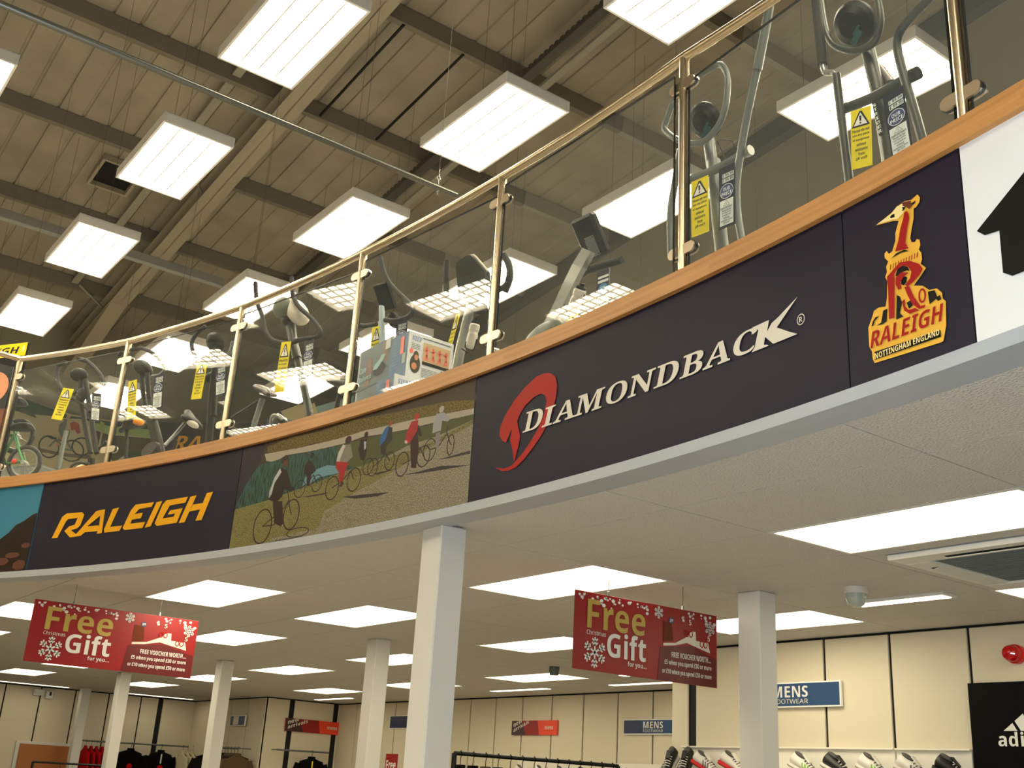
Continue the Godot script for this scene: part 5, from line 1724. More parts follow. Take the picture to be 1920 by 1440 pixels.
	hang_tag("warning", "yellow warning tag, mostly hidden, below the bottle of the bike with the tilted monitor", Vector3(-4.408, 4.055, -3.512), Vector3(-4.33, 4.058, -3.519), Vector3(-4.395, 3.749, -3.513), gy)
	hang_tag("warning", "yellow warning tag turned edge on beside the thick silver post", Vector3(-5.403, 4.35, -3.411), Vector3(-5.36, 4.354, -3.418), Vector3(-5.494, 4.014, -3.395), gy)
	hang_tag("warning", "yellow warning tag behind the pale blue stem", Vector3(-6.348, 4.525, -3.336), Vector3(-6.257, 4.531, -3.359), Vector3(-6.339, 4.169, -3.339), gy)
	hang_tag("warning", "yellow warning tag on the bike with the white headed console", Vector3(-7.045, 4.519, -2.987), Vector3(-6.947, 4.508, -3.017), Vector3(-7.051, 4.136, -2.985), gy)
	hang_tag("warning", "yellow warning tag under the round black console", Vector3(-7.892, 4.504, -2.691), Vector3(-7.787, 4.495, -2.731), Vector3(-7.897, 4.215, -2.689), gy)
	hang_tag("warning", "yellow warning tag just right of the second post", Vector3(-8.581, 4.458, -2.4), Vector3(-8.497, 4.468, -2.438), Vector3(-8.525, 4.138, -2.425), gy)
	hang_tag("warning", "yellow warning tag tilted on the leftmost exercise bike", Vector3(-9.243, 4.491, -2.074), Vector3(-9.13, 4.464, -2.133), Vector3(-9.302, 4.227, -2.043), gy)
	var gp := "navy price tags on the machines"
	hang_tag("price", "navy OUR PRICE tag on the dark elliptical trainer", Vector3(-2.354, 4.419, -3.518), Vector3(-2.25, 4.424, -3.51), Vector3(-2.327, 4.106, -3.516), gp)
	hang_tag("price", "navy OUR PRICE tag on the silver elliptical trainer", Vector3(-3.313, 4.512, -3.547), Vector3(-3.208, 4.507, -3.547), Vector3(-3.316, 4.177, -3.547), gp)
	hang_tag("offer", "narrow navy BUY NOW tag under the grip of the bike with the tilted monitor", Vector3(-4.214, 4.273, -3.549), Vector3(-4.117, 4.266, -3.556), Vector3(-4.212, 4.03, -3.549), gp)
	hang_tag("price", "navy price tag just above the cartons", Vector3(-6.026, 4.478, -3.34), Vector3(-5.92, 4.472, -3.363), Vector3(-6.001, 4.213, -3.345), gp)
	hang_tag("price", "navy price tag on the bike with the white headed console", Vector3(-6.843, 4.484, -3.068), Vector3(-6.744, 4.492, -3.097), Vector3(-6.811, 4.203, -3.078), gp)
	hang_tag("price", "navy price tag beside the round black console", Vector3(-7.722, 4.464, -2.777), Vector3(-7.621, 4.473, -2.814), Vector3(-7.676, 4.209, -2.794), gp)
	hang_tag("price", "navy price tag on the dark bike with the white nosed saddle", Vector3(-8.356, 4.495, -2.522), Vector3(-8.255, 4.502, -2.565), Vector3(-8.312, 4.191, -2.541), gp)
	hang_tag("price", "navy price tag on the leftmost exercise bike", Vector3(-8.966, 4.422, -2.239), Vector3(-8.87, 4.401, -2.286), Vector3(-8.927, 4.18, -2.258), gp)


func single_bottle(a: Vector3, b: Vector3, r: float, label: String) -> void:
	var t := thing("water_bottle", label, "bottle", b)
	var h := a.distance_to(b)
	var y := (a - b).normalized()
	var x := Vector3.RIGHT.cross(y).cross(y).normalized()
	var fr := Transform3D(Basis(x, y, x.cross(y)), Vector3.ZERO)
	var s := Shape.new()
	s.lathe([Vector2(0, 0), Vector2(r * 0.85, 0), Vector2(r, h * 0.06), Vector2(r, h * 0.5), Vector2(r * 0.88, h * 0.56), Vector2(r * 0.88, h * 0.62), Vector2(r, h * 0.68), Vector2(r, h * 0.86), Vector2(r * 0.8, h * 0.92), Vector2(0, h * 0.92)], fr, 20)
	part("body", s, M["bottle"], t)
	s = Shape.new()
	s.lathe([Vector2(r * 0.84, h * 0.90), Vector2(r * 0.84, h * 1.0), Vector2(r * 0.4, h * 1.04), Vector2(r * 0.35, h * 1.14), Vector2(0, h * 1.14)], fr, 16)
	part("cap", s, M["black plastic"], t)


# ---------------------------------------------------------------- goods and boards on the mezzanine
const MURAL := [[-19.5, -3.4], [-19.64, -3.9], [-19.88, -4.67], [-19.73, -5.27], [-19.06, -6.1], [-18.16, -7.04], [-17.6, -7.38], [-16.68, -7.55], [-15.55, -7.76], [-14.4, -7.98]]

# a point at distance u along the far mural wall
func on_mural(u: float, y: float, lift: float) -> Array:
	var k := 0
	var left := u
	while k < MURAL.size() - 2:
		var l := Vector2(MURAL[k][0], MURAL[k][1]).distance_to(Vector2(MURAL[k + 1][0], MURAL[k + 1][1]))
		if left <= l:
			break
		left -= l
		k += 1
	var a := Vector2(MURAL[k][0], MURAL[k][1])
	var b := Vector2(MURAL[k + 1][0], MURAL[k + 1][1])
	var t := (b - a).normalized()
	var n := Vector2(-t.y, t.x)
	var p := a + t * left + n * lift
	return [Vector3(p.x, y, p.y), Vector3(n.x, 0, n.y)]


func mural_print(t: PackedVector2Array, lift: float) -> Shape:
	var s := Shape.new()
	for k in range(0, t.size(), 3):
		var p: Array = []
		for i in 3:
			p.append(on_mural(t[k + i].x, t[k + i].y, lift))
		s.tri(p[0][0], p[1][0], p[2][0], p[0][1], p[1][1], p[2][1])
	return s


func mural_board(label: String, u0: float, u1: float, top: float, low: float, m: Material) -> Node3D:
	var at: Vector3 = on_mural((u0 + u1) * 0.5, low, 0.0)[0]
	var t := thing("mural_board", label, "sign", at, 0.0, "printed boards on the far mezzanine wall")
	var s := Shape.new()
	var u := u0
	while u < u1 - 0.001:
		var v := minf(u + 0.15, u1)
		var a := on_mural(u, low, 0.0)
		var b := on_mural(v, low, 0.0)
		var c := on_mural(u, low, 0.02)
		var d := on_mural(v, low, 0.02)
		var up := Vector3(0, top - low, 0)
		s.quad(c[0], d[0], d[0] + up, c[0] + up, a[1])
		s.quad(a[0], b[0], b[0] + up, a[0] + up, -a[1])
		s.quad(a[0] + up, b[0] + up, d[0] + up, c[0] + up, Vector3.UP)
		s.quad(a[0], b[0], d[0], c[0], Vector3.DOWN)
		u = v
	part("panel", s, m, t, at)
	return t


func paint_on(b: Node3D, called: String, f: Array, m: String, lift := 0.024) -> void:
	part(called, mural_print(strips(poly(f), 0.15), lift), M[m], b, b.position)


func build_mezzanine_goods() -> void:
	mat("pale road print", Color(0.72, 0.68, 0.55), 0.5)
	mat("dark green print", Color(0.13, 0.24, 0.17), 0.5)
	mat("light green print", Color(0.55, 0.66, 0.38), 0.5)
	mat("earth print", Color(0.28, 0.26, 0.20), 0.5)
	mat("road shade print", Color(0.40, 0.34, 0.29), 0.5)
	mat("grey print", Color(0.40, 0.42, 0.42), 0.5)
	mat("skin print", Color(0.78, 0.52, 0.38), 0.5)
	mat("cloud print", Color(0.90, 0.86, 0.68), 0.5)
	mat("pale sky print", Color(0.62, 0.76, 0.76), 0.5)
	mat("blue print", Color(0.16, 0.34, 0.52), 0.5)
	mat("pale blue print", Color(0.42, 0.56, 0.74), 0.5)
	mat("carton white", Color(0.82, 0.83, 0.83), 0.5)
	mat("carton blue", Color(0.20, 0.38, 0.54), 0.5)
	mat("carton teal", Color(0.20, 0.30, 0.34), 0.5)
	mat("carton brown", Color(0.40, 0.26, 0.16), 0.5)
	mat("sand print", Color(0.76, 0.66, 0.50), 0.5)
	mat("salmon", Color(0.90, 0.40, 0.34), 0.5)
	mat("carton edge", Color(0.62, 0.66, 0.66), 0.5)
	mat("rubber", Color(0.10, 0.085, 0.08), 0.7)
	mat("green paint", Color(0.10, 0.42, 0.16), 0.35)
	mat("red reflector", Color(0.80, 0.05, 0.05), 0.15)
	mat("green reflector", Color(0.30, 0.72, 0.20), 0.2)
	mat("helmet yellow", Color(0.86, 0.66, 0.08), 0.3)

	# the wall that carries the far boards
	var s := Shape.new()
	var pts := PackedVector2Array()
	for q in MURAL:
		pts.append(Vector2(q[0], q[1]))
	pts.append(Vector2(-14.4, WALL_Z))
	pts.append(Vector2(WALL_X, WALL_Z))
	pts.append(Vector2(WALL_X, -3.4))
	var wall := flat_deck(pts, MEZ, 7.34)
	struct("wall_corner", wall, M["upper wall"])

	# landscape with riders
	var b := mural_board("far printed board of a pale lane, green trees and two cyclists, behind the leftmost bike", 0.02, 2.815, 7.37, 5.3, M["pale road print"])
	paint_on(b, "trees_print", [0.229, 7.372, 0.676, 7.366, 1.309, 7.334, 2.089, 7.346, 2.763, 7.337, 2.782, 7.227, 2.107, 7.247, 1.496, 7.31, 1.014, 7.235, 0.622, 7.155, 0.285, 7.121], "dark green print")
	paint_on(b, "meadow_print", [1.685, 7.364, 2.103, 7.267, 2.782, 7.227, 2.809, 7.069, 2.327, 7.107, 2.036, 7.104, 1.754, 7.176], "light green print")
	paint_on(b, "earth_print", [1.757, 7.156, 2.038, 7.094, 2.811, 7.059, 2.848, 6.843, 2.435, 6.775, 2.227, 6.588, 1.966, 6.802, 1.833, 6.931], "earth print")
	paint_on(b, "grass_print", [2.435, 6.775, 2.843, 6.872, 2.876, 6.677, 2.383, 6.635], "dark green print")
	paint_on(b, "shade_print", [0.698, 6.592, 0.944, 6.622, 1.786, 6.686, 1.817, 6.613, 1.057, 6.576, 0.714, 6.52], "road shade print")
	paint_on(b, "trunk_print", [0.364, 7.202, 0.616, 7.182, 0.712, 7.115, 0.632, 7.11, 0.371, 7.128], "earth print")
	for q in [[1.143, 7.126, 1.21, 7.205, 1.322, 7.179, 1.376, 7.03, 1.361, 6.87, 1.239, 6.879, 1.148, 7.009], [1.192, 7.239, 1.262, 7.26, 1.329, 7.19, 1.264, 7.152]]:
		paint_on(b, "rider_print", q, "grey print", 0.028)
	paint_on(b, "rider_print", [1.347, 7.193, 1.398, 7.252, 1.496, 7.21, 1.549, 7.06, 1.503, 7.023, 1.444, 7.101, 1.395, 7.073], "red print", 0.028)
	paint_on(b, "rider_print", [1.178, 6.92, 1.245, 6.9, 1.222, 6.766, 1.165, 6.741], "skin print", 0.028)
	for q in [[1.033, 6.685, 0.20], [1.47, 6.712, 0.20], [1.611, 6.814, 0.17]]:
		part("wheel_print", mural_print(ring(Vector2(q[0], q[1]), q[2], q[2], 0.025, 24), 0.027), M["black print"], b, b.position)
	part("frame_print", mural_print(stroke([Vector2(1.033, 6.685), Vector2(1.141, 6.851), Vector2(1.365, 6.851), Vector2(1.47, 6.712), Vector2(1.315, 6.724), Vector2(1.141, 6.851)], 0.03), 0.029), M["grey print"], b, b.position)
	part("frame_print", mural_print(stroke([Vector2(0.973, 6.861), Vector2(1.049, 6.844), Vector2(1.137, 6.869)], 0.03), 0.029), M["black print"], b, b.position)

	# navy with the yellow name
	b = mural_board("far navy board with a yellow RALEIGH name cut off by the oak edging", 2.815, 5.002, 7.37, 5.3, M["navy print"])
	var u0 := 3.238
	var u1 := 4.919
	part("name_print", mural_print(letters("RALEIGH", "sans bold", Rect2(u0,  6.857, u1 - u0, 0.27), 0.3), 0.024), M["yellow print"], b, b.position)
	# sky over mountains
	b = mural_board("far board of blue sky, cream cloud and mountains, above the cyclists photograph", 5.002, 7.389, 7.37, 5.3, M["pale sky print"])
	paint_on(b, "sky_print", [4.984, 7.422, 5.394, 7.474, 5.55, 7.319, 5.407, 7.2, 5.55, 6.889, 5.086, 6.965], "blue print")
	paint_on(b, "cloud_print", [5.394, 7.474, 5.874, 7.5, 6.354, 7.446, 6.477, 7.245, 6.23, 7.187, 5.873, 7.213, 5.583, 7.304], "cloud print")
	paint_on(b, "mountain_print", [5.644, 7.158, 5.811, 7.224, 5.988, 7.155, 6.143, 7.184, 6.392, 7.092, 6.552, 6.999, 6.558, 6.814, 5.664, 6.917], "blue print", 0.028)
	paint_on(b, "cloud_print", [5.124, 7.289, 5.309, 7.295, 5.455, 7.192, 5.34, 7.154, 5.174, 7.202], "pale sky print", 0.026)

	# cartons stacked behind the glass
	carton_white(Vector3(-5.415, 3.775, -3.20), "white and blue exercise carton with a salmon strip, on top of its stack", 0.335)
	carton_white(Vector3(-5.31, 3.42, -3.07), "white and blue exercise carton at the bottom of its stack, in front", 0.354)
	carton_brown(Vector3(-5.72, 3.866, -3.19), "brown and teal balance carton, upper of its stack")
	carton_brown(Vector3(-5.72, 3.595, -3.19), "brown and teal balance carton, lower of its stack")
	carton_brown(Vector3(-5.72, 3.40, -3.19), "brown and teal balance carton at the very bottom of its stack", 0.194)

	# poster stand at the far left
	var pa: Vector3 = Vector3(-10.331, 5.129, -1.43)
	var pb: Vector3 = Vector3(-9.704, 4.961, -1.819)
	pa.y = pb.y
	var x := (pb - pa).normalized()
	var fr := Transform3D(Basis(x, Vector3.UP, x.cross(Vector3.UP)), Vector3(pa.x, MEZ, pa.z))
	var w := pa.distance_to(pb)
	var h := pb.y - MEZ
	var t := thing("poster_stand", "tall poster stand with a yellow header and a peach face, at the left edge", "sign", fr.origin)
	fr.origin = Vector3.ZERO
	s = Shape.new()
	s.box(fr * Vector3(w / 2, h / 2, -0.012), Vector3(w, h, 0.022), fr.basis, 0.002)
	part("panel", s, M["black print"], t)
	part("header_print", on_plane(tris_of(poly([0.0, h - 0.125, w, h - 0.125, w, h - 0.004, 0.0, h - 0.004])), fr, 0.002), M["tag yellow"], t)
	part("header_lettering", on_plane(letters("RALEIGH", "sans bold", Rect2(0.04, h - 0.098, w - 0.14, 0.062), 0.3), fr, 0.004), M["navy print"], t)
	part("header_spot", on_plane(disc(Vector2(w - 0.032, h - 0.06), 0.014, 0.032), fr, 0.004), M["pale gold print"], t)
	part("face_print", on_plane(disc(Vector2(w - 0.30, h - 0.40), 0.19, 0.15), fr, 0.003), M["skin print"], t)
	part("picture_print", on_plane(tris_of(poly([w - 0.07, 0.1, w - 0.01, 0.1, w - 0.01, h - 0.14, w - 0.07, h - 0.14])), fr, 0.003), M["grey print"], t)
	part("picture_print", on_plane(tris_of(poly([0.0, 0.1, w - 0.08, 0.1, w - 0.08, h - 0.6, 0.0, h - 0.6])), fr, 0.002), M["brown print"], t)

	# two small bicycles on a stand, rear wheels towards the hall
	bicycle(Vector3(-9.973, 4.199, -1.95), 0.155, "small bicycle with a green reflector, upper of the two at the left end")
	bicycle(Vector3(-9.625, 3.899, -1.979), 0.15, "small bicycle with a red reflector, lower of the two at the left end")
	var r := thing("display_rack", "steel display rack that carries the two small bicycles at the left end", "rack", Vector3(-10.486, 3.4, -1.985))
	var rb := facing(-31.0)
	s = Shape.new()
	for q in [-0.45, 0.45]:
		s.tube([rb * Vector3(q, 0, -0.2), rb * Vector3(q, 1.0, -0.2)], 0.02, 8)
	part("upright", s, M["silver paint"], r)
	s = Shape.new()
	for y in [0.22, 0.62]:
		s.box(rb * Vector3(0, y, -0.1), Vector3(0.9, 0.02, 0.2), rb)
	part("shelf", s, M["silver paint"], r)

	helmet(Vector3(-8.712, 3.673, -2.229), Vector3(0.12, 0.085, 0.09), "helmet yellow", "yellow and black cycle helmet peeping over the oak edging at the left")
	helmet(Vector3(-6.94, 3.841, -3.019), Vector3(0.06, 0.11, 0.06), "black plastic", "black cycle helmet with pale ribs peeping over the oak edging by the white headed bike")


func helmet(c: Vector3, r: Vector3, m: String, label: String) -> void:
	var t := thing("cycle_helmet", label, "helmet", c - Vector3(0, r.y, 0))
	var s := Shape.new()
	s.ball(Vector3(0, r.y, 0), r, facing(-20, 0, 0.3), 18)
	part("shell", s, M[m], t)
	for k in 3:
		s = Shape.new()
		var pts: Array = []
		for i in 9:
			var a := lerpf(0.5, PI - 0.5, i / 8.0)
			pts.append(Vector3(0, r.y, 0) + facing(-20, 0, 0.3) * Vector3(r.x * 1.0 * cos(a), r.y * 1.0 * sin(a) * cos(0.5 * (k - 1)), r.z * sin(a) * sin(0.9 * (k - 1) + 0.35)))
		s.tube(pts, 0.011, 6)
		part("vent", s, M["black plastic"] if m != "black plastic" else M["bright silver"], t)


func carton_white(at: Vector3, label: String, h: float) -> void:
	# at: the middle of the underside; the white face looks along +x, the blue one along +z
	var t := thing("carton", label, "carton", at, 0.0, "white exercise cartons")
	var s := Shape.new()
	s.box(Vector3(0, h / 2, 0), Vector3(0.2, h, 0.32), Basis.IDENTITY, 0.003)
	part("box", s, M["carton white"], t)
	var f := Transform3D(Basis.IDENTITY, Vector3(-0.1, 0, 0.16))
	part("blue_face", on_plane(tris_of(poly([0.003, 0.003, 0.197, 0.003, 0.197, h - 0.003, 0.003, h - 0.003])), f, 0.001), M["carton blue"], t)
	part("salmon_strip", on_plane(tris_of(poly([0.118, h - 0.135, 0.158, h - 0.135, 0.158, h - 0.025, 0.118, h - 0.025])), f, 0.003), M["salmon"], t)
	part("picture_print", on_plane(tris_of(poly([0.148, h - 0.2, 0.185, h - 0.2, 0.185, h - 0.135, 0.148, h - 0.135])), f, 0.0025), M["carton edge"], t)
	var l := PackedVector2Array()
	for k in 11:
		l.append_array(stroke([Vector2(0.03, h - 0.05 - 0.02 * k), Vector2(0.105, h - 0.05 - 0.02 * k)], 0.004))
	part("small_print", on_plane(l, f, 0.002), M["pale blue print"], t)
	var g := Transform3D(Basis(Vector3.FORWARD, Vector3.UP, Vector3.RIGHT), Vector3(0.1, 0, 0.16))
	var pic := h - 0.05
	part("dancers_print", on_plane(tris_of(poly([0.105, pic - 0.125, 0.295, pic - 0.125, 0.295, pic, 0.105, pic])), g, 0.001), M["sand print"], t)
	part("dancers_strip", on_plane(tris_of(poly([0.105, pic - 0.14, 0.295, pic - 0.14, 0.295, pic - 0.12, 0.105, pic - 0.12])), g, 0.002), M["black print"], t)
	l = PackedVector2Array()
	for k in 4:
		var c := Vector2(0.13 + 0.046 * k, pic - 0.055)
		l.append_array(disc(c + Vector2(0, 0.025), 0.008, 0.010, 10))
		l.append_array(stroke([c + Vector2(0, 0.02), c + Vector2(0.003, -0.02), c + Vector2(-0.01, -0.055)], 0.014))
		l.append_array(stroke([c + Vector2(0.003, -0.02), c + Vector2(0.014, -0.052)], 0.010))
		l.append_array(stroke([c + Vector2(-0.022, 0.012), c + Vector2(0, 0.006), c + Vector2(0.020, 0.018)], 0.007))
	part("dancers_figure", on_plane(l, g, 0.002), M["salmon"], t)
	part("portrait_print", on_plane(disc(Vector2(0.058, h - 0.20), 0.036, 0.058) , g, 0.001), M["earth print"], t)
	part("portrait_print", on_plane(disc(Vector2(0.060, h - 0.145), 0.018, 0.028), g, 0.002), M["earth print"], t)
	part("portrait_print", on_plane(disc(Vector2(0.062, h - 0.158), 0.013, 0.018) + disc(Vector2(0.052, h - 0.215), 0.018, 0.022), g, 0.003), M["skin print"], t)
	part("red_spot", on_plane(disc(Vector2(0.026, h - 0.125), 0.013, 0.016), g, 0.002), M["salmon"], t)
	l = letters("STEP", "serif bold", Rect2(0.025, h - 0.055, 0.065, 0.03), 0.1)
	part("blue_lettering", on_plane(l, g, 0.002), M["pale blue print"], t)
	l = PackedVector2Array()
	for k in 6:
		l.append_array(stroke([Vector2(0.105, h - 0.215 - 0.010 * k), Vector2(0.215, h - 0.215 - 0.010 * k)], 0.003))
	for k in 4:
		l.append_array(stroke([Vector2(0.022, h - 0.075 - 0.010 * k), Vector2(0.085, h - 0.075 - 0.010 * k)], 0.003))
	l.append_array(stroke([Vector2(0.10, h - 0.025), Vector2(0.30, h - 0.025)], 0.006))
	part("small_print", on_plane(l, g, 0.0015), M["grey print"], t)
	for q in [[0.105, 0.155, h - 0.33, "carton teal"], [0.165, 0.215, h - 0.33, "carton brown"], [0.24, 0.27, h - 0.245, "navy print"], [0.24, 0.27, h - 0.30, "carton brown"]]:
		if q[2] > 0.0:
			part("picture_print", on_plane(tris_of(poly([q[0], q[2], q[1], q[2], q[1], q[2] + 0.045, q[0], q[2] + 0.045])), g, 0.0015), M[q[3]], t)


func carton_brown(at: Vector3, label: String, h := 0.27) -> void:
	var t := thing("carton", label, "carton", at, 0.0, "brown balance cartons")
	var s := Shape.new()
	s.box(Vector3(0, h / 2, 0), Vector3(0.405, h - 0.002, 0.29), Basis.IDENTITY, 0.003)
	part("box", s, M["carton edge"], t)
	var f := Transform3D(Basis.IDENTITY, Vector3(-0.2, 0, 0.145))
	part("front_print", on_plane(tris_of(poly([0.022, 0.004, 0.4, 0.004, 0.4, h - 0.004, 0.022, h - 0.004])), f, 0.001), M["carton teal"], t)
	part("skin_print", on_plane(tris_of(poly([0.10, 0.01, 0.16, 0.008, 0.185, 0.10, 0.17, h * 0.72, 0.11, h * 0.66])), f, 0.002), M["carton brown"], t)
	part("skin_print", on_plane(tris_of(poly([0.30, h * 0.5, 0.36, h * 0.45, 0.37, h * 0.96, 0.31, h * 0.96])), f, 0.002), M["carton brown"], t)
	part("shadow_print", on_plane(disc(Vector2(0.275, h * 0.32), 0.075, h * 0.16), f, 0.002), M["navy print"], t)
	part("shoe_print", on_plane(tris_of(poly([0.20, h * 0.36, 0.25, h * 0.34, 0.32, h * 0.52, 0.34, h * 0.62, 0.30, h * 0.66, 0.27, h * 0.56, 0.21, h * 0.46])), f, 0.003), M["pale sky print"], t)
	if h > 0.25:
		part("lettering", on_plane(letters("Core", "sans bold", Rect2(0.035, h * 0.40, 0.075, 0.04)) + letters("Balance", "sans bold", Rect2(0.035, h * 0.19, 0.15, 0.035)), f, 0.004), M["pale sky print"], t)
		part("price_label", on_plane(tris_of(poly([0.335, h - 0.075, 0.395, h - 0.075, 0.395, h - 0.012, 0.335, h - 0.012])), f, 0.004), M["carton white"], t)


func bicycle(hub: Vector3, r: float, label: String) -> void:
	var at := Vector3(hub.x, hub.y - r, hub.z)
	var t := thing("bicycle", label, "bicycle", at, 0.0, "small bicycles at the left end")
	var b := facing(-28.0, 0.0, 0.0) * Basis(Vector3.UP, 0.35)
	var c := Vector3(0, r, 0)
	for k in 2:
		var o := c + b * Vector3(-0.52 * k, 0, 0)
		var s := Shape.new()
		var pts: Array = []
		for i in 33:
			pts.append(o + b * Vector3(cos(TAU * i / 32) * (r - 0.015), sin(TAU * i / 32) * (r - 0.015), 0))
		s.tube(pts, 0.019, 8)
		var wh := part("wheel", s, M["rubber"], t)
		s = Shape.new()
		pts = []
		for i in 33:
			pts.append(o + b * Vector3(cos(TAU * i / 32) * (r - 0.038), sin(TAU * i / 32) * (r - 0.038), 0))
		s.tube(pts, 0.008, 6)
		part("rim", s, M["bright silver"], wh)
		s = Shape.new()
		for i in 14:
			s.tube([o, o + b * Vector3(cos(TAU * i / 14) * (r - 0.04), sin(TAU * i / 14) * (r - 0.04), 0)], 0.0016, 4)
		s.tube([o + b * Vector3(0, 0, -0.04), o + b * Vector3(0, 0, 0.04)], 0.018, 10)
		part("spokes", s, M["bright silver"], wh)
	var crank := c + b * Vector3(-0.22, -0.02, 0)
	var seat := c + b * Vector3(-0.14, 0.24, 0)
	var head := c + b * Vector3(-0.44, 0.22, 0)
	var s := Shape.new()
	for q in [[crank, seat], [crank, head], [seat, head], [seat, c + b * Vector3(0, 0, 0.03)], [seat, c + b * Vector3(0, 0, -0.03)], [crank, c + b * Vector3(0, 0, 0.03)], [head, c + b * Vector3(-0.52, 0, 0)]]:
		s.tube([q[0], q[1]], 0.012, 8)
	part("frame", s, M["green paint"], t)
	s = Shape.new()
	s.tube([head, head + Vector3(0, 0.14, 0), head + Vector3(0, 0.14, 0) + b * Vector3(0.03, 0, 0.2)], 0.01, 8)
	s.tube([head + Vector3(0, 0.14, 0), head + Vector3(0, 0.14, 0) + b * Vector3(0.03, 0, -0.2)], 0.01, 8)
	part("handlebar", s, M["bright silver"], t)
	saddle(t, seat + Vector3(0, 0.06, 0), b * Basis(Vector3.UP, PI), "black plastic")
	s = Shape.new()
	s.lathe([Vector2(0, 0.006), Vector2(0.075, 0.006), Vector2(0.075, -0.006), Vector2(0, -0.006)], Transform3D(b * Basis(Vector3.RIGHT, PI / 2), crank + b * Vector3(0, 0, 0.03)), 18)
	part("chain_guard", s, M["dark grey plastic"], t)
	s = Shape.new()
	s.ball(c + b * Vector3(-0.07, 0.0, 0.04), Vector3(0.022, 0.022, 0.012), b, 10)
	part("reflector", s, M["green reflector"] if "green" in label else M["red reflector"], t)


# ---------------------------------------------------------------- the shop under the mezzanine
func build_shop_floor() -> void:
	mat("banner red", Color(0.56, 0.045, 0.055), 0.4)
	mat("banner gold", Color(0.70, 0.60, 0.28), 0.4)
	mat("banner maroon", Color(0.38, 0.045, 0.045), 0.4)
	mat("sign blue", Color(0.12, 0.26, 0.42), 0.35)
	mat("sign dark blue", Color(0.12, 0.16, 0.30), 0.35)
	mat("sign orange", Color(0.92, 0.26, 0.12), 0.35)
	mat("sign plum", Color(0.22, 0.07, 0.12), 0.35)
	mat("poster black", Color(0.022, 0.018, 0.022), 0.45)
	mat("shelf white", Color(0.90, 0.88, 0.82), 0.4)
	mat("door wood", Color(0.66, 0.40, 0.16), 0.5)
	mat("dome", Color(0.66, 0.70, 0.66), 0.15)
	mat("grille", Color(0.40, 0.43, 0.42), 0.6)
	mat("red lens", Color(0.72, 0.03, 0.05), 0.08)
	mat("cloth red", Color(0.70, 0.06, 0.07), 0.9)
	mat("cloth black", Color(0.04, 0.035, 0.045), 0.9)
	mat("cloth white", Color(0.84, 0.80, 0.66), 0.9)
	mat("cloth dark", Color(0.10, 0.085, 0.08), 0.9)
	mat("cloth khaki", Color(0.36, 0.30, 0.22), 0.9)
	mat("shoe white", Color(0.86, 0.84, 0.80), 0.5)
	mat("shoe black", Color(0.05, 0.045, 0.04), 0.45)
	mat("shoe grey", Color(0.30, 0.29, 0.28), 0.6)
	mat("shoe red", Color(0.80, 0.12, 0.14), 0.5)
	mat("shoe green", Color(0.50, 0.72, 0.20), 0.5)

	banner(Vector3(-7.88, 2.195, -1.865), 1.14, 0.402, "red Free Gift banner hanging at the left under the mezzanine edge")
	banner(Vector3(-4.535, 2.195, -3.74), 1.065, 0.405, "red Free Gift banner hanging beside the white column on the right")

	# department signs
	mens(Vector3(-5.915, 2.25, -6.525), 0.93, 0.175, "blue MENS FOOTWEAR sign on the near wall, partly behind the right column", true)
	mens(Vector3(-9.945, 2.245, -9.02), 0.93, 0.165, "blue MENS FOOTWEAR sign on the back wall, right of the new arrivals sign", true)
	mens(Vector3(-15.20, 2.33, -9.03), 0.55, 0.19, "dark blue blank ended sign between the near and second columns", false)
	mens(Vector3(-18.071, 2.29, -7.7), 0.58, 0.16, "small blue sign with a pale patch on the wall right of the third column", false, true)
	arrivals(Vector3(-12.10, 2.24, -9.015), Vector3.RIGHT, 0.93, 0.175, "red and orange new arrivals mens sign on the back wall")
	arrivals(Vector3(-16.86, 2.239, -8.082), Vector3.FORWARD, 1.0, 0.195, "red and orange new arrivals mens sign on the left side wall, above a black jacket")
	var s := Shape.new()
	s.box(Vector3.ZERO, Vector3(0.03, 0.2, 0.30), Basis.IDENTITY, 0.004)
	single("edge_sign", s, M["sign orange"], "orange sign seen edge on at the corner of the stockroom wall", "sign").position = Vector3(-6.70, 2.33, -6.75)

	# the black sports poster
	var t := thing("poster", "tall black adidas poster at the right edge, beside the shoe display", "sign", Vector3(-3.42, 0.4, -6.50))
	s = Shape.new()
	s.box(Vector3(0, 0.985, -0.012), Vector3(1.22, 1.97, 0.025), Basis.IDENTITY, 0.003)
	part("panel", s, M["poster black"], t)
	var f := Transform3D(Basis.IDENTITY, Vector3(-0.61, 0, 0.001))
	var l := PackedVector2Array()
	# three slanted bars cut by the ground line
	l.append_array(tris_of(poly([0.215, 1.686, 0.275, 1.731, 0.302, 1.686])))
	l.append_array(tris_of(poly([0.258, 1.752, 0.312, 1.788, 0.372, 1.686, 0.298, 1.686])) if false else tris_of(poly([0.290, 1.742, 0.345, 1.784, 0.402, 1.686, 0.324, 1.686])))
	l.append_array(tris_of(poly([0.362, 1.797, 0.418, 1.838, 0.505, 1.686, 0.426, 1.686])))
	part("mark_print", on_plane(l, f), M["white print"], t)
	part("name_print", on_plane(letters("adidas", "sans bold", Rect2(0.175, 1.598, 0.36, 0.082)), f), M["white print"], t)
	l = PackedVector2Array()
	for k in 3:
		var x := 0.255 + 0.083 * k
		l.append_array(tris_of(poly([x, 0.9, x + 0.053, 0.9, x + 0.053, 1.47, x, 1.47])))
	part("stripe_print", on_plane(l, f), M["white print"], t)

	# alarm beacon
	t = thing("alarm_beacon", "round red alarm beacon on the wall above the black poster", "alarm", Vector3(-3.70, 2.53, -6.53))
	s = Shape.new()
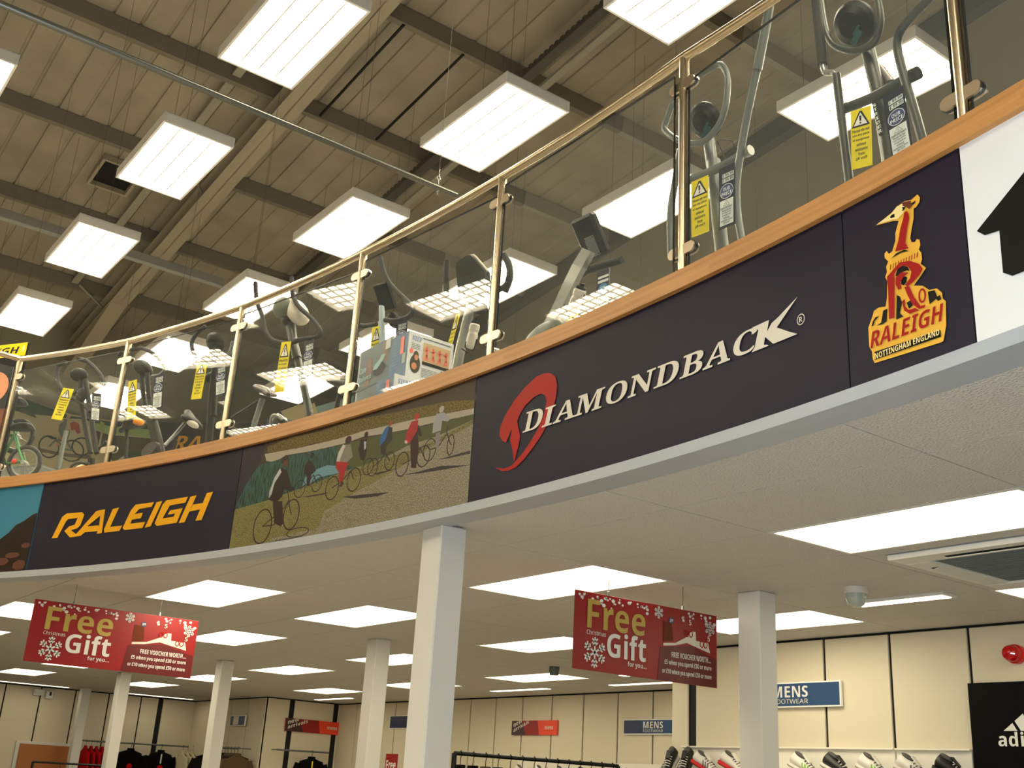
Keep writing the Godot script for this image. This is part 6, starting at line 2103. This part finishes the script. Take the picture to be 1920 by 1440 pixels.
	s.lathe([Vector2(0, 0.0), Vector2(0.058, 0.0), Vector2(0.058, 0.035), Vector2(0.05, 0.045), Vector2(0, 0.045)], Transform3D(Basis(Vector3.RIGHT, PI / 2), Vector3.ZERO), 24)
	part("base", s, M["red reflector"], t)
	s = Shape.new()
	s.lathe([Vector2(0.05, 0.045), Vector2(0.05, 0.075), Vector2(0.042, 0.10), Vector2(0.02, 0.113), Vector2(0, 0.115)], Transform3D(Basis(Vector3.RIGHT, PI / 2), Vector3.ZERO), 24)
	part("lens", s, M["red lens"], t)

	# dome on the ceiling
	t = thing("ceiling_dome", "pale glass dome on the ceiling right of the white column", "camera", Vector3(-3.775, CEIL, -5.09))
	s = Shape.new()
	s.lathe([Vector2(0, 0), Vector2(0.062, 0), Vector2(0.062, -0.028), Vector2(0.056, -0.034), Vector2(0, -0.034)], Transform3D.IDENTITY, 24)
	part("base", s, M["white paint"], t)
	s = Shape.new()
	s.lathe([Vector2(0.056, -0.03), Vector2(0.054, -0.06), Vector2(0.044, -0.088), Vector2(0.025, -0.104), Vector2(0, -0.108)], Transform3D.IDENTITY, 24)
	part("dome", s, M["dome"], t)

	# small round fitting far back
	t = thing("ceiling_spot", "small round fitting on the ceiling left of the right gift banner's lower corner", "spotlight", Vector3(-8.7, CEIL, -6.95))
	s = Shape.new()
	s.lathe([Vector2(0, 0), Vector2(0.05, 0), Vector2(0.05, -0.03), Vector2(0.042, -0.08), Vector2(0, -0.08)], Transform3D.IDENTITY, 16)
	part("body", s, M["silver paint"], t)
	t = thing("exit_box", "small pale wall box with a dark slot, under the ceiling on the left wall", "wall box", Vector3(-19.87, 2.60, -5.22))
	s = Shape.new()
	s.box(Vector3(0.02, 0, 0), Vector3(0.05, 0.12, 0.12), Basis.IDENTITY, 0.006)
	part("body", s, M["white paint"], t)
	s = Shape.new()
	s.box(Vector3(0.047, 0.02, -0.01), Vector3(0.006, 0.06, 0.03))
	part("slot", s, M["dark gap"], t)
	t = thing("exit_box", "wide pale emergency light box under the ceiling on the left wall", "wall box", Vector3(-19.87, 2.63, -5.04))
	s = Shape.new()
	s.box(Vector3(0.03, 0, 0), Vector3(0.07, 0.10, 0.17), Basis.IDENTITY, 0.008)
	part("body", s, M["white paint"], t)
	s = Shape.new()
	s.box(Vector3(0.066, -0.01, 0), Vector3(0.006, 0.06, 0.14), Basis.IDENTITY, 0.002)
	part("lens", s, M["dome"], t)

	cassette()
	doorway()
	shoe_display()
	clothes()


func banner(at: Vector3, w: float, h: float, label: String) -> void:
	var t := thing("hanging_banner", label, "banner", at, 0.0, "red Free Gift banners")
	var f := Transform3D(Basis(Vector3.FORWARD, Vector3.UP, Vector3.RIGHT), Vector3.ZERO)
	var s := Shape.new()
	s.box(f * Vector3(w / 2, h / 2, 0), Vector3(w, h, 0.006), f.basis, 0.001)
	part("board", s, M["banner red"], t)
	var u := func(x: float, y: float) -> Vector2: return Vector2(x * w, y * h)
	part("maroon_print", on_plane(tris_of(PackedVector2Array([u.call(0.56, 0.004), u.call(0.995, 0.004), u.call(0.995, 0.38), u.call(0.80, 0.52), u.call(0.58, 0.44)])), f, 0.0045), M["banner maroon"], t)
	part("free_lettering", on_plane(heavy("Free", Rect2(0.08 * w, 0.54 * h, 0.38 * w, 0.37 * h)), f, 0.006), M["banner gold"], t)
	part("gift_lettering", on_plane(heavy("Gift", Rect2(0.215 * w, 0.205 * h, 0.255 * w, 0.325 * h)), f, 0.006), M["white print"], t)
	part("christmas_lettering", on_plane(letters("Christmas", "sans", Rect2(0.08 * w, 0.455 * h, 0.125 * w, 0.06 * h)), f, 0.006), M["white print"], t)
	part("for_you_lettering", on_plane(letters("for you...", "sans bold", Rect2(0.355 * w, 0.10 * h, 0.13 * w, 0.085 * h)), f, 0.006), M["white print"], t)
	var l := letters("FREE VOUCHER WORTH...", "sans bold", Rect2(0.66 * w, 0.325 * h, 0.29 * w, 0.075 * h))
	l.append_array(letters("£5 when you spend £30 or more", "sans bold", Rect2(0.61 * w, 0.205 * h, 0.345 * w, 0.085 * h)))
	l.append_array(letters("or £10 when you spend £50 or more", "sans bold", Rect2(0.595 * w, 0.085 * h, 0.36 * w, 0.085 * h)))
	part("voucher_lettering", on_plane(l, f, 0.006), M["white print"], t)
	# snowflakes: a large one and small ones along the top
	part("snowflake", on_plane(flake(Vector2(0.135 * w, 0.235 * h), 0.195 * h, 0.011), f, 0.006), M["white print"], t)
	part("snowflake", on_plane(flake(Vector2(0.565 * w, 0.90 * h), 0.085 * h, 0.007), f, 0.006), M["white print"], t)
	part("snowflake", on_plane(flake(Vector2(0.945 * w, 0.80 * h), 0.10 * h, 0.008), f, 0.006), M["white print"], t)
	var rng := RandomNumberGenerator.new()
	rng.seed = 77
	var snow := PackedVector2Array()
	for k in 70:
		var x := rng.randf()
		if (x > 0.5 and x < 0.72) or x < 0.01 or x > 0.985:
			continue
		var r := rng.randf_range(0.005, 0.014)
		snow.append_array(disc(Vector2(x * w, h * (0.985 - rng.randf() * rng.randf() * 0.14) - r), r, r * 0.8, 6))
	part("snow_print", on_plane(snow, f, 0.005), M["white print"], t)
	# the printed voucher card with its ribboned parcels
	part("card_print", on_plane(tris_of(PackedVector2Array([u.call(0.60, 0.50), u.call(0.69, 0.53), u.call(0.76, 0.62), u.call(0.805, 0.72), u.call(0.835, 0.72), u.call(0.84, 0.60), u.call(0.93, 0.60), u.call(0.945, 0.46), u.call(0.77, 0.55), u.call(0.68, 0.49), u.call(0.60, 0.465)])), f, 0.006), M["cream print"], t)
	part("card_shade", on_plane(tris_of(PackedVector2Array([u.call(0.60, 0.52), u.call(0.67, 0.55), u.call(0.66, 0.78), u.call(0.60, 0.80)])), f, 0.006), M["brown print"], t)
	var bow := PackedVector2Array()
	for q in [[0.785, 0.66], [0.895, 0.545]]:
		bow.append_array(ring(Vector2((q[0] - 0.014) * w, (q[1] + 0.02) * h), 0.016, 0.020, 0.006, 14))
		bow.append_array(ring(Vector2((q[0] + 0.014) * w, (q[1] + 0.02) * h), 0.016, 0.020, 0.006, 14))
	part("bow_print", on_plane(bow, f, 0.0075), M["red print"], t)
	part("logo_print", on_plane(disc(Vector2(0.655 * w, 0.82 * h), 0.018, 0.018), f, 0.0065), M["sign blue"], t)
	part("logo_lettering", on_plane(letters("JJB", "sans bold", Rect2(0.643 * w, 0.80 * h, 0.024 * w, 0.04 * h)), f, 0.008), M["white print"], t)
	part("amount_lettering", on_plane(letters("5", "sans bold", Rect2(0.785 * w, 0.80 * h, 0.018 * w, 0.075 * h)) + letters("5", "sans bold", Rect2(0.925 * w, 0.62 * h, 0.018 * w, 0.075 * h)), f, 0.007), M["cream print"], t)
	for x in [0.22, 0.745]:
		var sh := Shape.new()
		sh.tube([f * Vector3(x * w, h - 0.004, 0), f * Vector3(x * w, CEIL - at.y, 0)], 0.0018, 5)
		part("hanging_wire", sh, M["wire"], t)
		sh = Shape.new()
		sh.box(f * Vector3(x * w, h + 0.01, 0), Vector3(0.012, 0.026, 0.012), f.basis, 0.002)
		part("wire_clip", sh, M["bright silver"], t)


# large lettering
func heavy(s: String, r: Rect2) -> PackedVector2Array:
	var l := PackedVector2Array()
	l.append_array(letters(s, "sans bold", Rect2(r.position, Vector2(r.size.x * 1.03, r.size.y))))
	return l


func flake(c: Vector2, r: float, w: float) -> PackedVector2Array:
	var l := PackedVector2Array()
	for k in 6:
		var a := PI / 2 + PI / 3 * k
		var d := Vector2.from_angle(a)
		l.append_array(stroke([c, c + d * r], w))
		for m in [0.45, 0.7]:
			for sg in [-1.0, 1.0]:
				l.append_array(stroke([c + d * (r * m), c + d * (r * m) + Vector2.from_angle(a + sg * 0.9) * r * 0.32], w * 0.8))
	return l


func mens(at: Vector3, w: float, h: float, label: String, text: bool, patch := false) -> void:
	var t := thing("department_sign", label, "sign", at)
	var s := Shape.new()
	s.box(Vector3(w / 2, h / 2, 0.012), Vector3(w, h, 0.024), Basis.IDENTITY, 0.002)
	part("frame", s, M["lamp casing"], t)
	var f := Transform3D(Basis.IDENTITY, Vector3(0, 0, 0.024))
	part("field", on_plane(tris_of(poly([0.01, 0.01, w - 0.01, 0.01, w - 0.01, h - 0.01, 0.01, h - 0.01])), f, 0.001), M["sign blue"] if text or patch else M["sign dark blue"], t)
	if text:
		part("field_end", on_plane(tris_of(poly([0.01, 0.01, w * 0.36, 0.01, w * 0.30, h - 0.01, 0.01, h - 0.01])), f, 0.002), M["sign dark blue"], t)
		part("lettering", on_plane(letters("MENS", "sans bold", Rect2(w * 0.36, h * 0.40, w * 0.34, h * 0.44)), f, 0.0035), M["white print"], t)
		part("lettering", on_plane(letters("FOOTWEAR", "sans", Rect2(w * 0.36, h * 0.15, w * 0.34, h * 0.18)), f, 0.0035), M["cream print"], t)
	elif patch:
		part("patch", on_plane(tris_of(poly([w * 0.22, h * 0.1, w * 0.58, h * 0.1, w * 0.58, h * 0.9, w * 0.22, h * 0.9])), f, 0.003), M["cream print"], t)


func arrivals(at: Vector3, x: Vector3, w: float, h: float, label: String) -> void:
	var t := thing("department_sign", label, "sign", at)
	var f := Transform3D(Basis(x, Vector3.UP, x.cross(Vector3.UP)), Vector3.ZERO)
	var s := Shape.new()
	s.box(f * Vector3(w / 2, h / 2, 0.0), Vector3(w, h, 0.02), f.basis, 0.002)
	part("board", s, M["sign orange"], t)
	f.origin = f.basis.z * 0.01
	part("red_field", on_plane(tris_of(poly([0.0, 0.0, w * 0.62, 0.0, w * 0.58, h, 0.0, h])), f, 0.0015), M["banner red"], t)
	part("plum_field", on_plane(tris_of(poly([0.0, 0.0, w * 0.32, 0.0, w * 0.24, h, 0.0, h])), f, 0.003), M["sign plum"], t)
	var tilt := Transform3D(f.basis * Basis(Vector3.BACK, 0.33), f.origin + f.basis * Vector3(0.02, 0.02, 0))
	part("lettering", on_plane(letters("new", "sans bold", Rect2(0.05, h * 0.36, w * 0.20, h * 0.24), 0.2) + letters("arrivals", "sans bold", Rect2(0.03, h * 0.02, w * 0.36, h * 0.28), 0.2), tilt, 0.005), M["cream print"], t)
	part("lettering", on_plane(letters("mens", "sans bold", Rect2(w * 0.74, h * 0.38, w * 0.18, h * 0.22)), f, 0.003), M["cream print"], t)


func cassette() -> void:
	var t := thing("air_conditioner", "square ceiling cassette air conditioner with a grey grille and slots, at the right edge", "air conditioner", Vector3(-2.665, CEIL, -4.95))
	var s := Shape.new()
	for q in [[0.0, -0.405, 0.95, 0.14], [0.0, 0.405, 0.95, 0.14]]:
		s.box(Vector3(q[0], -0.012, q[1]), Vector3(q[2], 0.03, q[3]), Basis.IDENTITY, 0.008)
	for q in [[-0.405, 0.0, 0.14, 0.67], [0.405, 0.0, 0.14, 0.67]]:
		s.box(Vector3(q[0], -0.012, q[1]), Vector3(q[2], 0.03, q[3]), Basis.IDENTITY, 0.008)
	part("surround", s, M["white paint"], t)
	s = Shape.new()
	s.box(Vector3(0, -0.008, 0), Vector3(0.67, 0.02, 0.67), Basis.IDENTITY, 0.006)
	var g := part("grille", s, M["grille"], t)
	s = Shape.new()
	for k in 15:
		s.box(Vector3(0, -0.020, -0.29 + 0.0415 * k), Vector3(0.62, 0.006, 0.010))
	part("grille_bars", s, M["grille"], g)
	for k in 4:
		s = Shape.new()
		var b := Basis(Vector3.UP, PI / 2 * k)
		s.box(b * Vector3(0, -0.0275, 0.395), Vector3(0.42, 0.004, 0.035), b)
		part("air_slot", s, M["dark gap"], t)
		s = Shape.new()
		s.box(b * Vector3(0, -0.031, 0.385), Vector3(0.42, 0.004, 0.04), b * Basis(Vector3.RIGHT, 0.25), 0.001)
		part("air_flap", s, M["white paint"], t)
	s = Shape.new()
	for q in [[0.0, -0.53, 1.185, 0.10], [0.0, 0.53, 1.185, 0.10], [-0.535, 0.0, 0.11, 0.95], [0.535, 0.0, 0.11, 0.95]]:
		s.box(Vector3(q[0], 0.006, q[1]), Vector3(q[2], 0.012, q[3]))
	part("infill_tile", s, M["ceiling tile"], t)


func doorway() -> void:
	var s := Shape.new()
	s.box(Vector3(-19.87, 0.93, -5.32), Vector3(0.05, 1.86, 0.94), Basis.IDENTITY, 0.006)
	var d := struct("door_1", s, M["white paint"])
	s = Shape.new()
	s.box(Vector3(-19.838, 0.91, -5.32), Vector3(0.03, 1.82, 0.82), Basis.IDENTITY, 0.004)
	part("door_leaf", s, M["door wood"], d)
	s = Shape.new()
	s.tube([Vector3(-19.80, 0.95, -5.02), Vector3(-19.80, 0.95, -5.14)], 0.01, 8)
	part("door_handle", s, M["bright silver"], d)


# ---- shoes
func shoe_meshes() -> Array:
	# toe towards +x, sole at y = 0
	var up := Shape.new()
	var rings: Array = []
	for q in [[-0.135, 0.028, 0.090, 0.02], [-0.125, 0.036, 0.105, 0.018], [-0.09, 0.040, 0.098, 0.018], [-0.05, 0.039, 0.088, 0.018], [0.0, 0.040, 0.084, 0.018], [0.05, 0.044, 0.066, 0.018], [0.10, 0.044, 0.046, 0.018], [0.135, 0.034, 0.036, 0.018], [0.15, 0.014, 0.028, 0.02]]:
		var row: Array = []
		for i in 16:
			var a := TAU * i / 16
			var z: float = q[1] * cos(a) * (1.0 - 0.35 * maxf(0.0, sin(a)))
			row.append(Vector3(q[0], q[3] + (q[2] - q[3]) * (0.5 + 0.5 * sin(a)), z))
		rings.append(row)
	up.loft(rings)
	var sole := Shape.new()
	rings = []
	for q in [[-0.142, 0.026], [-0.12, 0.040], [-0.05, 0.038], [0.03, 0.045], [0.10, 0.047], [0.14, 0.036], [0.156, 0.014]]:
		rings.append([Vector3(q[0], 0.0, -q[1]), Vector3(q[0], 0.024, -q[1] * 1.03), Vector3(q[0], 0.024, q[1] * 1.03), Vector3(q[0], 0.0, q[1])])
	sole.loft(rings)
	var mouth := Shape.new()
	mouth.ball(Vector3(-0.085, 0.098, 0), Vector3(0.046, 0.014, 0.024), Basis(Vector3.BACK, -0.12), 12)
	var tongue := Shape.new()
	tongue.box(Vector3(-0.025, 0.098, 0), Vector3(0.075, 0.010, 0.040), Basis(Vector3.BACK, -0.45), 0.004)
	var lace := Shape.new()
	for k in 5:
		lace.tube([Vector3(-0.02 + 0.02 * k, 0.080 - 0.007 * k, -0.03), Vector3(-0.018 + 0.02 * k, 0.096 - 0.0085 * k, 0.0), Vector3(-0.02 + 0.02 * k, 0.080 - 0.007 * k, 0.03)], 0.0035, 5)
	var bars := Shape.new()
	for sg in [-1.0, 1.0]:
		for k in 3:
			bars.box(Vector3(-0.02 + 0.024 * k, 0.048, sg * 0.0405), Vector3(0.009, 0.045, 0.006), Basis(Vector3.BACK, 0.45) * Basis(Vector3.RIGHT, -0.16 * sg), 0.002)
	return [up.mesh(), sole.mesh(), mouth.mesh(), tongue.mesh(), lace.mesh(), bars.mesh()]


func shoe_display() -> void:
	# white backing panels on the near wall
	var s := Shape.new()
	var t: Node3D
	for q in [[-6.51, -5.82, "white shoe display panel left of the column on the near wall"], [-5.815, -4.585, "white shoe display panel right of the column, with the striped shoe"], [-4.58, -4.04, "white shoe display panel next to the black poster"]]:
		t = thing("shoe_display", q[2], "display", Vector3((q[0] + q[1]) / 2, 0.5, -6.525), 0.0, "white shoe display panels")
		s = Shape.new()
		s.box(Vector3(0, 0.74, 0), Vector3(q[1] - q[0] - 0.006, 1.48, 0.03), Basis.IDENTITY, 0.003)
		part("panel", s, M["shelf white"], t)
		s = Shape.new()
		s.box(Vector3(0, 1.475, 0.02), Vector3(q[1] - q[0] - 0.006, 0.012, 0.03), Basis.IDENTITY, 0.002)
		part("top_trim", s, M["shelf white"], t)
		s = Shape.new()
		s.box(Vector3(0, 1.28, 0.10), Vector3(q[1] - q[0] - 0.01, 0.015, 0.19), Basis(Vector3.RIGHT, 0.0), 0.003)
		part("shelf", s, M["shelf white"], t)
	var back := thing("shoe_display", "long white shoe display panel on the back wall, left of the stockroom corner", "display", Vector3(-10.2, 0.5, -8.99), 0.0)
	s = Shape.new()
	s.box(Vector3(0, 0.715, 0), Vector3(3.4, 1.43, 0.04), Basis.IDENTITY, 0.003)
	part("panel", s, M["shelf white"], back)
	s = Shape.new()
	s.box(Vector3(0, 1.22, 0.11), Vector3(3.4, 0.015, 0.18), Basis.IDENTITY, 0.003)
	part("shelf", s, M["shelf white"], back)
	var m := shoe_meshes()
	for q in [
		[-4.955, "shoe black", "shoe white", "shoe white", "black trainer with white stripes on the shoe display, right of the column"],
		[-4.675, "shoe white", "shoe white", "shoe green", "white trainer with a pale grey collar, left of the panel joint"],
		[-4.385, "shoe white", "shoe white", "shoe grey", "white trainer with a green heel tab, just right of the panel joint"],
		[-4.11, "shoe black", "shoe black", "shoe black", "all black trainer next to the black poster"],
		[-5.235, "shoe white", "shoe white", "shoe green", "white trainer half hidden by the right side of the column"],
		[-6.16, "shoe white", "shoe red", "shoe grey", "white trainer with a dark curved mark, left of the column"],
		[-5.885, "shoe white", "shoe red", "shoe red", "white trainer with a red sole, left side of the column"],
	]:
		var o := make_shoe(m, Vector3(q[0], 1.80, -6.41), q[1], q[2], q[3], q[4])
		o.rotation = Vector3(0.0, 0.10, -0.42)
	for q in [[-6.36, "shoe black", "shoe grey", "dark boot standing at the stockroom corner, right of its pair"], [-6.53, "shoe black", "shoe white", "black and cream boot at the left end of the near shoe display"]]:
		var o := make_shoe(m, Vector3(q[0], 1.815, -6.40), q[1], q[2], q[2], q[3])
		o.rotation = Vector3(0.0, -1.2, -0.62)
	for k in 8:
		var said: String = ["pale trainer on the back wall display, first from the left", "pale trainer on the back wall display, second from the left", "pale trainer on the back wall display, third from the left", "black trainer on the back wall display, fourth from the left", "pale trainer on the back wall display, fifth from the left", "dark grey trainer on the back wall display, sixth from the left", "pale trainer on the back wall display, seventh from the left", "brown dark trainer at the right end of the back wall display"][k]
		var o := make_shoe(m, Vector3(-11.65 + 0.4 * k, 1.735, -8.87), ["shoe white", "shoe white", "shoe white", "shoe black", "shoe white", "shoe grey", "shoe white", "shoe black"][k], "shoe white", "shoe grey", said)
		o.rotation = Vector3(0.0, 0.25, -0.35)


func make_shoe(m: Array, at: Vector3, upper: String, sole: String, trim: String, label: String) -> Node3D:
	var t := thing("shoe", label, "shoe", at)
	part("upper", m[0], M[upper], t)
	part("sole", m[1], M[sole], t)
	part("opening", m[2], M["shoe grey"], t)
	part("tongue", m[3], M[upper], t)
	part("laces", m[4], M["shoe white"] if upper != "shoe white" else M["shoe grey"], t)
	if trim != sole:
		part("side_stripes", m[5], M[trim], t)
	return t


# ---- clothes on rails
func garment_meshes() -> Array:
	# hangs from y = 0 (the rail), front towards +z
	var body := Shape.new()
	var rings: Array = []
	for q in [[-0.10, 0.055, 0.045], [-0.125, 0.10, 0.055], [-0.165, 0.19, 0.06], [-0.21, 0.232, 0.066], [-0.30, 0.225, 0.075], [-0.50, 0.215, 0.078], [-0.78, 0.225, 0.072]]:
		var row: Array = []
		for i in 18:
			var a := TAU * i / 18
			row.append(Vector3(q[1] * signf(cos(a)) * pow(absf(cos(a)), 0.7), q[0], q[2] * sin(a) + 0.006 * sin(a * 5.0 + q[0] * 20.0)))
		rings.append(row)
	body.loft(rings)
	var sl := Shape.new()
	var sr := Shape.new()
	sl.tube([Vector3(-0.195, -0.19, 0), Vector3(-0.265, -0.36, 0.01), Vector3(-0.285, -0.62, 0.03)], 0.062, 10, 0.045)
	sr.tube([Vector3(0.195, -0.19, 0), Vector3(0.265, -0.36, 0.01), Vector3(0.285, -0.62, 0.03)], 0.062, 10, 0.045)
	var col := Shape.new()
	col.lathe([Vector2(0.062, -0.13), Vector2(0.06, -0.075), Vector2(0.052, -0.072), Vector2(0.05, -0.12)], Transform3D(Basis.from_scale(Vector3(1.0, 1.0, 0.75)), Vector3.ZERO), 14)
	var hang := Shape.new()
	hang.tube([Vector3(0, -0.095, 0), Vector3(0, -0.03, 0), Vector3(0.018, 0.0, 0), Vector3(0.0, 0.020, 0), Vector3(-0.018, 0.006, 0)], 0.004, 6)
	hang.tube([Vector3(-0.19, -0.155, 0), Vector3(0, -0.09, 0), Vector3(0.19, -0.155, 0)], 0.008, 6)
	return [body.mesh(), sl.mesh(), sr.mesh(), col.mesh(), hang.mesh()]


func garment(g: Array, at: Vector3, turn: float, cloth: String, called: String, label: String, group := "") -> Node3D:
	var t := thing(called, label, "clothing", at, turn, group)
	part("body", g[0], M[cloth], t)
	part("sleeve", g[1], M[cloth], t)
	part("sleeve", g[2], M[cloth], t)
	part("collar", g[3], M[cloth], t)
	part("hanger", g[4], M["black plastic"], t)
	return t


func rail(label: String, a: Vector3, b: Vector3, legs: bool, m := "grey steel") -> void:
	var t := thing("clothes_rail", label, "clothes rail", Vector3((a.x + b.x) / 2, 0, (a.z + b.z) / 2))
	var s := Shape.new()
	var o := t.position
	s.tube([a - o, b - o], 0.014, 8)
	part("bar", s, M[m], t)
	for p in [a, b]:
		s = Shape.new()
		if legs:
			s.tube([p - o, Vector3(p.x - o.x, 0.02, p.z - o.z)], 0.018, 8)
			s.box(Vector3(p.x - o.x, 0.02, p.z - o.z), Vector3(0.4, 0.03, 0.05), Basis.IDENTITY, 0.006)
			part("leg", s, M[m], t)
		else:
			var w := Vector3(-0.18, 0, 0) if absf(a.x - b.x) < 0.1 else Vector3(0, 0, -0.18)
			s.tube([p - o, p - o + w], 0.010, 6)
			part("bracket", s, M[m], t)


# garments side by side along a rail, each turned to look along it
func row(g: Array, a: Vector3, b: Vector3, count: int, cloth: Array, called: String, label: String, group: String, thick := 0.45) -> void:
	var d := b - a
	for k in count:
		var t := garment(g, a + d * ((k + 0.5) / count), atan2(d.x, d.z) + PI, cloth[k % cloth.size()], called, label, group)
		t.scale = Vector3(1.0, 1.0, thick)


func clothes() -> void:
	var g := garment_meshes()
	# left wall
	rail("wall rail with red tops and black jackets on the left wall", Vector3(-19.55, 1.925, -5.75), Vector3(-19.55, 1.945, -7.6), false)
	row(g, Vector3(-19.55, 1.925, -5.82), Vector3(-19.55, 1.925, -6.27), 5, ["cloth red"], "top", "red sports top in the bunch of red tops on the left wall rail", "red tops on the left wall rail")
	var j := garment(g, Vector3(-19.5, 1.93, -6.60), PI / 2 - 0.1, "cloth black", "jacket", "black jacket with a red badge, half behind the column under the left banner")
	zip(j, "cloth black")
	j = garment(g, Vector3(-19.5, 1.935, -7.12), PI / 2 - 0.1, "cloth black", "jacket", "black jacket with a white zip facing out, left of the white tops")
	zip(j, "white print")
	row(g, Vector3(-19.25, 1.94, -7.36), Vector3(-19.25, 1.94, -7.62), 3, ["cloth white"], "top", "white top in the bunch of white tops beside the third column", "white tops beside the third column")
	# jog wall
	rail("wall rail with dark and khaki tops, right of the third column", Vector3(-18.3, 1.93, -7.42), Vector3(-16.95, 1.93, -7.42), false)
	row(g, Vector3(-18.25, 1.93, -7.42), Vector3(-17.45, 1.93, -7.42), 7, ["cloth dark"], "top", "dark top in the row right of the third column", "dark tops right of the third column")
	row(g, Vector3(-17.45, 1.93, -7.42), Vector3(-16.95, 1.93, -7.42), 4, ["cloth khaki"], "top", "khaki top in the row left of the red new arrivals sign", "khaki tops left of the new arrivals sign")
	# side wall
	rail("wall rail with a single black jacket under the left new arrivals sign", Vector3(-16.66, 1.945, -7.9), Vector3(-16.66, 1.955, -8.8), false)
	j = garment(g, Vector3(-16.6, 1.95, -8.48), PI / 2 - 0.2, "cloth black", "jacket", "black jacket with a yellow zip and red badge, under the left new arrivals sign")
	zip(j, "tag yellow")
	# free standing rack in front of the door
	var ra: Vector3 = Vector3(-17.229, 1.56, -4.484)
	var rb := ra + Vector3(0, 0, -0.95)
	rail("low dark free standing rack in front of the brown door", ra, rb, true, "black metal")
	row(g, ra.lerp(rb, 0.35), rb, 7, ["cloth dark"], "top", "dark top on the low rack in front of the brown door", "dark tops on the low rack")
	# rack in front of the back wall
	var p0: Vector3 = Vector3(-6.665, 1.8, -4.482)
	var p1 := p0 + Vector3(0, 0, -1.5)
	rail("long free standing rack of dark tops, right of the near column", p0, p1, true, "black metal")
	row(g, p0, p1, 14, ["cloth dark", "cloth black", "cloth khaki"], "top", "dark or khaki top on the long rack right of the near column", "tops on the long rack")
	# red and white show card by the near column
	var t := thing("show_card", "red and white show card between the near and second columns", "sign", Vector3(-14.521, 1.545, -8.6))
	var s := Shape.new()
	s.box(Vector3(0.15, 0.2, 0), Vector3(0.32, 0.42, 0.012), Basis.IDENTITY, 0.002)
	part("card", s, M["banner red"], t)
	part("card_print", on_plane(letters("Free", "sans bold", Rect2(0.02, 0.2, 0.26, 0.12)), Transform3D(Basis.IDENTITY, Vector3(0, 0, 0.006))), M["white print"], t)


func zip(j: Node3D, m: String) -> void:
	var s := Shape.new()
	s.box(Vector3(0, -0.22, 0.072), Vector3(0.022, 0.16, 0.01), Basis.IDENTITY, 0.003)
	part("zip", s, M[m], j)
	s = Shape.new()
	s.ball(Vector3(0, -0.36, 0.07), Vector3(0.055, 0.05, 0.018), Basis.IDENTITY, 10)
	part("badge", s, M["cloth red"], j)
